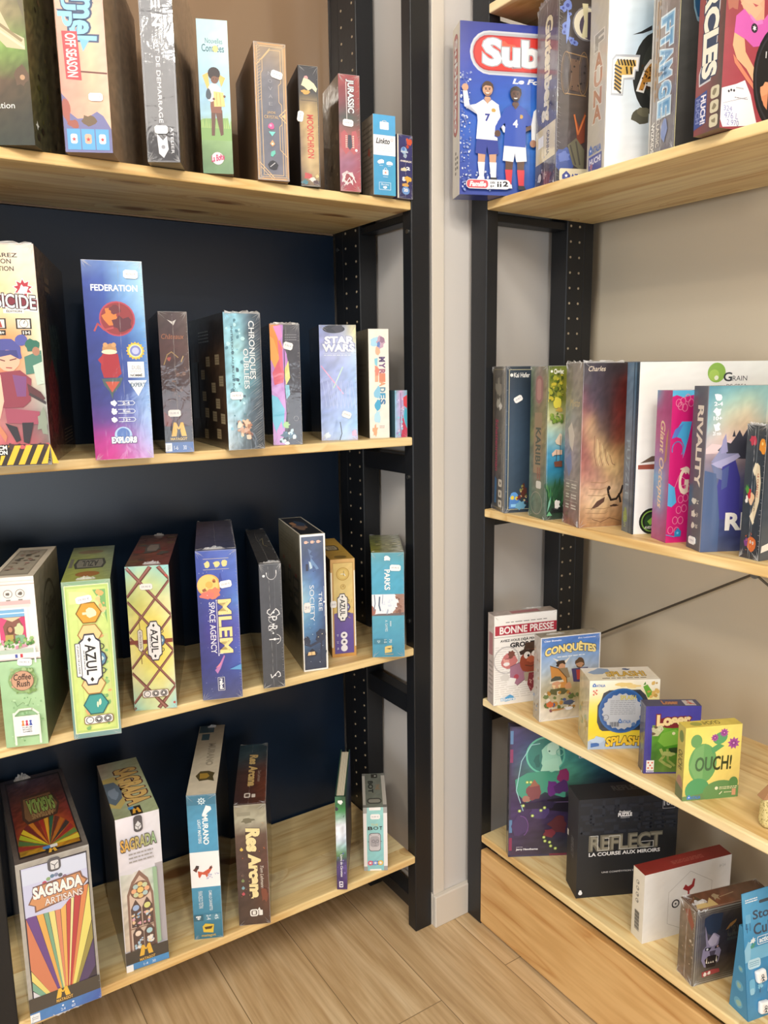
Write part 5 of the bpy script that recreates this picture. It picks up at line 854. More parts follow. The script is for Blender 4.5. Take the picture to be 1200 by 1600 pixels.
f = b['T']; f.g(['b8a898 a8b49c a8b090', 'a8b098 b0bc9c a4b08c', '8c9470 98a484 a4b48c'], .04); f.p([(.0, .7), (.3, .72), (.5, .5), (.46, .3), (.2, .15), (0, .2)], 'b8a868'); f.p([(.0, .62), (.25, .62), (.38, .48), (.32, .32), (.12, .22), (0, .28)], '5c6c7c'); f.bl(.14, .42, .12, .1, '7c8ca0', .3); f.t('SAGRADA', .4, .18, .86, .82, 'd0b06c', -90, .06, 0, '5c3434', .05, tilt=.15); f.r(.38, .0, .64, .14, '2c2824'); pub_m(f, .52, .07, .1, .04, 'd8a43c', '2c2824'); f.r(.36, .1, .48, .14, '4a8cc8'); done(b)

b = box('murano', 'L4', -.5028, .0243, -25.1, .0542, .295, .2995, 'blue and white box with a red fox running across the white middle', 'wrap', side='26323c')
f = b['F']; f.g(['3c7c98 3c7894', '4c9cc4 4898c0', '4a98c0 4896bc'], .02, None, None, 0, .6, 1, 1); f.g(['4494b8 4290b4', '3c84a4 38809c', '2c6c84 286880'], .02, None, None, 0, 0, 1, .37); f.r(0, .365, 1, .61, 'f0eeee'); f.r(0, .93, 1, 1, '387490')
f.st(.5, .955, .15, 'c8dce4', 8, .6); f.st(.5, .955, .09, '3c7894', 8, .6); f.e(.5, .955, .03, None, 'e8f0f0'); f.p([(.5, .865), (.64, .925), (.8, .915), (.82, .895), (.68, .875), (.58, .85)], 'f2f2f2'); f.t('MURANO', .5, .66, .68, .86, 'eef4f6', -90, .03); f.t('LIGHT MASTERS', .33, .67, .43, .83, 'e0ecf0', -90, .02)
f.p([(.12, .49), (.2, .52), (.3, .515), (.28, .495), (.2, .485)], '3c3034'); f.p([(.08, .49), (.2, .47), (.26, .5), (.16, .5)], '5c2c28'); f.p([(.24, .48), (.42, .47), (.62, .49), (.68, .51), (.76, .5), (.7, .48), (.62, .455), (.54, .43), (.5, .45), (.38, .455), (.3, .43), (.26, .44)], 'c85840'); f.p([(.62, .49), (.74, .515), (.72, .49)], '3c3034'); f.sc(14, .5, .42, .95, .46, .03, 'b8b8d0 c8c4d8 a8b0d0')
f.t('CAMILLO CAVANETTO', .58, .2, .68, .34, 'e4eef2', -90, .01); f.t('FRANCESCO TESTINI', .22, .22, .36, .34, 'd8e6ec', -90, .01); f.r(.02, .13, .34, .175, '2c6074'); f.t('8+', .1, .14, .26, .165, 'f0f4f4', -90, .03); f.r(.4, .13, .94, .175, '4c88a0'); f.t('2-4', .46, .135, .6, .17, 'e4eef2', -90); f.t('45', .74, .135, .86, .17, 'e4eef2', -90)
f.p([(.32, .05), (.66, .04), (.7, .1), (.4, .11), (.3, .09)], 'd8b840'); f.p([(.36, .085), (.66, .09), (.6, .07), (.4, .068)], '4c3c20'); f.t('matagot', .26, .012, .74, .032, 'b8a464', 0, .03)
f = b['T']; f.g(['b0a894 b4ac98', 'bcb4a0 c0b8a4', 'd0c8b4 d4ccb8'], .02); f.r(.02, .88, .6, 1, '34505c'); f.r(.16, .76, .46, .86, '3c5864'); f.t('MURANO', .5, .38, .74, .7, 'a49c8a', -90, .0, 0, '8a8474', .04); f.p([(.2, .24), (.34, .3), (.64, .3), (.86, .27), (.9, .3), (.82, .22), (.88, .16), (.66, .18), (.36, .17)], '4c4428'); f.p([(.34, .27), (.6, .27), (.7, .23), (.6, .2), (.36, .2)], '9c8034'); tuft(b, 'T', .5, .97, .02, .006, 14)
b['R'].g(['1c242c 161c24 101418'], .04); b['L'].r(0, 0, 1, 1, 'c8c4b8'); done(b)

b = box('res', 'L4', -.4162, .0121, -25.8, .0609, .25, .2565, 'dark reddish brown box with cream blackletter title on spine and top', 'wrap', side='2c201c')
f = b['F']; f.g(['7c7664 8a8470 7a7460', 'a8a490 b0ac98 a8a490', '5c4a42 5a463e 5c463e', '4c3a36 4c3834 5a3c34', '48383a 4c3634 5a3a34', '463634 4c3632 604034', '443432 48342e 643e32', '42322e 48342c 5a3a2e', '3e302e 42302a 48342c'], .06)
f.r(.08, .91, .5, .94, '8a8674'); f.bl(.4, .87, .2, .02, '6c6856', .3); f.t('Res', .36, .62, .74, .8, 'ecd8a0', -90, .06, .1, '3c2c28', .03); f.t('Arcana', .4, .23, .74, .585, 'ecd8a0', -90, .06, .1, '3c2c28', .03); f.t('Tom Lehmann', .74, .3, .84, .49, 'e0d8cc', -90, 0, .35)
for v, c in ((.635, 'd8b858'), (.375, '7c8c5c'), (.315, '7ca4b0'), (.265, 'b8505c'), (.42, '5c4c48')): f.e(.18, v, .05, None, c); f.p([(.14, v+.003), (.22, v+.003), (.18, v+.02)], c)
f.rr(.36, .07, .62, .13, 'e8e4de', .3); f.rr(.4, .08, .58, .12, '5c4c44', .3); f.rr(.44, .085, .54, .115, 'e8e4de', .2); f.rr(.64, .075, .76, .12, 'e8e4de', .2); f.p([(.6, .12), (.66, .145), (.7, .12)], 'e8e4de'); f.sc(20, .1, .2, .95, .85, .012, 'd8783c e89c50 c86038'); f.bl(.85, .25, .12, .06, '7c4434', .3)
f = b['T']; f.g(['2c4450 34505c 2c4450', '2c3c44 3a4448 34383c', '3c2c28 4a302a 5c3428', '3c2a28 4a2c26 6c3a28', '38282a 4a2c26 5c3428'], .08); f.t('Res', .4, .64, .66, .8, 'c8ac70', -90, .05, .1); f.t('Arcana', .4, .28, .66, .6, 'c8ac70', -90, .05, .1); f.t('Tom Lehmann', .7, .34, .8, .52, 'a8988c', -90, 0, .35); f.rr(.3, .1, .5, .17, 'd8d0c8', .3); f.rr(.34, .115, .46, .155, '5c4840', .3); f.rr(.54, .1, .66, .15, 'd8d0c8', .2); done(b)

# the thin book among the boxes
A = R_(-33.5); w_, d_, h_ = .0215, .205, .2114
bo = empty('hardcover_book', (-.2021+math.cos(A)*w_/2-math.sin(A)*d_/2, -.0003+math.sin(A)*w_/2+math.cos(A)*d_/2, ZL[3]+.0002), A, label='thin purple and green hardcover book standing with its spine to the viewer', cat='book', group=GR['L4'])
m = Mesh(); f = Face(m, (-w_/2, -d_/2, 0), (w_, 0, 0), (0, 0, h_), 5); f.k = -1
f.g(['3c6c54 2c4c3c', '34744c 2c6440', '3c8050 349048', '8cb8a0 a8c8c0', 'e4e8f0 dce0ec', 'e8ecf4 dce2f0', 'dce4f0 c8d8ec', 'a8c8c4 90b8b8', '6c9c5c 4c7c58', '44405c 443c68', '54447c 5c4c8c', '4c3c74 54407c', '402c5c 48306c', '3c2458 442c64'], .08)
f.bl(.45, .94, .22, .02, 'e8ece8', .4); f.bl(.15, .87, .15, .02, '342c44', .3); f.ln([(.75, .78), (.85, .8)], .001, '2c2c34'); f.sc(20, .1, .1, .9, .4, .06, '6c5ca0 8c7cc0 3c3468 5c6cac'); f.t('Livre de Carottes', .4, .14, .6, .38, 'f0f0f4', -90, .02); f.rr(.22, .025, .6, .09, 'ece8f0', .15); f.rr(.3, .035, .54, .08, '4c3c6c', .2); f.bl(.42, .055, .1, None, 'e8e4f0', .3)
for sx, nm in ((-1, 0), (1, 1)):
    x0, x1 = (-w_/2, -w_/2+.0028) if sx < 0 else (w_/2-.0028, w_/2)
    cf = [('2c5c48 34604c 3c4c6c', '2c3c3c 344454 3c4468', '342c54 3c3460 3c345c'), ('34684c 4c6c8c 5c6c9c', '3c4458 4c5884 44507c', '38305c 40386c 3a3060')][nm]
    g = Face(m, (x1, -d_/2, 0), (0, d_, 0), (0, 0, h_), 7) if sx > 0 else Face(m, (x0, d_/2, 0), (0, -d_, 0), (0, 0, h_), 8); g.k = -1; g.g(list(cf), .08)
    g = Face(m, (x0, d_/2, 0), (0, -d_, 0), (0, 0, h_)) if sx > 0 else Face(m, (x1, -d_/2, 0), (0, d_, 0), (0, 0, h_)); g.k = -1; g.r(0, 0, 1, 1, 'e4dcc8')
    g = Face(m, (x0, -d_/2, h_), (x1-x0, 0, 0), (0, d_, 0)); g.k = -1; g.r(0, 0, 1, 1, '2c4c40')
    g = Face(m, (x1, d_/2, 0), (x0-x1, 0, 0), (0, 0, h_)); g.k = -1; g.r(0, 0, 1, 1, '2c4c40')
g = Face(m, (-w_/2, -d_/2, h_), (w_, 0, 0), (0, .004, 0)); g.k = -1; g.r(0, 0, 1, 1, '2c5444')
m.build('cover', M['gloss'], parent=bo)
m = Mesh(); X0, X1_ = -w_/2+.0029, w_/2-.0029
g = Face(m, (X0, -d_/2+.004, h_-.004), (X1_-X0, 0, 0), (0, d_-.008, 0)); g.k = -1; g.r(0, 0, 1, 1, 'e6e0cc')
for i in range(9): g.ln([(.08+i*.105, 0), (.08+i*.105, 1)], .0004, 'b8b098' if i % 3 else '6c6450')
g = Face(m, (X1_, d_/2-.004, .004), (X0-X1_, 0, 0), (0, 0, h_-.008)); g.k = -1; g.r(0, 0, 1, 1, 'e6e0cc')
m.build('page_block', M['matte'], parent=bo)

b = box('bot', 'L4', -.1226, .0204, -30.7, .0516, .1452, .1494, 'small turquoise box with silver corners, robot face and three coloured dots', 'gloss', side='a8a49c')
f = b['F']; f.r(0, 0, 1, 1, 'ece8e8'); f.g(['a0d4d4 98d0cc', '94d0d0 90ccd0', '8cc8d0 88c4c8'], .02, None, None, .14, .0, .84, 1); f.r(.25, .955, .73, 1, 'f4f0ee'); f.r(.25, 0, .73, .025, 'f4f0ee')
for u in (0, .84): f.r(u, .91, u+.16, 1, 'a4a4a4'); f.r(u, 0, u+.16, .07, 'a4a4a4')
f.t('THE', .32, .71, .62, .745, 'd8c878'); f.t('B', .2, .65, .38, .7, '2c3438', 0, .04); f.t('O', .42, .65, .62, .7, '2c3438', 0, .02); f.t('T', .68, .65, .78, .7, '2c3438', 0, .04)
f.rr(.22, .31, .72, .6, '5c5c64', .25); f.rr(.24, .32, .7, .59, 'c8c4c8', .25); f.rr(.28, .38, .66, .55, 'a8a4aa', .3); f.ring(.41, .47, .06, '6c6870', .3); f.ring(.58, .47, .06, '6c6870', .3); f.ln([(.5, .46), (.48, .43), (.52, .43)], .0006, '5c5860'); f.ln([(.44, .4), (.54, .4)], .0007, '4c4850'); f.r(.18, .46, .24, .47, '5c5c64'); f.r(.7, .46, .76, .47, '5c5c64'); f.e(.31, .57, .02, None, '8a8890'); f.e(.63, .57, .02, None, '8a8890')
f.r(.2, .095, .78, .155, '3c4850')
for u, c in ((.27, 'd8708c'), (.48, '7c9cd8'), (.7, 'e8c064')): f.e(u, .125, .115, None, c); f.bl(u, .125, .05, None, 'f0e8e8', .3)
f = b['T']; f.r(0, 0, 1, 1, 'c8c4bc'); f.g(['6c7068 747870', '7c8478 848c80'], .04, None, None, .12, 0, .84, 1); f.r(.4, .86, .68, .98, '34342f'); f.e(.58, .92, .05, None, 'c8c4b8'); f.t('BOT', .26, .42, .46, .76, '2c302c', -90, .04); f.t('THE', .58, .5, .74, .66, 'a87c4c', -90); f.rr(.18, .1, .8, .26, '4a4c48', .4); f.rr(.24, .13, .74, .23, '98988c', .4)
for u in (0, .84): f.r(u, 0, u+.16, .07, '7c7c78'); f.r(u, .93, u+.16, 1, '7c7c78')
sticker(b, 'F', .5, .86, .021, .0115, 0, '9,00 €'); done(b)

# ================================================================== right shelving, upper row (covers turned to the viewer)
def sub(f, u1, seed=3):          # the part of a cover left of u1, with its own 0..1 range
    g = Face(f.m, f.o, f.U*u1, f.V, seed); g.k = max(f.k, 0)+1; g.clip = False; return g
b = box('subb', 'R1', .056, -.0793, -21.9, .375, .046, .3005, 'royal blue box with two footballers and a large red and white title pill', 'gloss', side='2a3a94')
f = b['F']; f.g(['1c2a86 2438a0 2438a0', '2034a0 2a4cbc 243ca8', '1c48b0 2c6cd4 2850bc', '1c54b8 3484e0 2860c8', '2444a4 3c78d0 2c54b4', '2c3c94 3054ac 2c3c94'], .02)
s = sub(f, .40, 9); s.sc(120, .0, .05, .14, .72, .012, '8c9cc8 c8d0e0 5c70b8'); s.sc(60, .02, .02, .5, .14, .012, '7c90c8 3c54a8 c8d0e0')
f.rr(.05, .705, .96, .955, 'c8ccd4', .5); f.rr(.06, .715, .95, .945, 'b0b4bc', .5); f.rr(.066, .728, .944, .93, 'b02028', .5); f.rr(.075, .735, .935, .922, 'd8342c', .5); f.bl(.24, .87, .04, .025, 'ec6048', .4)
f.t('Subbuteo', .125, .765, .9, .905, 'f4f4f6', 0, .045, 0, 'a8a8b0', .03); f.t('Le Football de Table', .275, .662, .78, .69, 'f0f0f4', 0, .04, .2)
def player(s, cx, v0, H, skin, shirt, short, sock, hair, num, ncol, raise_l, beard):
    W = lambda x: cx+x*(.80 if abs(x) < .2 else .86)*H*s.H/s.W; V = lambda y: v0+y*H
    q = lambda pts, c: s.p([(W(x), V(y)) for x, y in pts], c)
    q([(-.13, .3), (-.02, .3), (-.035, .17), (-.13, .17)], skin); q([(.03, .3), (.14, .3), (.13, .17), (.04, .17)], skin)
    q([(-.135, .19), (-.03, .19), (-.045, .03), (-.11, .03)], sock); q([(.035, .19), (.14, .19), (.135, .02), (.06, .02)], sock); q([(-.12, .04), (-.04, .04), (-.03, 0), (-.15, 0)], 'e8e8ec'); q([(.05, .03), (.14, .03), (.17, -.015), (.06, -.01)], '26262c')
    q([(-.15, .46), (.15, .46), (.17, .28), (.02, .27), (0, .36), (-.02, .27), (-.17, .28)], short)
    if raise_l: q([(-.16, .79), (-.12, .67), (-.24, .78), (-.27, .92), (-.33, .92), (-.31, .76)], shirt); s.e(W(-.3), V(.955), .042, None, skin); q([(.16, .79), (.13, .66), (.25, .56), (.34, .53), (.33, .5), (.22, .51)], shirt)
    else: q([(-.16, .78), (-.12, .68), (-.2, .6), (-.21, .5), (-.27, .52), (-.26, .62)], shirt); s.e(W(-.23), V(.55), .04, None, skin); q([(.16, .78), (.12, .66), (.22, .6), (.26, .68)], shirt); q([(.24, .66), (.2, .6), (-.02, .52), (-.04, .56)], skin); s.e(W(-.05), V(.545), .04, None, skin)
    q([(-.165, .79), (-.06, .84), (0, .8), (.06, .84), (.165, .79), (.15, .62), (.15, .42), (-.16, .43), (-.14, .62)], shirt); q([(-.05, .845), (0, .795), (.05, .845), (.035, .87), (-.035, .87)], skin)
    s.e(W(0), V(.962), .076, None, hair, 18); s.e(W(0), V(.938), .064, None, skin, 18); s.p([(W(-.075), V(.96)), (W(-.03), V(.985)), (W(.05), V(.98)), (W(.08), V(.955)), (W(.075), V(1.0)), (W(0), V(1.03)), (W(-.07), V(1.0))], hair)
    q([(-.052, .918), (-.03, .905), (.03, .905), (.052, .918), (.035, .882), (0, .872), (-.035, .882)], beard); q([(-.03, .912), (.03, .912), (.015, .9), (-.015, .9)], 'ece4e0')
    s.e(W(-.026), V(.945), .008, None, '261c18'); s.e(W(.026), V(.945), .008, None, '261c18'); s.ln([(W(-.04), V(.957)), (W(-.015), V(.958))], .0012, hair); s.ln([(W(.015), V(.958)), (W(.04), V(.957))], .0012, hair); q([(-.004, .945), (.012, .922), (-.008, .92)], beard)
    s.t(num, W(-.03), V(.62), W(.03), V(.69), ncol, 0, .04); s.bl(W(.085), V(.73), .025, None, 'c8a04c', .3, 8)
player(s, .345, .085, .56, 'c89a7c', 'eceef4', '2a3a94', 'e8eaf0', '4a3020', '7', '2a3a94', True, '9c7058')
player(s, .71, .04, .585, '5c3f34', '2c50b4', 'f0f0f4', 'd03844', '241a18', '4', 'f0f0f4', False, '33241e')
s.p([(1.0, .52), (1.0, .3), (.93, .3), (.92, .42), (.95, .5)], 'eceef2'); s.e(.95, .31, .045, None, 'a87c64')
s.rr(.07, .032, .655, .088, 'f0f0f4', .5); s.rr(.08, .036, .36, .084, 'd0525c', .4); s.t('Famille', .12, .046, .33, .074, 'f4f0f0', 0, .04, .2); s.t('DÈS', .39, .064, .45, .078, '2a2a34', 0, .03); s.t('6+', .39, .042, .44, .056, '2a2a34', 0, .03); s.t('2', .56, .05, .62, .078, '1c1c24', 0, .04)
for u in (.49, .525): s.e(u, .072, .01, None, '1c1c24'); s.r(u-.01, .045, u+.01, .065, '1c1c24')
f = b['L']; f.g(['dcd4c4 d8d0c0', 'd8d0c4 d0c8bc', 'd4ccc0 ccc4b8'], .012); f.rr(.12, .36, .72, .955, '8c2c30', .5); f.rr(.18, .37, .66, .945, 'b03c3c', .5); f.t('Subbuteo', .24, .39, .62, .92, 'e0dcdc', -90, .03, 0, '7c3c40', .03)
for i in range(5): f.r(.38, .25-i*.03, .52, .268-i*.03, '4a4640'); f.r(.6, .22-i*.03, .76, .236-i*.03, '3a3834') if i < 3 else None
f.r(.9, 0, 1, 1, 'e4dccc'); b['T'].g(['a8303c c04850'], .03); done(b)

b = box('guten', 'R1', .1493, -.2341, -22.1, .27, .094, .3178, 'thick dark purple box whose spine carries a pale blackletter title, in shiny wrap', 'wrap', side='342c34')
f = b['F']; f.g(['3c342e 4a4038 54483e', '403a3a 4c4240 4a3c34', '443c40 544840 54402f', '48403c 5c4838 603f2c', '443e44 543c30 5c3422', '34343e 3c3430 3c3028'], .06)
s = sub(f, .20, 11); s.e(1.0, .83, .52, None, '7c7a80'); s.e(1.0, .83, .47, None, 'e4dcc4', 24); s.e(1.14, .82, .42, None, '4c4254', 24); s.p([(.8, .93), (1.0, .93), (1.0, .76), (.8, .76), (.88, .84)], 'd8d0a8')
for (u, v, r) in ((.3, .915, .15), (.15, .9, .1), (.36, .87, .08), (.25, .81, .12), (.2, .78, .1), (.45, .74, .1), (.56, .73, .1)): s.bl(u, v, r, None, '6c80c4', .35, 9); s.e(u, v, r*.4, None, '3c4890')
s.p([(.3, .9), (.4, .84), (.36, .76), (.28, .72), (.26, .8)], '7c94d4')
for u in (.3, .9): s.ring(u, .575, .17, 'a08058', .09, .11); s.ring(u, .575, .12, '7c6448', .09, .095)
s.ln([(.3, .68), (1.0, .66)], .0016, 'a08058'); s.ln([(.3, .47), (1.0, .46)], .0016, 'a08058'); s.p([(.45, .65), (.75, .64), (.75, .48), (.45, .49)], '6c5444'); s.sc(12, .48, .46, .95, .66, .03, '2c2420')
s.p([(.62, .36), (.8, .3), (1, .38), (1, .22), (.76, .2)], '7c3c28'); s.ln([(.62, .36), (.76, .26), (1, .36)], .003, 'c8703c'); s.bl(.3, .12, .32, .07, '3c5090', .2, 14); s.bl(.3, .14, .2, .03, '5c70b4', .3); s.p([(.4, .2), (.7, .24), (1, .18), (1, .06), (.6, .1)], '6c6854'); s.ln([(.5, .2), (.7, .1)], .003, '4c4840'); s.ln([(.7, .22), (.85, .1)], .003, '4c4840')
s.rr(.14, .012, 1.3, .078, 'e0d4b4', .15); house(s, .24, .022, 1.2, .066, '3c4890')
f = b['L']; f.g(['8c8884 7c7674 6a6466', '5c4a54 644c58 544854', '5c4654 5e4656 4a4452', '44445c 443f54 3e3c4c', '4a4a62 484458 403f50', '3c3c50 3c3848 36343f'], .06); f.t('Gutenberg', .3, .37, .72, .91, 'ece0bc', -90, .05, .1, '34303c', .03)
f.p([(.02, .155), (.98, .155), (.98, .34), (.02, .34)], 'd8c89c'); f.r(.14, .24, .4, .3, 'f2f0ea'); f.t('GRANNA', .55, .18, .68, .31, '3a342c', -90, .02); f.ln([(.42, .17), (.42, .3)], .0006, '8a7c5c'); f.rr(.14, .05, .34, .1, '2c2834', .2); f.e(.24, .075, .08, None, 'd8d4d0'); f.t('10+', .4, .055, .58, .095, 'c8c4c8'); f.rr(.66, .05, .84, .1, '2c2834', .2); f.sc(20, .05, .02, .95, .6, .02, 'a8a8b8 c8c8d0'); f.ln([(.6, 1), (.62, 0)], .0006, '9c9ca4')
b['T'].g(['5c5858 6c6868'], .1); tuft(b, 'L', .5, 1, .08, .008, 15); done(b)

b = box('fauna', 'R1', .1473, -.3482, -22.1, .285, .066, .30, 'white and light blue box with animal print capitals in front of a big dark bird', 'gloss', side='a8a092')
f = b['F']; f.g(['eef2f6 dce8f0 d0d8cc d8c8a8', 'ecf2f8 b8d8ec a8c8d4 c4c4a8', 'f0f4fa a8d0ec 90c4dc a8b8a8', 'f0f4f8 c8e0f0 a4cce0 a8bcb4', 'f2f4f8 dce8f0 c8d4d0 d0c8ac', 'f2f2f4 e8ecf0 dcd8cc d8ccb0'], .012)
s = Face(f.m, f.o+f.V*.012, f.U*.27, f.V*.787, 13); s.k = f.k+1; s.clip = False; s.e(1.14, .62, .55, .27, '2c2e2c', 28); s.e(1.2, .64, .4, .2, '3a3d38', 24); s.p([(.55, .86), (.75, .885), (1.0, .93), (1.0, .9), (.8, .875)], '2a2c30'); s.bl(.86, .34, .28, .055, '5c5a4c', .15, 14); s.bl(.92, .37, .18, .03, '74705c', .2)
s.p([(.10, .465), (.38, .465), (.4, .57), (.64, .575), (.66, .63), (.72, .63), (.75, .735), (.19, .73), (.11, .7)], 'b8bcc4'); s.p([(.12, .48), (.36, .48), (.38, .58), (.62, .59), (.64, .64), (.7, .64), (.72, .72), (.2, .715), (.13, .69)], 'f4f2ee'); s.p([(.17, .5), (.32, .5), (.34, .6), (.58, .605), (.6, .655), (.66, .66), (.66, .7), (.22, .695), (.18, .67)], 'dcb45c')
for i in range(6): s.ln([(.24+i*.07, .697), (.28+i*.07, .665)], .003, '30281c'); 
for i in range(7): s.ln([(.18, .66-i*.024), (.32, .64-i*.026)], .003, '30281c')
s.ln([(.44, .65), (.46, .612)], .003, '30281c'); s.ln([(.54, .65), (.56, .612)], .003, '30281c')
s.p([(.68, .5), (.86, .49), (.9, .53), (1.2, .54), (1.2, .72), (.98, .71), (.86, .66), (.72, .54)], 'f4f2ee'); s.p([(.74, .51), (.84, .505), (.9, .56), (1.1, .57), (1.1, .69), (1.0, .685), (.88, .64)], 'c88c3c'); s.sc(26, .78, .51, 1.0, .67, .022, '3c2814 4c3018', .3)
f = b['L']; f.g(['c4bba8 ccc2b0', 'beb5a2 c8bfac', 'b8b09e c4bba8'], .012)
for i, (ch, v) in enumerate(zip('FAUNA', (.69, .588, .502, .402, .317))): f.t(ch, .32, v-.04, .72, v+.04, 'b0784c' if i else '9c9484', 0, .04, .0, 'e0d8c8', .05)
house(f, .12, .112, .8, .165, '4c70b8'); f.p([(.12, .014), (.86, .014), (.86, .1), (.12, .1)], '484c90'); f.t('HUCH!', .18, .055, .8, .085, 'e8e4ec', 0, .04); f.bl(.3, .045, .08, None, 'a87080', .3); f.r(.96, 0, 1, 1, 'e4dcc8'); done(b)

b = box('anime', 'R1', .1473, -.4843, -22.1, .245, .0753, .28, 'grey brown box with blue outlined letters stacked down its spine, beside the bird cover', 'wrap', side='2c2a28')
f = b['F']; f.g(['5c5c5e 4c4a48 3a3632', '4a4a48 3c3a36 2c2a26', '3c3a38 2c2a26 24211e'], .04); s = sub(f, .13, 14); s.ln([(.02, 0), (.02, 1)], .001, 'd8d0a0'); s.p([(.62, .8), (.8, .84), (1.3, .83), (1.3, .62), (.9, .64), (.7, .7)], '8cb0c4'); s.p([(.68, .79), (.82, .82), (1.3, .81), (1.3, .65), (.92, .66), (.76, .71)], '2c5c84')
f = b['L']; f.g(['b0a698 8a7c72 7c7068', 'a89e90 84746c 786a64', 'a49a8c 806f68 746660', '9c948a 7a6a66 6c605c', '98928a 6a605e 605856', '8e8a86 625c5c 585252'], .04)
for ch, v in zip('FTAMGE', (.67, .59, .51, .43, .335, .24)): f.t(ch, .36, v-.034, .76, v+.034, '86b8d8', -90, .06, .05, 'd4e4ec', .06); f.t(ch, .38, v-.031, .74, v+.031, '5c98c4', -90, .01, .05)
f.tx(.14, .3, .3, .95, 2, 'a88454', .5, True); f.t('WIZKIDS', .1, .03, .22, .19, 'e8e4dc', -90, .03); f.t('CLASSIC', .3, .05, .42, .2, 'd8d0c4', -90, .02); f.bl(.6, .12, .12, .06, '6c80b4', .2); f.r(.0, 0, .07, 1, 'b8b4ac'); done(b)

b = box('rcles', 'R1', .1167, -.5819, -9.9, .265, .0481, .27, 'brick red box with a pink shirted person holding a black dial, upper right corner', 'gloss', side='5c2c2c')
f = b['F']; f.g(['8c4440 9c3c44 a83848', '94444a a83c4c a83444', 'a04450 a83a48 9c2c3c', '98404a a03844 8c2834'], .02); s = sub(f, .33, 15)
s.bl(.16, .64, .12, .08, 'b07060', .3); s.p([(.24, .64), (.3, .63), (.8, .66), (.82, .55), (.7, .535), (.55, .54), (.36, .58)], 'e0a888'); s.p([(.3, .6), (.52, .655), (.62, .64), (.78, .6), (.56, .52), (.5, .56)], 'e8b090'); s.e(.52, .68, .3, .075, 'e8b494'); s.p([(.55, .615), (.68, .61), (.62, .6)], 'b8505c')
s.p([(.38, .58), (.5, .555), (.66, .53), (.8, .545), (1, .62), (1, .44), (.62, .41), (.44, .44), (.2, .46), (.22, .54)], 'd060b0'); s.p([(.5, .565), (.66, .535), (.78, .55), (.8, .53), (.66, .515), (.52, .545)], 'e080c4'); s.e(.62, .5, .07, None, '2a2430'); s.st(.62, .5, .045, 'e8e4e8', 6, .5)
s.p([(.2, .46), (.42, .44), (.46, .38), (.7, .3), (1, .27), (1, .16), (.8, .2), (.5, .3), (.28, .34), (.18, .4)], 'e8b088'); s.p([(.2, .36), (.5, .28), (.8, .2), (.8, .18), (.5, .25), (.24, .32)], 'd88468')
s.e(1.35, .28, .7, .28, '16161a', 32); s.ring(1.35, .28, .64, '34343c', .05, .25, 100, 240); s.bl(.95, .2, .12, .05, 'e0a078', .2); s.p([(.86, .18), (1, .2), (1, .12), (.92, .14)], 'd89068'); s.t('11', .9, .37, .98, .4, 'e8e8ec', -20, .02)
s.p([(0, .19), (.3, .22), (.48, .245), (.62, .18), (.8, .035), (.06, .005), (.0, .04)], 'eceaf2'); s.ln([(.05, .12), (.55, .165)], .0005, '7c7c84'); 
for u, v in ((.15, .18), (.2, .187), (.26, .187)): s.e(u, v, .02, None, '2c2c34')
s.t('324', .06, .085, .24, .11, '8c94c8'); s.t('476 L', .08, .05, .38, .08, '8c94c8'); s.t('2 970', .14, .018, .4, .045, '7c84bc'); s.tx(.3, .195, .46, .21, 1, 'b4b4bc'); s.tx(.28, .15, .56, .16, 1, '9a9aa4')
f = b['L']; f.g(['844040 8c4444 5c4240', '8c4648 884848 54403c', '8c4a4c 7c4c4a 524440', '844648 6c4a4c 4c4440'], .03); f.p([(.2, .83), (.3, .4), (.1, .3), (.12, .24), (.56, .25), (.74, .42), (.84, .8)], 'c8c8cc'); f.p([(.22, .82), (.33, .4), (.14, .3), (.15, .25), (.54, .26), (.71, .42), (.8, .8)], '34425c'); f.t('CIRCLES', .24, .275, .74, .84, 'ece6d4', -90, .05, 0, '34425c', .04)
for v in (.185, .115, .045): f.rr(.6, v-.03, .92, v+.03, 'd0c8ac', .25); f.bl(.76, v, .08, None, '8a8068', .4, 7)
f.p([(0, .03), (.46, .05), (.46, .21), (0, .19)], '40508c'); f.t('HUCH!', .24, .05, .42, .19, 'e4e0e8', -90, .04); f.t('HUCH', .06, .06, .2, .18, '7c88b8', -90, .03); done(b)

# ================================================================== right shelving, close row of covers
b = box('kai', 'R2', .1365, -.1267, -19.1, .20, .068, .2934, 'dark slate box with a thin cream border and a small white tag stuck askew', 'wrap', side='20242a')
f = b['F']; f.g(['2c3844 28323c 1c242c', '34465a 2a3846 1e2832', '384e64 2c3e50 202c38', '34485c 2a3a4a 1e2a34', '2c3c4c 263440 1c262e'], .02); f.fr(.007, .0009, 'd0c8a0'); s = sub(f, .25, 16); s.t('Kai Hafer', .34, .925, 1.0, .955, 'e8e8e4', 0, .02); s.st(.24, .94, .08, 'e8e8e4', 6, .7)
s.bl(.42, .1, .2, .045, '5c98d8', .1, 14); s.p([(.22, .09), (.62, .09), (.66, .03), (.2, .03)], '4c80c4'); s.e(.34, .105, .08, None, 'e0c840'); s.e(.54, .1, .08, None, 'e0c840'); s.r(.28, .04, .6, .06, '8cc4ec'); s.bl(.82, .14, .12, .05, '5c3028', .4); s.sc(20, .55, .05, 1.0, .2, .05, '7c2c2c 8c8c4c c8b080 3c4c34'); s.bl(.7, .05, .2, .03, '6ca4c4', .3)
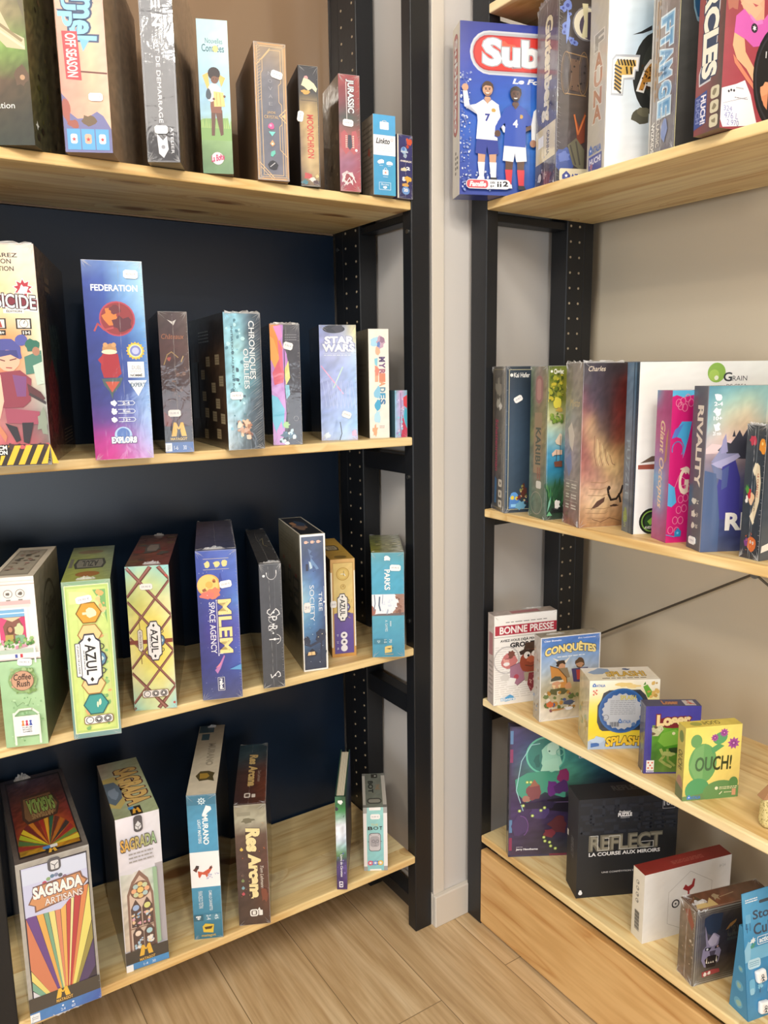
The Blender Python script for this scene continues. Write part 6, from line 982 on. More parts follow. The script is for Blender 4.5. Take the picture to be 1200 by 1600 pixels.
f = b['L']; f.g(['5c544c 64605a 5c5850', '4c423c 605c54 5c5850', '443c3a 5c5852 54504a', '4c4040 5c5650 504c48', '484048 5a5450 4c4844', '3c4454 5a5650 48443f'], .07); f.fr(.006, .0008, 'a89c70'); f.bl(.45, .85, .2, .06, '8a8478', .4, 14); f.bl(.5, .75, .16, .04, 'a8a498', .5); f.bl(.62, .73, .12, .03, 'd8d4cc', .5); f.t('Schattenroman', .26, .28, .46, .64, 'a83c58', -90, .02, .1); f.tx(.6, .4, .68, .54, 1, '8c8474', .5, True); f.p([(.2, .05), (.36, .05), (.4, .22), (.24, .24)], '44688c')
for v in (.2, .125, .055): f.rr(.52, v-.026, .78, v+.026, 'd0c8b8', .2); f.bl(.65, v, .06, None, '6c6458', .4, 7)
sticker(b, 'F', .13, .78, .018, .0115, 28, '44,90 €'); done(b)

b = box('karibi', 'R2', .1456, -.2326, -12.8, .195, .0608, .292, 'tropical jungle box with a sailing ship, second from the left in the close row', 'wrap', side='343c2c')
f = b['F']; f.g(['5c6c30 7c8c34 8c8428', '7c8434 c8c040 d0b83c', '6c7c3c b0b048 c0a848', 'c8c890 ece4b0 e8d8a0', '98c4c4 d8e4d4 e8dcb4', '4c9cc0 5ca8cc 6cb0d0', '2c84ac 3c94bc 4c9cc0', '3c6c50 3c6440 44683c', '2c4c38 345434 2c4828', '34443c 2c3c34 2c3828'], .06); s = sub(f, .17, 17)
s.e(.35, .955, .12, None, 'e8e8dc') if False else None; s.st(.22, .965, .1, 'f0f0e8', 6, .6); s.t('Charlec', .38, .95, 1.0, .98, 'f0f0e8', 0, .03); s.sc(60, 0, .78, 1, .95, .1, '6c7c28 a8a838 4c5c24 c8b83c'); s.bl(.6, .77, .25, .04, 'e0d450', .2, 14); s.bl(.75, .72, .2, .015, 'c8a850', .3); s.sc(30, .2, .64, 1, .7, .09, '7c9c3c 5c7c34 98a850'); s.p([(.5, .52), (.8, .57), (.95, .56), (.9, .49), (.6, .5)], 'ecd8c0'); s.p([(.3, .44), (.55, .465), (.98, .46), (.98, .43), (.5, .43), (.35, .42)], 'e8c8b0'); s.p([(.45, .385), (1, .39), (1, .35), (.52, .352)], '7c4c3c'); s.ln([(.6, .39), (.62, .46)], .001, '4c3428'); s.ln([(.85, .39), (.85, .55)], .001, '4c3428')
for i in range(12): a = s.rnd.uniform(30, 150); u = s.rnd.uniform(.1, .95); v = s.rnd.uniform(.05, .2); s.p([(u, v), (u+.35*math.cos(R_(a))-.05, v+.07), (u+.4*math.cos(R_(a)), v+.1), (u+.3*math.cos(R_(a))+.06, v+.05)], s.rnd.choice(['4c8c4c', '2c5c3c', '6ca45c', '3c7c4c']))
s.bl(.72, .1, .2, .03, 'f0ece8', .3); s.t('DEKACEL', .36, .05, 1.1, .078, '26242a', 0, .05); s.p([(.05, .05), (.25, .1), (.3, .16), (.15, .12)], '7cbca4'); s.p([(.02, .03), (.4, .03), (.2, .06)], '6cb484')
f = b['L']; f.g(['6c7c68 84786c 5c6448', '4c6c50 84605c 7c7448', '3c5c40 7c6c4c 6c7040', '6c7c4c 98784c 7c7c4c', '5c6c5c 806850 70704c', '5c7468 746450 506858', '4c6c5c 5c6c54 446454', '44604c 586454 3c5c44'], .09); f.rr(.3, .76, .72, .94, '8c5c58', .5); f.rr(.38, .78, .62, .92, 'a87870', .5); f.p([(.24, .3), (.66, .3), (.7, .7), (.28, .7)], '8c7454'); f.t('KARIBI', .36, .36, .64, .6, '3c4434', -90, .03); f.rr(.42, .2, .72, .25, 'd0ccc0', .25); f.ring(.45, .1, .34, '989080', .06, .075); f.tx(.45, .26, .68, .34, 2, '8c4c3c', .5, True); done(b)

b = box('charles', 'R2', .1389, -.3241, -19.8, .195, .0627, .2972, 'big brown red box showing a rocky canyon under a dark stormy sky', 'wrap', side='4a302c')
f = b['F']; f.g(['34343c 302c34 30242a 2c2024', '3c3038 3a2c34 4c2428 44201f', '6c4448 44303c 6c2424 5c2420', '8c5850 5c3c40 74302c 602820', 'a0705c 784c48 7c3830 6c3428', 'a87860 a87860 8c5040 8c5840', 'a06858 b88468 c09870 b08860', 'b88068 c89c7c c8a480 a8845c', 'c0967a d0ae8c d0b08c b08c64', 'b08860 c49c74 c0986c a07c54', 'a07850 b08458 a87c50 8c6c44'], .08); s = sub(f, .45, 18)
s.t('Charles', .12, .945, .5, .975, 'ecdcc4', 0, .0, .3); pass
T_ = ['3a3840 3c3642 383038 302a30 2c2428 2c2226', '3c3840 3e3644 3c303a 342a30 30242a 3c2224', '4c4048 443a48 3e303a 382a30 4c2626 702c24', '6c4c54 4c3e4a 40303a 3c2a30 542426 742a24', '7c545a 5c4652 40323c 3c2a2e 5c2624 6c2a24', '8c5c58 7c5a58 4c3a40 442c2e 6c2c28 7c3028', 'a07468 b8906c 5c4644 4c3432 6c302c 7c342c', 'a06a5c c09c78 7c6050 543c38 74382e 84402f', '985c54 b88c6c bc9870 6c5040 7c4434 8c4c38', '8c4c4c a87460 d0b080 a88860 a87c54 b0885c', '9c5c54 9c6458 c8a478 d4b484 c49c6c b89068', 'a8685c a06c60 a87c68 c8a478 ccac7c c09a70', 'b88470 b88470 b08470 b89070 c8a47c c8a47c', 'c89c80 d0a888 c89c80 d4b090 d8b894 d0ac88', 'c09474 d4b090 d8bc98 d4b48c d0ac84 c49c74', 'b08864 c8a47c d0b088 c8a478 b88e68 b08660', 'a87c58 b88e68 c09870 b88c64 ac8258 9c744c', '9c6c4c b08458 b08860 a47a54 9c7048 8c643f']
s.g(T_, .07, 18, 42); s.t('Charles', .12, .945, .5, .975, 'ecdcc4', 0, .0, .3); [s.ln([(.3+.06*i, .56-.02*i), (.3+.07*i, .46-.012*i), (.36+.07*i, .38)], .001, ('7c5444', 'dcc498')[i % 2]) for i in range(7)]
s.ln([(.64, .235), (.66, .2), (.72, .165), (.84, .17), (.94, .21), (.98, .25)], .004, '33261f'); s.bl(.66, .24, .04, None, '33261f', .3); s.ln([(.9, .2), (.94, .15)], .004, '33261f'); s.p([(.26, .11), (.4, .16), (.58, .185), (.56, .155), (.42, .125)], '5c3c30'); s.bl(.8, .13, .09, .008, '4c3428', .3); [s.ln([(s.rnd.uniform(.03, .4), v), (s.rnd.uniform(.4, .6), v-.008), (s.rnd.uniform(.6, .97), v+.004)], .0009, 'a07c58') for v in (.03, .06, .09, .12, .2, .24, .28)]; s.ln([(.3, .05), (.5, .03), (.7, .055), (.95, .03)], .001, '6c4c34')
f = b['L']; f.g(['7c7068 847a70 8c8074', '74706a 807468 847868', '8c8878 84806c 847868', '7c8484 8c8a84 7c7264', '8c7c80 a8988c 847668', '7c7c94 90848c 80746a', '807078 8c7c78 7c7066', '847468 847870 78695e', '78585a 845c54 70584c', '84504c 84584c 705044'], .08); f.t('Mysto', .26, .72, .86, .78, 'b8a070', 0, .0, .3); f.p([(.2, .6), (.4, .64), (.6, .56), (.5, .46), (.3, .5)], 'c8b8a8'); f.p([(.1, .4), (.4, .46), (.5, .36), (.3, .3)], '7c7c9c')
for v in (.25, .185, .12): f.ln([(.1, v+.03), (.86, v+.03)], .0006, 'c8bca8'); f.tx(.16, v-.02, .36, v+.015, 2, 'd8d0c0', .5); f.tx(.5, v-.02, .8, v+.015, 2, 'd8d0c0', .5)
tuft(b, 'L', .45, 1, .055, .007, 21); tuft(b, 'F', .2, 1, .08, .004, 22); done(b)

b = box('grain', 'R2', .1693, -.4192, -23.5, .305, .0394, .295, 'large white faced box with a green seed emblem, behind the magenta box', 'gloss', side='2c4458')
f = b['F']; f.g(['e8ece6 eceee8 e8ebe4', 'f0f2f0 f0f2f0 ecefec', 'f2f2f2 f0f0ee eeeeec'], .008); f.r(0, 0, .008, 1, '23333f')
f.e(.47, .935, .055, None, '8cb84c', 24); f.e(.455, .92, .032, None, 'a8cc5c', 20); f.e(.47, .905, .013, None, 'e8f0d8'); f.t('G', .515, .885, .565, .935, '2c3438', 0, .02); f.t('RAIN', .57, .887, .66, .915, '2c3438', 0, .0); f.t('DE CREA', .535, .845, .66, .868, '3c4448', 0, .0)
f.p([(.03, .42), (.1, .46), (.3, .47), (.3, .44), (.12, .43)], '6c5c50'); f.p([(.02, .41), (.3, .42), (.3, .38), (.02, .385)], '9c5444'); f.bl(.22, .15, .05, .03, '8c5038', .3); f.e(.115, .075, .075, None, '1e2420', 24); f.e(.115, .075, .042, None, '2c4c2c'); f.ring(.115, .075, .058, '8ab850', .12); f.p([(.09, .075), (.12, .1), (.14, .08), (.11, .05)], '8cc04c'); f.t('AVEYRON', .075, .03, .16, .045, 'd8dcd4', 0, .04)
f.g(['a8c4d8 d8e4ec', '8cacc8 c0d4e0'], .02, None, None, .4, .3, 1, .72); f.tx(.5, .1, .9, .22, 4, '8c949c', .4)
f = b['L']; f.g(['5c7894 6c88a0 34607c', '6c7c8c 7c8c9c 2c5470', '5c6c7c 6c7c8c 2c4c68', '54646c 60707c 2c4860'], .05); f.r(.62, 0, .68, 1, '1c3448'); f.r(.88, 0, 1, 1, '203848'); f.t('PUZZLE', .2, .2, .5, .55, '8ca4b4', -90); f.bl(.3, .1, .2, .04, '7c9450', .3); f.t('GRAIN', .2, .03, .4, .1, '9cb070', -90); done(b)

b = box('octo', 'R2', .1564, -.498, -23.6, .195, .0473, .2487, 'magenta and sky blue box with pink tentacle suckers in the close row', 'gloss', side='8c2458')
f = b['F']; f.g(['48a8d4 50acd4 5cb0d8', 'd01c78 d42080 d02078', 'c8186c d01c78 cc1c74', 'c8186c d01c78 c8186c'], .015, 24, 24); s = sub(f, .19, 19); s.r(0, .0, 1, 1, 'cc1a72'); s.p([(0, 1), (1, 1), (1, .97), (.5, .955), (.2, .97), (0, .96)], '5cb4dc')
s.p([(.1, .71), (.5, .8), (.98, .8), (.86, .7), (.7, .6), (.62, .56), (.66, .64), (.5, .69)], '48a4d8'); s.ring(.36, .62, .26, '4c98d0', .16, .05, -40, 200); s.p([(.05, .69), (.2, .75), (.6, .79), (.3, .7)], '5c7cc8')
for u, v in ((.3, .92), (.5, .93), (.72, .95), (.88, .92), (.4, .9), (.6, .89), (.62, .29), (.85, .3), (.55, .22), (.8, .23), (.4, .15), (.66, .15), (.2, .085), (.5, .08), (.9, .36), (.7, .36)): s.ring(u, v, .12, 'ec90b0', .28, .024)
s.p([(0, .4), (.3, .37), (.42, .27), (.2, .24), (0, .25)], '54a8d8'); s.ln([(.3, .37), (.5, .45), (1, .4)], .001, 'ec90b0'); s.t('G', .5, .33, .95, .5, 'f0d8c8', 0, .03, .1); s.ln([(.55, .49), (.75, .5), (.8, .46)], .0022, 'f0d8c8'); s.p([(.4, .04), (.7, .04), (.72, .075), (.55, .1), (.4, .075)], '2c84b8'); s.st(.55, .065, .08, '7cc8e8', 5); s.ln([(0, .055), (.4, .04)], .0012, '4ca4d8')
f = b['L']; f.g(['70a4c4 a86088 a83c74', 'a84c80 b04480 a03070', 'b05c88 b0508a a83c78', 'a8709c 9870a4 a04880', '6ca0c8 84a0c8 a05088', '8c88b8 78a4cc 984c84', 'b0508c a46094 a03870', 'a84478 a8487c 98306c'], .03); f.t('Giant Octopus', .24, .22, .62, .8, 'e8c8a4', -90, .02, .3); f.p([(.66, .52), (.8, .55), (.86, .76), (.74, .7)], 'b8845c'); f.p([(.0, .25), (.6, .4), (1, .36), (.6, .2), (0, .12)], '5c98c4') if False else None; done(b)

b = box('rival', 'R2', .1422, -.5727, -26.9, .235, .0443, .2561, 'box with a purple pointed-hat wizard under a teal sky, grey spine lettered downwards', 'gloss', side='2c3040')
f = b['F']; f.g(['5c94a8 6c9ca4 8cacA0 7c9ca0'.lower(), '6ca4b0 8cb4ac b4bca0 98a898', '98b4b4 c0b8a8 c8b498 a8a090', 'c8b0b4 d8b8b0 c4a89c 8c8880', '8c7c88 8c7c80 6c645c 5c5c54', '5c6484 5c5878 545068 4c4c4c', '4c5484 4c4888 44407c 44445c', '44507c 403c80 3a3674 34385c', '3c4c70 38386c 343068 2c3050', '4c5870 44486c 3c3c64 343850'], .05); s = sub(f, .4, 23)
s.g(['4c8498 5c98a4 6ca0a4 78a09c', '649cac 8cb4ac a4b8a0 7ca09c', '7cacb8 b8c0a8 c8b898 94a89c', '94b4b8 c8bca8 d0b498 b0a894', 'c0b8b8 d8bcb0 c8ac9c 9c988c', 'c8b0b4 d8b8b4 b49c98 8c8480'], .03, 16, 16, 0, .6, 1, 1); s.p([(0, .63), (.1, .66), (.3, .65), (.42, .69), (.46, .66), (.44, .62), (0, .6)], 'e0c4c4'); s.p([(.2, .62), (.34, .67), (.42, .66), (.5, .7), (.56, .74), (.62, .7), (.7, .75), (.86, .76), (1, .74), (1, .56), (.4, .57)], '3c3c48'); s.p([(.44, .7), (.47, .74), (.5, .7)], '3c3c48')
s.p([(.1, .55), (.22, .61), (.28, .66), (.36, .6), (.56, .6), (.48, .545), (.3, .525)], '8c8cb0'); s.p([(.1, .54), (.56, .6), (.6, .58), (.3, .51), (.12, .525)], 'a8a4c8'); s.p([(.26, .6), (.28, .68), (.33, .72), (.38, .61)], '9894bc'); s.p([(.3, .52), (.52, .56), (.62, .45), (.64, .2), (.3, .2), (.2, .36)], '3f3c8c'); s.p([(.3, .5), (.42, .53), (.4, .4), (.3, .38)], '4c5890'); s.p([(.1, .54), (.3, .5), (.3, .44), (.18, .46)], '6c7498'); s.p([(0, .5), (.2, .48), (.3, .2), (.3, 0), (0, 0)], '485c84')
for v, t in ((.885, '2-4'), (.8, '10+'), (.71, '20 min')): s.bl(.16, v+.05, .06, None, 'eef0f2', .35, 10); s.t(t, .1, v, .24, v+.022, 'eef0f2', 0, .03)
s.t('RIVALITY', .42, .135, 2.2, .235, 'f0ece4', 0, .04)
f = b['L']; f.g(['50525c 5c5e66', '545660 5a5c66', '4c5060 545866', '484c5c 505462', '444858 4c505e'], .03); f.t('RIVALITY', .34, .4, .7, .88, 'e4dccc', -90, .04); f.t('RIVALITY', .12, .46, .3, .6, 'c0bcb4', -90, .02) if False else None; f.r(.94, 0, 1, 1, '8c90a0')
for v in (.3, .22, .15): f.bl(.4, v, .14, None, 'd8d4c8', .35, 10); f.t(('2-4', '10+', '20')[int((.3-v)/.07+.1)], .58, v-.012, .72, v+.012, 'd8d4c8', -90, .02)
sticker(b, 'L', .44, .055, .02, .012, 0, '29,90 €'); done(b)

b = box('jeux', 'R2', .1591, -.6599, -8.6, .108, .0356, .2015, 'low dark box with a cream scroll banner and orange creatures at the right edge', 'wrap', side='20262e')
f = b['F']; f.g(['34383c 3a3e44', '3c4450 404856', '44505c 48505c'], .03); f.p([(0.02, .06), (.4, .1), (.4, .16), (.03, .11)], 'e8e4dc')
f = b['L']; f.g(['44484c 3c4044 34383e', '3c424a 343a42 2c343c', '343c44 2c3844 283038', '343a42 2c343c 262e36', '302c38 2c2c34 262a30'], .05); f.ln([(.5, .0), (.55, 1)], .0006, '7c8488'); f.bl(.32, .88, .16, .04, 'b83c50', .3); f.bl(.8, .85, .18, .065, 'd88c30', .3, 12); f.e(.78, .86, .04, .012, 'f0d080'); f.p([(.42, .68), (.6, .72), (.72, .7), (.82, .58), (.8, .44), (.62, .3), (.56, .26), (.44, .32), (.5, .38), (.6, .44), (.64, .54), (.56, .62)], 'd8c8a8'); f.p([(.4, .66), (.5, .72), (.62, .71), (.5, .62)], 'e4d8bc'); f.p([(.38, .32), (.56, .26), (.62, .28), (.5, .36)], 'e4d8bc')
f.t('LE CLAN DU', .64, .47, .72, .64, 'a83c30', -90, .02); f.tx(.54, .36, .62, .52, 2, '5c4c3c', .5, True); f.bl(.42, .46, .12, .045, 'e0b890', .3); f.bl(.3, .49, .09, .035, 'c02c38', .3); f.bl(.2, .52, .08, .03, '4c8c3c', .4); f.bl(.2, .44, .07, .025, 'e8e4dc', .4); f.bl(.58, .12, .2, .055, 'c86830', .3, 12); f.e(.52, .13, .035, .012, 'f0ece4'); f.e(.64, .125, .035, .012, 'f0ece4'); f.e(.52, .13, .015, .006, '1c1c1c'); f.e(.64, .125, .015, .006, '1c1c1c'); f.bl(.3, .12, .1, .03, '7c3c7c', .3); f.sc(12, .2, .03, .6, .2, .02, 'd8a048 c86030')
tuft(b, 'L', .5, 1, .028, .004, 24); done(b)

# ================================================================== right shelving, small boxes
b = box('bonne', 'R3', .1315, -.1061, -17, .1458, .0313, .1995, 'white newspaper-like box with a red headline band and cartoon reporters', 'wrap', side='a89c94')
f = b['F']; f.r(0, 0, 1, 1, 'f2efec'); f.tx(.02, .06, .98, .66, 24, 'd8d4d0', .3); f.r(.015, .78, 1, .885, 'b02840'); f.t('BONNE PRESSE', .09, .795, .95, .87, 'f2ecec', 0, .03); f.tx(.18, .91, .84, .925, 1, '6c6868', .5); f.r(0, .755, 1, .76, '9c9894'); f.t('AVIEZ-VOUS DÉJÀ PENSÉ FAIRE LES', .1, .695, .96, .735, '26262a', 0, .03); f.t('GROS TITRES ?', .26, .635, .98, .685, '26262a', 0, .05)
f.ring(.2, .5, .2, 'c8c4c4', .1); f.bl(.24, .48, .13, .09, 'c87878', .12, 14); f.bl(.28, .56, .06, .04, '7c4a40', .3); f.p([(.14, .52), (.24, .5), (.26, .44), (.18, .42)], 'e0a098'); f.e(.2, .455, .05, .02, 'f0ecec'); f.ln([(.18, .51), (.26, .52)], .001, '4c3030'); f.p([(.26, .42), (.42, .46), (.52, .38), (.5, .26), (.38, .2), (.26, .28)], 'a87890'); f.ln([(.26, .42), (.42, .46), (.52, .38), (.5, .26), (.38, .2)], .001, '4c3848'); f.e(.36, .3, .04, None, 'b84c60'); f.p([(.26, .3), (.36, .28), (.32, .2), (.22, .22)], 'f4f2f0'); f.p([(.1, .32), (.2, .36), (.26, .3), (.2, .26), (.12, .28)], 'dcd8d4')
f.bl(.6, .46, .19, .14, '9c4a34', .1, 16); f.p([(.4, .58), (.48, .6), (.78, .58), (.78, .55), (.42, .54)], '3c2c24'); f.p([(.47, .6), (.5, .67), (.68, .68), (.72, .59)], '4c382c'); f.e(.53, .53, .055, None, 'f0ece8'); f.e(.65, .535, .055, None, 'f0ece8'); f.e(.55, .525, .02, None, '1c1818'); f.e(.66, .53, .02, None, '1c1818'); f.bl(.6, .48, .08, .035, 'c86848', .15); f.ln([(.5, .42), (.6, .4), (.7, .43)], .0014, '4c2820'); f.p([(.48, .34), (.76, .34), (.8, .2), (.5, .24)], 'b0a490'); f.p([(.56, .33), (.66, .33), (.66, .18), (.6, .11), (.54, .2)], '8c3440'); f.sc(10, .56, .14, .65, .31, .012, 'd8a8a0')
f.p([(.18, .035), (.32, .045), (.32, .085), (.26, .11), (.18, .08)], '4ca0d8'); f.t('Kontre', .12, .045, .34, .075, 'e8f2fa', 0, .04, 0, '4ca0d8', .05)
f = b['L']; f.g(['b8aca4 c0b4ac', 'b09894 b8a8a0', 'a89c96 b0a49c'], .04); f.p([(.2, .55), (.8, .56), (.8, .8), (.2, .8)], '9c5058'); f.tx(.2, .1, .8, .5, 8, '847a74', .4); f = b['T']; f.g(['a89c98 b4a8a0 b0a49c'], .05); f.p([(.3, .2), (.75, .2), (.75, .7), (.3, .7)], 'a85c64'); tuft(b, 'T', .7, .9, .05, .003, 26); done(b)

b = box('conq', 'R3', .1562, -.2183, -18.8, .1329, .029, .1785, 'blue box with cartoon warriors in armour below an arched cream title', 'wrap', side='9c958c')
f = b['F']; f.g(['4c7cc8 4470c0 4c7cc8', '5c88cc 5080c4 4c7cc4', '8cacdc 98b4d8 7ca0d4', 'a8c0dc b8c4d0 98b0d4', 'b8bcb8 b0a890 a8a8a0', 'b8b098 a8986c a89870', 'c8bca0 b8a87c b09c70', 'e0d8cc d0c4a8 c0a884', 'e8e4dc dcd4c4 d0bc9c'], .05); f.fr(.001, .002, 'e4e4e4')
f.t('CONQUÊTES', .08, .78, .92, .9, 'f0dc90', 0, .05, 0, '3c3428', .05, arc=.35); f.t('César Bosnuko', .06, .945, .34, .965, 'e8eef6', 0, .02, .1); f.t('Éric Lemonnier', .62, .95, .92, .97, 'e8eef6', 0, .02, .1); f.tx(.28, .745, .76, .765, 1, 'dce6f2', .6)
f.bl(.34, .67, .08, .045, '3c3028', .2); f.p([(.28, .7), (.2, .75), (.3, .72)], 'e8e4dc'); f.p([(.4, .7), (.5, .75), (.42, .67)], 'e8e4dc'); f.bl(.36, .64, .06, .035, 'c89878', .15); f.p([(.28, .62), (.45, .62), (.5, .5), (.3, .48)], '8c7c64'); f.bl(.66, .66, .08, .06, '5c4430', .15); f.bl(.66, .64, .06, .03, 'b88c6c', .2); f.p([(.52, .6), (.8, .6), (.76, .42), (.56, .44)], '443c68'); f.p([(.6, .58), (.72, .58), (.7, .46), (.62, .46)], 'a83c34')
f.p([(.16, .66), (.3, .62), (.44, .5), (.46, .38), (.36, .34), (.2, .44)], 'c88c48'); f.ln([(.16, .66), (.3, .62), (.44, .5), (.46, .38)], .0015, '5c3c20'); f.p([(.18, .5), (.25, .53), (.34, .52), (.38, .47), (.18, .46)], '4c5048'); f.p([(.16, .47), (.38, .48), (.4, .455), (.16, .445)], 'd8d0bc'); f.bl(.27, .43, .08, .04, 'd09c7c', .15); f.p([(.2, .43), (.26, .42), (.24, .36)], 'e0c89c'); f.p([(.3, .42), (.35, .43), (.33, .36)], 'e0c89c'); f.bl(.3, .34, .17, .045, '5c5c3c', .25); f.bl(.47, .4, .06, .04, 'c8946c', .2); f.sc(40, .08, .12, .92, .34, .035, '6c7c4c 4c5c8c b8843c 7c4c5c d8d0c0 5c6c3c', .4); f.bl(.16, .2, .06, .035, 'c8683c', .3); f.bl(.48, .2, .1, .03, '4c5874', .3); f.bl(.48, .13, .1, .018, 'e8e8ec', .3); f.bl(.3, .13, .12, .012, 'b88454', .3)
f = b['L']; f.g(['a8a098 b4aca4', '9c9488 b0a8a0', 'a8a090 b0a89c'], .05); f.sc(14, .1, .1, .9, .9, .12, '8c7c6c 7c8ca8 b89c7c'); b['T'].g(['8c8478 a09884 8c8474', 'a49c8c b0a894 988f80'], .08); tuft(b, 'T', .3, .5, .04, .003, 27); done(b)

b = box('splash', 'R3', .1468, -.3563, -31.3, .1324, .064, .1366, 'yellow and white box with a round window onto a silvery blue disc', 'gloss', side='c8b890')
f = b['F']; f.g(['f4f0e4 f4ecd8 f4f0e4', 'f4ecd0 f6e8b8 f0e8d0', 'f0e078 f4e474 f0e08c', 'f2dc3c f4e048 f2dc40', 'f0d428 f2d830 f0d42c', 'e8d040 f0d438 e8d058', 'b4c4d8 c8c8a8 b8c8d8'], .01); f.p([(0, 0), (1, 0), (1, .06), (.6, .09), (.3, .12), (.1, .15), (0, .12)], 'a8bcd8')
f.p([(.2, .87), (.4, .95), (.5, .9), (.58, .89), (.66, .94), (.76, .9), (.8, .94), (.7, 1), (.3, 1)], 'e8cc84') if False else f.bl(.48, .93, .12, .03, 'e8cc84', .3); f.bl(.62, .91, .1, .025, 'ecd08c', .3); f.p([(.76, .9), (.82, .93), (.93, .77), (.88, .74), (.83, .74)], '6cac3c'); f.p([(.79, .97), (.8, .93), (.76, .92)], '4c8c2c'); f.sc(8, .8, .75, .98, .95, .03, 'e0b868 c8a050')
house(f, .04, .91, .22, .965, '4878bc'); 
for u, v in ((.06, .85), (.1, .86), (.06, .8), (.1, .81), (.08, .83)): f.e(u, v, .013, None, 'd8705c')
f.t('SPLASH!', .26, .05, .78, .17, 'f0c838', 0, .05, .1, '4c3c18', .05, arc=.2); f.p([(.04, .03), (.16, .05), (.16, .1), (.04, .09)], '3868b0'); f.bl(.14, .14, .1, .05, 'b8cce4', .3)
f = b['L']; f.g(['c8bc98 d8ccb0', 'c8b884 dcd0a8', 'b8b08c ccc49c'], .05); f.sc(12, .1, .1, .9, .8, .1, 'b0a070 9cac80 c8b060'); f = b['T']; f.g(['f0ece4 f4f0e8', 'e8e0c8 f0e8d8', 'f0ead0 f0ece0'], .015); f.t('SPLASH!', .3, .3, .86, .66, 'd8b038', 0, .03, .1, '5c4820', .03); f.bl(.22, .7, .16, .2, '8ca4c4', .4, 9); f.bl(.64, .82, .06, .08, '4c6490', .3); f.tx(.2, .12, .84, .2, 1, '5c4c34', .6); f.e(.5, .1, .3, .1, 'e8d890') if False else None
def splash_kids(o):
    m = Mesh(); w_, d_, h_ = .1324, .064, .1366; c = Face(m, (-w_/2, -d_/2-.0008, 0), (w_, 0, 0), (0, 0, h_), 4); c.k = 0
    win = [(.16, .3), (.2, .27), (.84, .27), (.88, .3), (.88, .62), (.84, .7), (.8, .78), (.72, .86), (.28, .86), (.2, .82), (.17, .72), (.12, .64), (.12, .4)]
    c.p(win, '3c4048'); c.p([(.17, .32), (.84, .3), (.85, .6), (.7, .82), (.3, .82), (.2, .66)], '2c3440'); m.build('plastic_window', M['gloss'], parent=o)
    m = Mesh(); c = Face(m, (-w_/2, -d_/2-.0012, 0), (w_, 0, 0), (0, 0, h_), 6); c.k = 0
    c.e(.47, .56, .335, None, '3868a8', 32); c.e(.47, .56, .31, None, '2c5898', 32)
    c.p([(.47+(.29 if i % 2 else .265)*math.cos(R_(9*i)), .55+(.29 if i % 2 else .265)*math.sin(R_(9*i))*.95*w_/h_) for i in range(40)], 'b8bcc4'); c.tx(.3, .5, .66, .72, 8, '8c9098', .3); c.t('SPLASH', .44, .72, .66, .78, 'c8b848', 0, .03)
    house(c, .42, .38, .6, .45, '4c74b0', 'ATALIA'); 
    for i in range(9): c.r(.3+.015*i, .33, .307+.015*i+(.003 if i % 3 else 0), .4, '4c5058')
    c.ring(.24, .47, .04, '7c8088', .2); c.e(.64, .36, .03, None, '5c7cac'); m.build('toy_disc', M['gloss'], parent=o, label='silvery toothed disc with blue rim')
b['kids'].append(splash_kids); done(b)

b = box('loser', 'R3', .1588, -.4739, -34, .0962, .0283, .1263, 'small blue violet box with a green chameleon under a dripping cream title', 'gloss', side='343870')
f = b['F']; f.g(['403c98 4c48a8 4844a4', '443f9c 5450b4 4c48ac', '3c3890 4440a0 4844a4', '383488 3c3890 444098'], .02); f.g(['88a858 6ca838 5ca030 68a83c', '5c9434 58a428 4c9424 589c34', '4c7c34 4c9028 448420 4c8c2c', '3c6c30 5c8c34 4c7c28 3c6c28', '4c6c38 6c9040 5c7c34 445c2c'], .06, None, None, .13, .02, .97, .72)
f.bl(.5, .76, .3, .09, '7c2430', .12, 16); f.t('Loser', .22, .725, .8, .87, 'f0d8a0', 0, .06, 0, '7c2430', .07, tilt=.15); f.p([(.12, .68), (.3, .72), (.34, .66), (.24, .56), (.14, .56)], 'c8c8a0'); f.sc(8, .14, .56, .32, .7, .03, '6c5c48 d8d4b0'); f.p([(.3, .6), (.55, .66), (.7, .58), (.6, .44), (.36, .4), (.24, .48)], '7cb444'); f.ln([(.3, .36), (.36, .26), (.3, .2), (.4, .14), (.5, .1)], .005, 'a8b464'); f.ln([(.42, .36), (.44, .2), (.56, .12)], .004, '98a858'); f.bl(.46, .3, .12, .035, 'b0bc70', .3); f.p([(.44, .38), (.7, .4), (.66, .3), (.48, .32)], '2c4424'); f.e(.52, .6, .03, None, 'e8e4b8')
f.r(.05, .05, .19, .2, 'f0ece8'); f.r(.05, .02, .19, .045, 'dcdcec'); 
for u, v in ((.085, .165), (.155, .165), (.12, .125), (.085, .085), (.155, .085)): f.e(u, v, .017, None, 'd86850')
f.t('ATALIA', .065, .025, .175, .04, '4c54a0', 0, .03); f = b['L']; f.g(['343a5c 3c4068', '3c3c5c 34385c', '3c444c 34404c'], .06); f.bl(.5, .4, .3, .1, '6c7c5c', .4)
f = b['T']; f.g(['34385c 3a3e68 3c4068'], .03); f.t('Loser', .34, .3, .62, .8, 'b87c50', 0, .05, 0, '6c2c34', .05); f.r(.72, .1, .92, .85, 'c8c4c4'); f.sc(6, .74, .2, .9, .8, .025, 'c86850'); done(b)

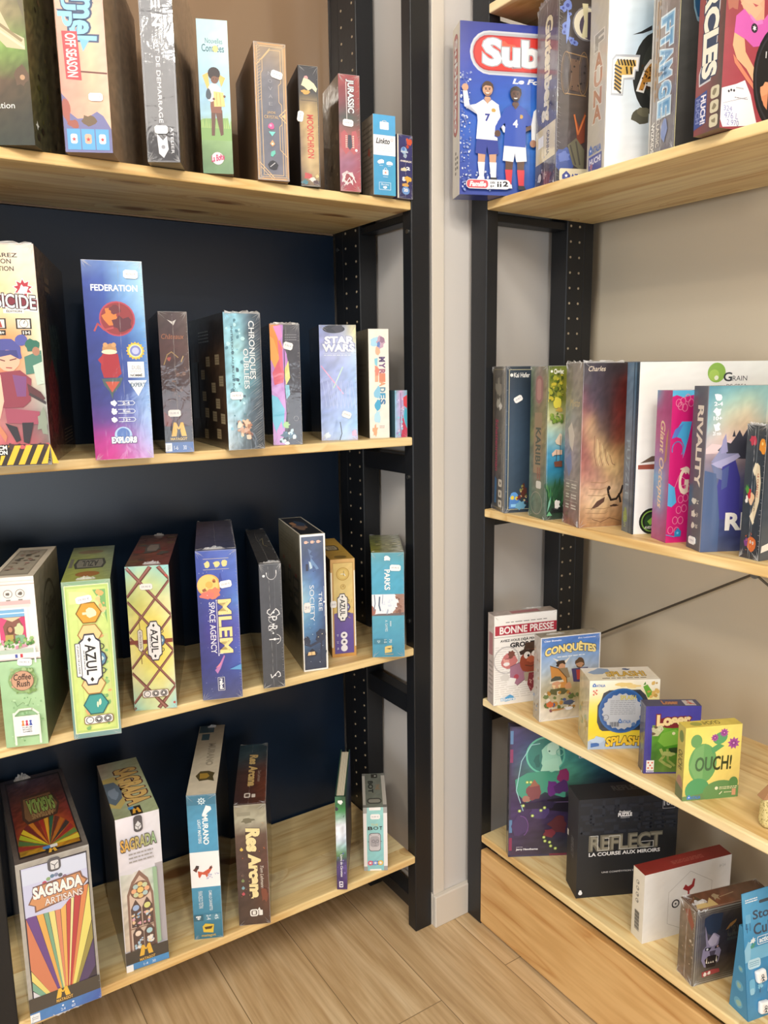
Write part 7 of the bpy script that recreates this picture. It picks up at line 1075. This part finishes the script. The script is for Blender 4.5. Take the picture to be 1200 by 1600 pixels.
b = box('ouch', 'R3', .1367, -.5699, -25.3, .0989, .0232, .129, 'small yellow box with a green cactus and purple flowers', 'matte', side='a89848')
f = b['F']; f.g(['ecd868 f0dc70 f0dc74', 'f0dc6c f4e078 f0dc70', 'f0dc70 f4e27c f0d878', 'e8d06c f0d878 ecd078', 'c8b86c d8c874 d8b078'], .012); CG = '74a864'
f.e(.2, .81, .1, .09, '6ca060', 20); f.e(.33, .5, .25, .27, '6ca462', 26); f.p([(.1, .46), (.2, .3), (.34, .25), (.34, .76), (.18, .7)], '7cae6c'); f.e(.62, .83, .13, .08, '5ca468', 18, rot=25); f.p([(.46, .7), (.6, .76), (.7, .72), (.5, .62)], '5ca064'); f.e(.26, .14, .22, .16, '549c64', 20); f.p([(.0, .0), (1, .0), (1, .16), (.84, .2), (.6, .14), (.3, .08), (.0, .06)], '6c8c58'); f.e(.68, .09, .32, .16, '689458', 22); f.e(.9, .2, .085, .085, '5c8c50', 18)
for u, v, r in ((.52, .84, .075), (.68, .9, .085), (.86, .75, .115)): f.st(u, v, r, 'a8509c', 9, .62); f.st(u, v, r*.55, '8c3c84', 7, .6); f.e(u, v, r*.15, None, 'e0a0c8')
f.t('OUCH!', .2, .4, .84, .585, '3c4420', 0, .02, .05); f.t('OU', .2, .4, .5, .585, '4c6c48', 0, .02, .05); house(f, .08, .02, .32, .085, '4c84d0')
f.e(.6, .145, .03, None, 'ece8c8'); f.tx(.65, .12, .97, .165, 2, 'e8e4b8', .5); f.ln([(.66, .06), (.7, .09)], .0016, 'ece8c8'); f.tx(.74, .07, .95, .09, 1, 'e8e4b8', .6); f.p([(.88, .03), (.95, .03), (.95, .12), (.88, .12)], 'd8a07c')
f = b['L']; f.g(['c8b85c d0c064', 'b8a858 c4b460', 'a09058 a89c58'], .03); f.t('OUCH!', .2, .4, .72, .66, '4c4c24', -90, .02); f.e(.5, .85, .3, .08, '7c8c4c'); f.e(.5, .2, .4, .12, 'a8806c'); f.p([(0, 0), (1, 0), (1, .15), (0, .2)], '6c7450')
f = b['T']; f.g(['d8c458 dcc860 d8c45c'], .02); f.t('OUCH!', .36, .3, .66, .8, '5c5824', 180, .02); f.e(.24, .5, .1, .3, 'a0a04c'); done(b)

po = empty('dotted_pouch', (.205, -.700, ZR[3]+.0003), R_(-25), label='beige dotted pouch with a brown folded paper top, cut off by the right edge', cat='pouch', group=GR['R3'])
bm = bevel_box((-.036, -.012, 0), (.036, .012, .056), .009, 3)
for v in bm.verts: v.co.y *= 1-.5*(v.co.z/.056)**2
k = NT('dotted_film'); tc = k.n('ShaderNodeTexCoord'); vo = k.n('ShaderNodeTexVoronoi', Scale=320.0); k.l(tc, 'Object', vo, 'Vector'); rp = k.ramp([(.25, '8c7c3c'), (.4, 'd8c88c')]); k.l(vo, 'Distance', rp, 'Fac'); k.l(rp, 'Color', k.b, 'Base Color'); k.b.inputs['Coat Weight'].default_value = 1; k.b.inputs['Roughness'].default_value = .4
from_bm('bag', bm, k.m, parent=po)
vs = [(-.04, -.008, .05), (.04, -.008, .05), (.04, .008, .05), (-.04, .008, .05), (-.004, -.001, .092), (.004, -.001, .092), (.004, .001, .092), (-.004, .001, .092)]
link_mesh('paper_top', vs, [(0, 1, 5, 4), (1, 2, 6, 5), (2, 3, 7, 6), (3, 0, 4, 7), (4, 5, 6, 7), (3, 2, 1, 0)], plain('brown_paper', 'a87c58', .7), parent=po)

# ================================================================== right shelving, lowest shelf
b = box('jerry', 'R4', .1334, -.1573, -31.1, .255, .0221, .2995, 'large night blue box with a glowing moon bubble, behind the black cube', 'wrap', side='2c2c48')
f = b['F']; f.g(['4a4470 3c3f74 304078 2c4880 243c70', '443c6c 304878 2c6488 285884 22406c', '443c6c 3c7484 4c9c94 2c6488 1f4474', '443860 4c9088 5cac94 386c84 204470', '443458 345c58 3c6c5c 3c4858 243c60', '40305c 3c3054 30243c 342838 282c44', '443464 40305c 34284c 40283c 303040', '403058 382c4c 34284a 343c34 2c3c30', '3c3054 342c44 303444 3a5438 2c4030', '443048 383048 34343c 34482f 2c3828'], .07); f.fr(.002, .004, '3c3858')
for v, c in ((.92, '5c84b0'), (.78, '8c3c68'), (.24, '5c84b0'), (.1, '8c3058')): f.r(.005, v-.05, .03, v+.05, c)
f.r(.35, .003, .5, .018, '7c3048'); s = sub(f, .5, 31); s.e(.6, .78, .33, None, '6cc8b0', 30); s.e(.6, .78, .30, None, '38847c', 30); s.bl(.7, .77, .17, .12, 'a8e0c8', .15, 16); s.e(.72, .83, .1, .05, 'c8f0dc'); s.p([(.52, .66), (.84, .66), (.8, .76), (.58, .74)], 'b0e4cc'); s.e(.66, .81, .015, None, '2c6c64'); s.ring(.84, .8, .06, '8cd4bc', .3); s.bl(.46, .74, .05, .05, '2c6c68', .3)
s.p([(.1, .6), (.3, .65), (.6, .66), (.95, .63), (.95, .45), (.6, .5), (.3, .42), (.12, .5)], '4ca088'); s.ln([(.24, .36), (.12, .52), (.2, .74), (.36, .86), (.5, .87)], .0016, 'a8d8e0')
s.bl(.42, .5, .13, .06, '8c5058', .2, 14); s.p([(.34, .54), (.42, .6), (.5, .55)], 'a86c5c'); s.bl(.3, .45, .06, .025, 'b07c70', .3); s.bl(.92, .62, .12, .05, '8c3468', .2); s.bl(.72, .53, .09, .06, '6c3484', .2); s.bl(.88, .54, .12, .05, '54306c', .3); s.p([(.64, .44), (1, .46), (1, .34), (.66, .36)], '1c1828'); s.ln([(.66, .42), (1, .42)], .002, '5c4c70'); s.bl(.84, .25, .16, .08, '5c2c34', .3); s.bl(.2, .24, .14, .08, '4c3868', .3); s.ring(.2, .24, .13, '7c5898', .12, .08, -60, 90); s.bl(.5, .34, .16, .05, '4c3c74', .3); s.bl(.5, .4, .3, .03, '2c2444', .3); s.bl(.7, .18, .12, .03, '7c3040', .3)
for u, v in ((.18, .36), (.24, .4), (.4, .32), (.54, .36), (.6, .38), (.3, .58), (.36, .58), (.62, .12), (.72, .08), (.8, .06), (.6, .15), (.7, .11)): s.e(u, v, .028, None, '98b850'); s.e(u, v, .016, None, 'ecf0a8')
s.t('Jerry Hawthorne', .13, .05, .5, .068, 'eceaf0', 0, .04); s.tx(.13, .075, .24, .082, 1, 'c8c4d4', .6); f.t('de Plume', .47, .83, .86, .9, 'd0c8dc', 0, .05, .0); f.t('Un Jeu de Conte', .58, .745, .84, .765, 'd8d4e4', 0, .03)
b['L'].g(['4c4c50 3c3c44', '44444c 383840'], .05); done(b)

b = box('reflect', 'R4', .1523, -.3344, -26.9, .2036, .0572, .2116, 'matte black box with a silver maze lettered title', 'matte', side='1c1c1e')
f = b['F']; f.g(['24272e 22252c 23262c', '202329 1f2228 1f2227', '1c1e22 1c1d21 1b1c20'], .02)
rd = random.Random(4); 
for i in range(8):
    for j in range(4):
        u, v = .03+i*.12, .66+j*.085; q = rd.choice([[(0, 0), (.1, 0), (.1, .06)], [(0, .06), (0, 0), (.08, 0)], [(.02, .06), (.1, .06), (.1, .02), (.05, .02)], [(0, .03), (.1, .03)]]); f.ln([(u+a, v+c) for a, c in q], .006, '2a2e38')
f.t('Professor', .4, .845, .52, .868, 'dcdcde', 0, .02, .2); f.t('PUZZLE', .395, .81, .53, .842, 'ececee', 0, .06); f.t('PRÉSENTE', .42, .792, .51, .802, 'c8c8cc', 0, .02)
f.t('REFLECT', .12, .48, .84, .625, '6c685c', 0, .06); f.t('REFLECT', .13, .485, .845, .62, '8c8878', 0, .01); f.ln([(.125, .63), (.2, .63), (.2, .48), (.31, .48), (.31, .6), (.27, .6)], .0012, 'd0d0cc'); f.ln([(.31, .62), (.42, .62), (.42, .48), (.52, .48)], .0012, 'd0d0cc'); f.ln([(.64, .54), (.76, .54), (.76, .48), (.52, .48)], .0012, 'd0d0cc')
f.t('LA COURSE AUX MIROIRS', .115, .425, .83, .46, 'e8e8ea', 0, .03); f.t('UNE COMPÉTITION DE RÉFLEXION', .25, .245, .78, .265, 'b8b8bc', 0, .03); f.ln([(.84, .86), (.96, .86), (.96, .97), (.84, .97), (.84, .86)], .0009, 'b8b8bc'); f.t('100', .85, .89, .95, .94, 'c8c8cc', 0, .03); f.e(.04, .055, .02, None, 'ececee'); f.p([(.025, .06), (.055, .06), (.05, .085), (.03, .085)], 'ececee')
f = b['L']; f.g(['26272b 2a2b30', '1e1e20 242428'], .02); f.r(.0, .5, .12, .56, 'd8d4c8'); f.t('REFLECT', .4, .35, .62, .55, '5c5c5c', -90, .03); f = b['T']; f.g(['28282a 2c2c30'], .02); f.t('REFLECT', .4, .45, .74, .75, '5c5c5c', 0, .03); done(b)

b = box('white', 'R4', .1573, -.4899, -14.8, .1919, .0326, .1379, 'low white box with a dark red top and a small red bird emblem', 'matte', side='e4dcd0')
f = b['F']; f.g(['ece8e4 e8e4e0 e2dcd6', 'eeece8 eae6e2 e2dcd6', 'eeeae6 e8e4de e0dad2'], .006); f.ln([(.28, .2), (.28, .66), (.52, .9), (.78, .68), (.78, .2), (.52, .02), (.28, .2)], .0006, 'a8a098'); f.p([(.44, .66), (.47, .72), (.5, .68), (.54, .7), (.56, .78), (.58, .77), (.57, .66), (.52, .61), (.52, .56), (.5, .56), (.5, .61)], '9c2c30'); f.ring(.365, .47, .038, '2c2c2c', .35); f.e(.365, .47, .01, None, '2c2c2c'); f.t('8+ 2-4', .86, .85, .93, .89, 'b0aaa4'); f.e(.68, .47, .035, None, '3c5c4c'); f.bl(.52, .28, .05, None, '8c7c4c', .3)
f = b['L']; f.g(['e4dcc8 e8e2d4', 'dcd4c0 e4dccc'], .01)
for i in range(4): f.ring(.42, .82-i*.09, .11, '3c3834', .25); f.e(.46, .815-i*.09, .04, None, '3c3834')
for i in range(16): f.r(.28, .13+i*.018, .68, .13+i*.018+(.012 if i % 3 else .007), '4c4844')
f = b['T']; f.g(['7c2420 8c2c28 7c201e', '8c3028 94302c 84241f'], .015); f.tx(.36, .3, .72, .62, 3, 'b86c60', .35); done(b)

b = box('monster', 'R4', .1457, -.6032, -16.6, .155, .0401, .1415, 'brown shrink-wrapped box with a snarling grey horned face', 'wrap', side='5c4a3c')
f = b['F']; f.g(['6c6460 5c544c 40342c 40362c', '5c5860 302c34 28201c 2c2420', '5c5a64 2c2c38 201a1c 241c18', '5c5660 34303c 201a18 241c16', '5c5658 383034 281f1a 30261c', '6c645c 4c4038 3a2e22 3e3424', '746c64 5c5244 4c4234 4c4434'], .08); f.fr(.003, .0014, '98948c'); f.fr(.007, .0008, '84807c'); f.fr(.011, .0006, '74706c'); s = sub(f, .7, 33)
s.p([(.16, .88), (.3, .92), (.5, .9), (.46, .7), (.36, .62), (.24, .66), (.16, .78)], '28344c'); s.p([(.18, .78), (.24, .58), (.28, .52), (.36, .66), (.46, .6), (.44, .48), (.5, .4), (.46, .26), (.36, .2), (.2, .22), (.14, .32), (.16, .46), (.22, .5), (.2, .6)], '8c84a0'); s.p([(.24, .56), (.34, .66), (.44, .58), (.4, .5), (.34, .48), (.28, .5)], 'b0a8c0'); s.p([(.2, .48), (.32, .47), (.28, .43), (.2, .44)], '1c1c24'); s.p([(.38, .47), (.48, .5), (.46, .45), (.38, .44)], '1c1c24'); s.e(.24, .455, .02, None, 'c8c8d0'); s.e(.43, .465, .018, None, 'b89088'); s.p([(.28, .42), (.4, .42), (.38, .36), (.3, .36)], '4c4458'); s.p([(.2, .32), (.26, .36), (.4, .36), (.46, .32), (.4, .2), (.24, .2)], '241c20')
for u in (.24, .28, .32, .36, .42): s.p([(u-.015, .26 if u not in (.24, .42) else .27), (u+.015, .26), (u, .29 if u not in (.24, .42) else .35)], 'e0d8c8')
s.p([(.16, .16), (.36, .17), (.48, .16), (.5, .11), (.17, .09)], 'a83c44'); s.bl(.22, .125, .03, None, 'f0e0d8', .4, 7); s.bl(.3, .13, .03, None, 'f0e0d8', .4, 7); s.p([(.56, .66), (.64, .74), (.76, .78), (.74, .74), (.64, .68)], '98703c'); s.tx(.6, .5, .8, .62, 2, '3c4444', .6); s.t('CRY', .6, .56, .84, .7, '4c4840', 0, .0, .1)
f = b['L']; f.g(['7c7060 846c5c 6c6454', '74685c 7c6a5c 685e50', '6c6254 74604c 60584a', '645a4c 6c5a48 584f44', '7c6860 74605c 60564c'], .08); f.p([(.3, .9), (.6, .96), (.9, .8), (.8, .7), (.5, .8)], '8c4c3c'); f.sc(12, .1, .05, .9, .9, .04, 'a89888 8c5c48 c8bcac'); f.ln([(.5, 0), (.48, .5), (.52, 1)], .0008, 'b8a48c')
f = b['T']; f.g(['54382c 6c4434 54382c 4c3428', '6c5440 7c4c38 5c4030 4c342a'], .1); f.p([(.03, .1), (.12, .8), (.2, .3), (.28, .6), (.3, .1)], 'c8b078'); f.p([(.06, .4), (.14, .9), (.18, .5)], '4c3c2c'); f.bl(.36, .6, .05, .2, '9c8c70', .4); f.ln([(.4, .5), (.6, .6)], .0012, 'a08c74'); tuft(b, 'T', .12, .4, .03, .006, 35); tuft(b, 'F', .08, 1, .02, .005, 36); done(b)

# the blue wedge-shaped dice pack
A = R_(-12.8); CW, CH, LEAN, DD = .105, .206, .031, .04
cu = empty('dice_pack', (.155, -.699, ZR[4]+.0003), A, label='bright blue tapered pack with a hang hole and white picture dice', cat='game pack', group=GR['R4'])
m = Mesh(); fc = Face(m, (0, 0, 0), (CW, 0, 0), (0, LEAN, CH), 41); fc.k = 0
f = fc; f.g(['5cacd8 3c98cc 3c94c8', '4ca4d4 3c98cc 3490c4', '2c8cc0 2c8cc0 2c88bc', '3c90c0 2484b8 2484b8', '3488b8 2480b4 2480b4', '3c8cb8 2c80b0 287cac'], .02)
f.rr(.33, .89, .67, .915, '2c3c4c', .5); f.t('Story', .2, .755, .72, .845, '2c3c54', 0, .02); f.t('Cubes', .2, .655, .78, .74, '2c3c54', 0, .02); f.rr(.26, .57, .62, .635, 'e4f0f6', .2); f.rr(.27, .575, .61, .63, '2c88bc', .2); f.t('actions', .3, .585, .58, .622, 'ecf4f8', 0, .03); f.tx(.06, .915, .3, .95, 2, 'e8f2f8', .5)
f.r(0, .46, 1, .56, '6cb4d8'); f.p([(0, .56), (.02, .46), (.1, .47), (.14, .6), (.08, .62)], '8cc4e0'); f.ln([(.06, .8), (.05, .72), (.09, .72)], .0012, '2c5c84'); f.rr(.05, .76, .15, .83, '6cb4dc', .2); f.ln([(.07, .76), (.07, .69)], .0009, '2c4c70'); f.ln([(.13, .76), (.13, .7)], .0009, '2c4c70'); f.bl(.17, .62, .05, .02, 'e0ecf0', .4); f.bl(.17, .58, .05, .02, '3c9484', .4)
f.rr(.05, .4, .3, .475, 'b8dcec', .35); f.tx(.08, .415, .27, .46, 3, '6ca0bc', .4); f.rr(.06, .21, .17, .32, '6cb4d8', .3); f.rr(.07, .2, .15, .25, '98cce4', .3); f.e(.2, .305, .025, None, '1c2c44'); f.bl(.27, .25, .05, .02, '7cc0e0', .3); f.ln([(.27, .24), (.26, .2)], .0012, '2c4c70'); f.tx(.5, .02, .95, .06, 2, 'b8dcec', .5)
# wedge body behind the card
y0 = LEAN*.74; z0 = CH*.74
bd = [(0, .0008, 0), (CW, .0008, 0), (CW, DD, 0), (0, DD, 0), (0, y0+.0008, z0), (CW, y0+.0008, z0), (CW, y0+.008, z0), (0, y0+.008, z0)]
cols = [hx('2c84b0')]*8
m.add([Vector(q) for q in bd], [(3, 0, 4, 7), (1, 2, 6, 5), (2, 3, 7, 6), (4, 5, 6, 7), (3, 2, 1, 0)], cols)
m.add([Vector((0, .0009, 0)), Vector((CW, .0009, 0)), Vector((CW, LEAN+.0009, CH)), Vector((0, LEAN+.0009, CH))], [(3, 2, 1, 0)], hx('2c88bc'))
sd = Face(m, (-.0002, DD, 0), (0, -DD, 0), (0, 0, z0), 43); sd.k = 0
for v, r in ((.52, .13), (.32, .2), (.12, .22)): sd.e(.46, v, r, None, '5ca4c4'); sd.bl(.46, v, r*.6, None, '8cb4a8', .4, 8)
m.build('card', M['gloss'], parent=cu)
for i, (u, v) in enumerate(((.26, .34), (.29, .09), (.5, .22), (.55, .42), (.62, .1), (.8, .26), (.84, .44), (.86, .1))):
    bm = bevel_box((-.0095, -.0015, -.0095), (.0095, .007, .0095), .0028, 2); d = from_bm('die', bm, M['sticker'], parent=cu)
    p = fc.o+fc.U*u+fc.V*v+fc.N*.0065; d.location = p; d.rotation_euler = (R_(-8.6), R_((-6, 5, 8, -4, 3, -7, 6, 2)[i]), 0)
    mm = Mesh(); g = Face(mm, (-.0085, -.0017, -.0085), (.017, 0, 0), (0, 0, .017), 50+i); g.k = 0
    g.ln([(.5, .15), (.5, .5)], .0013, '2c3444'); g.e(.5, .62, .16, None, '2c3444'); g.e(.5, .62, .09, None, 'f0eee8'); g.ln([(.3, .4), (.5, .5), (.7, .4)], .0012, '2c3444'); g.ln([(.35, .12), (.5, .3), (.65, .12)], .0012, '2c3444'); g.e(.25, .3, .05, None, 'c86850')
    mm.build('pictogram', M['matte'], parent=d)
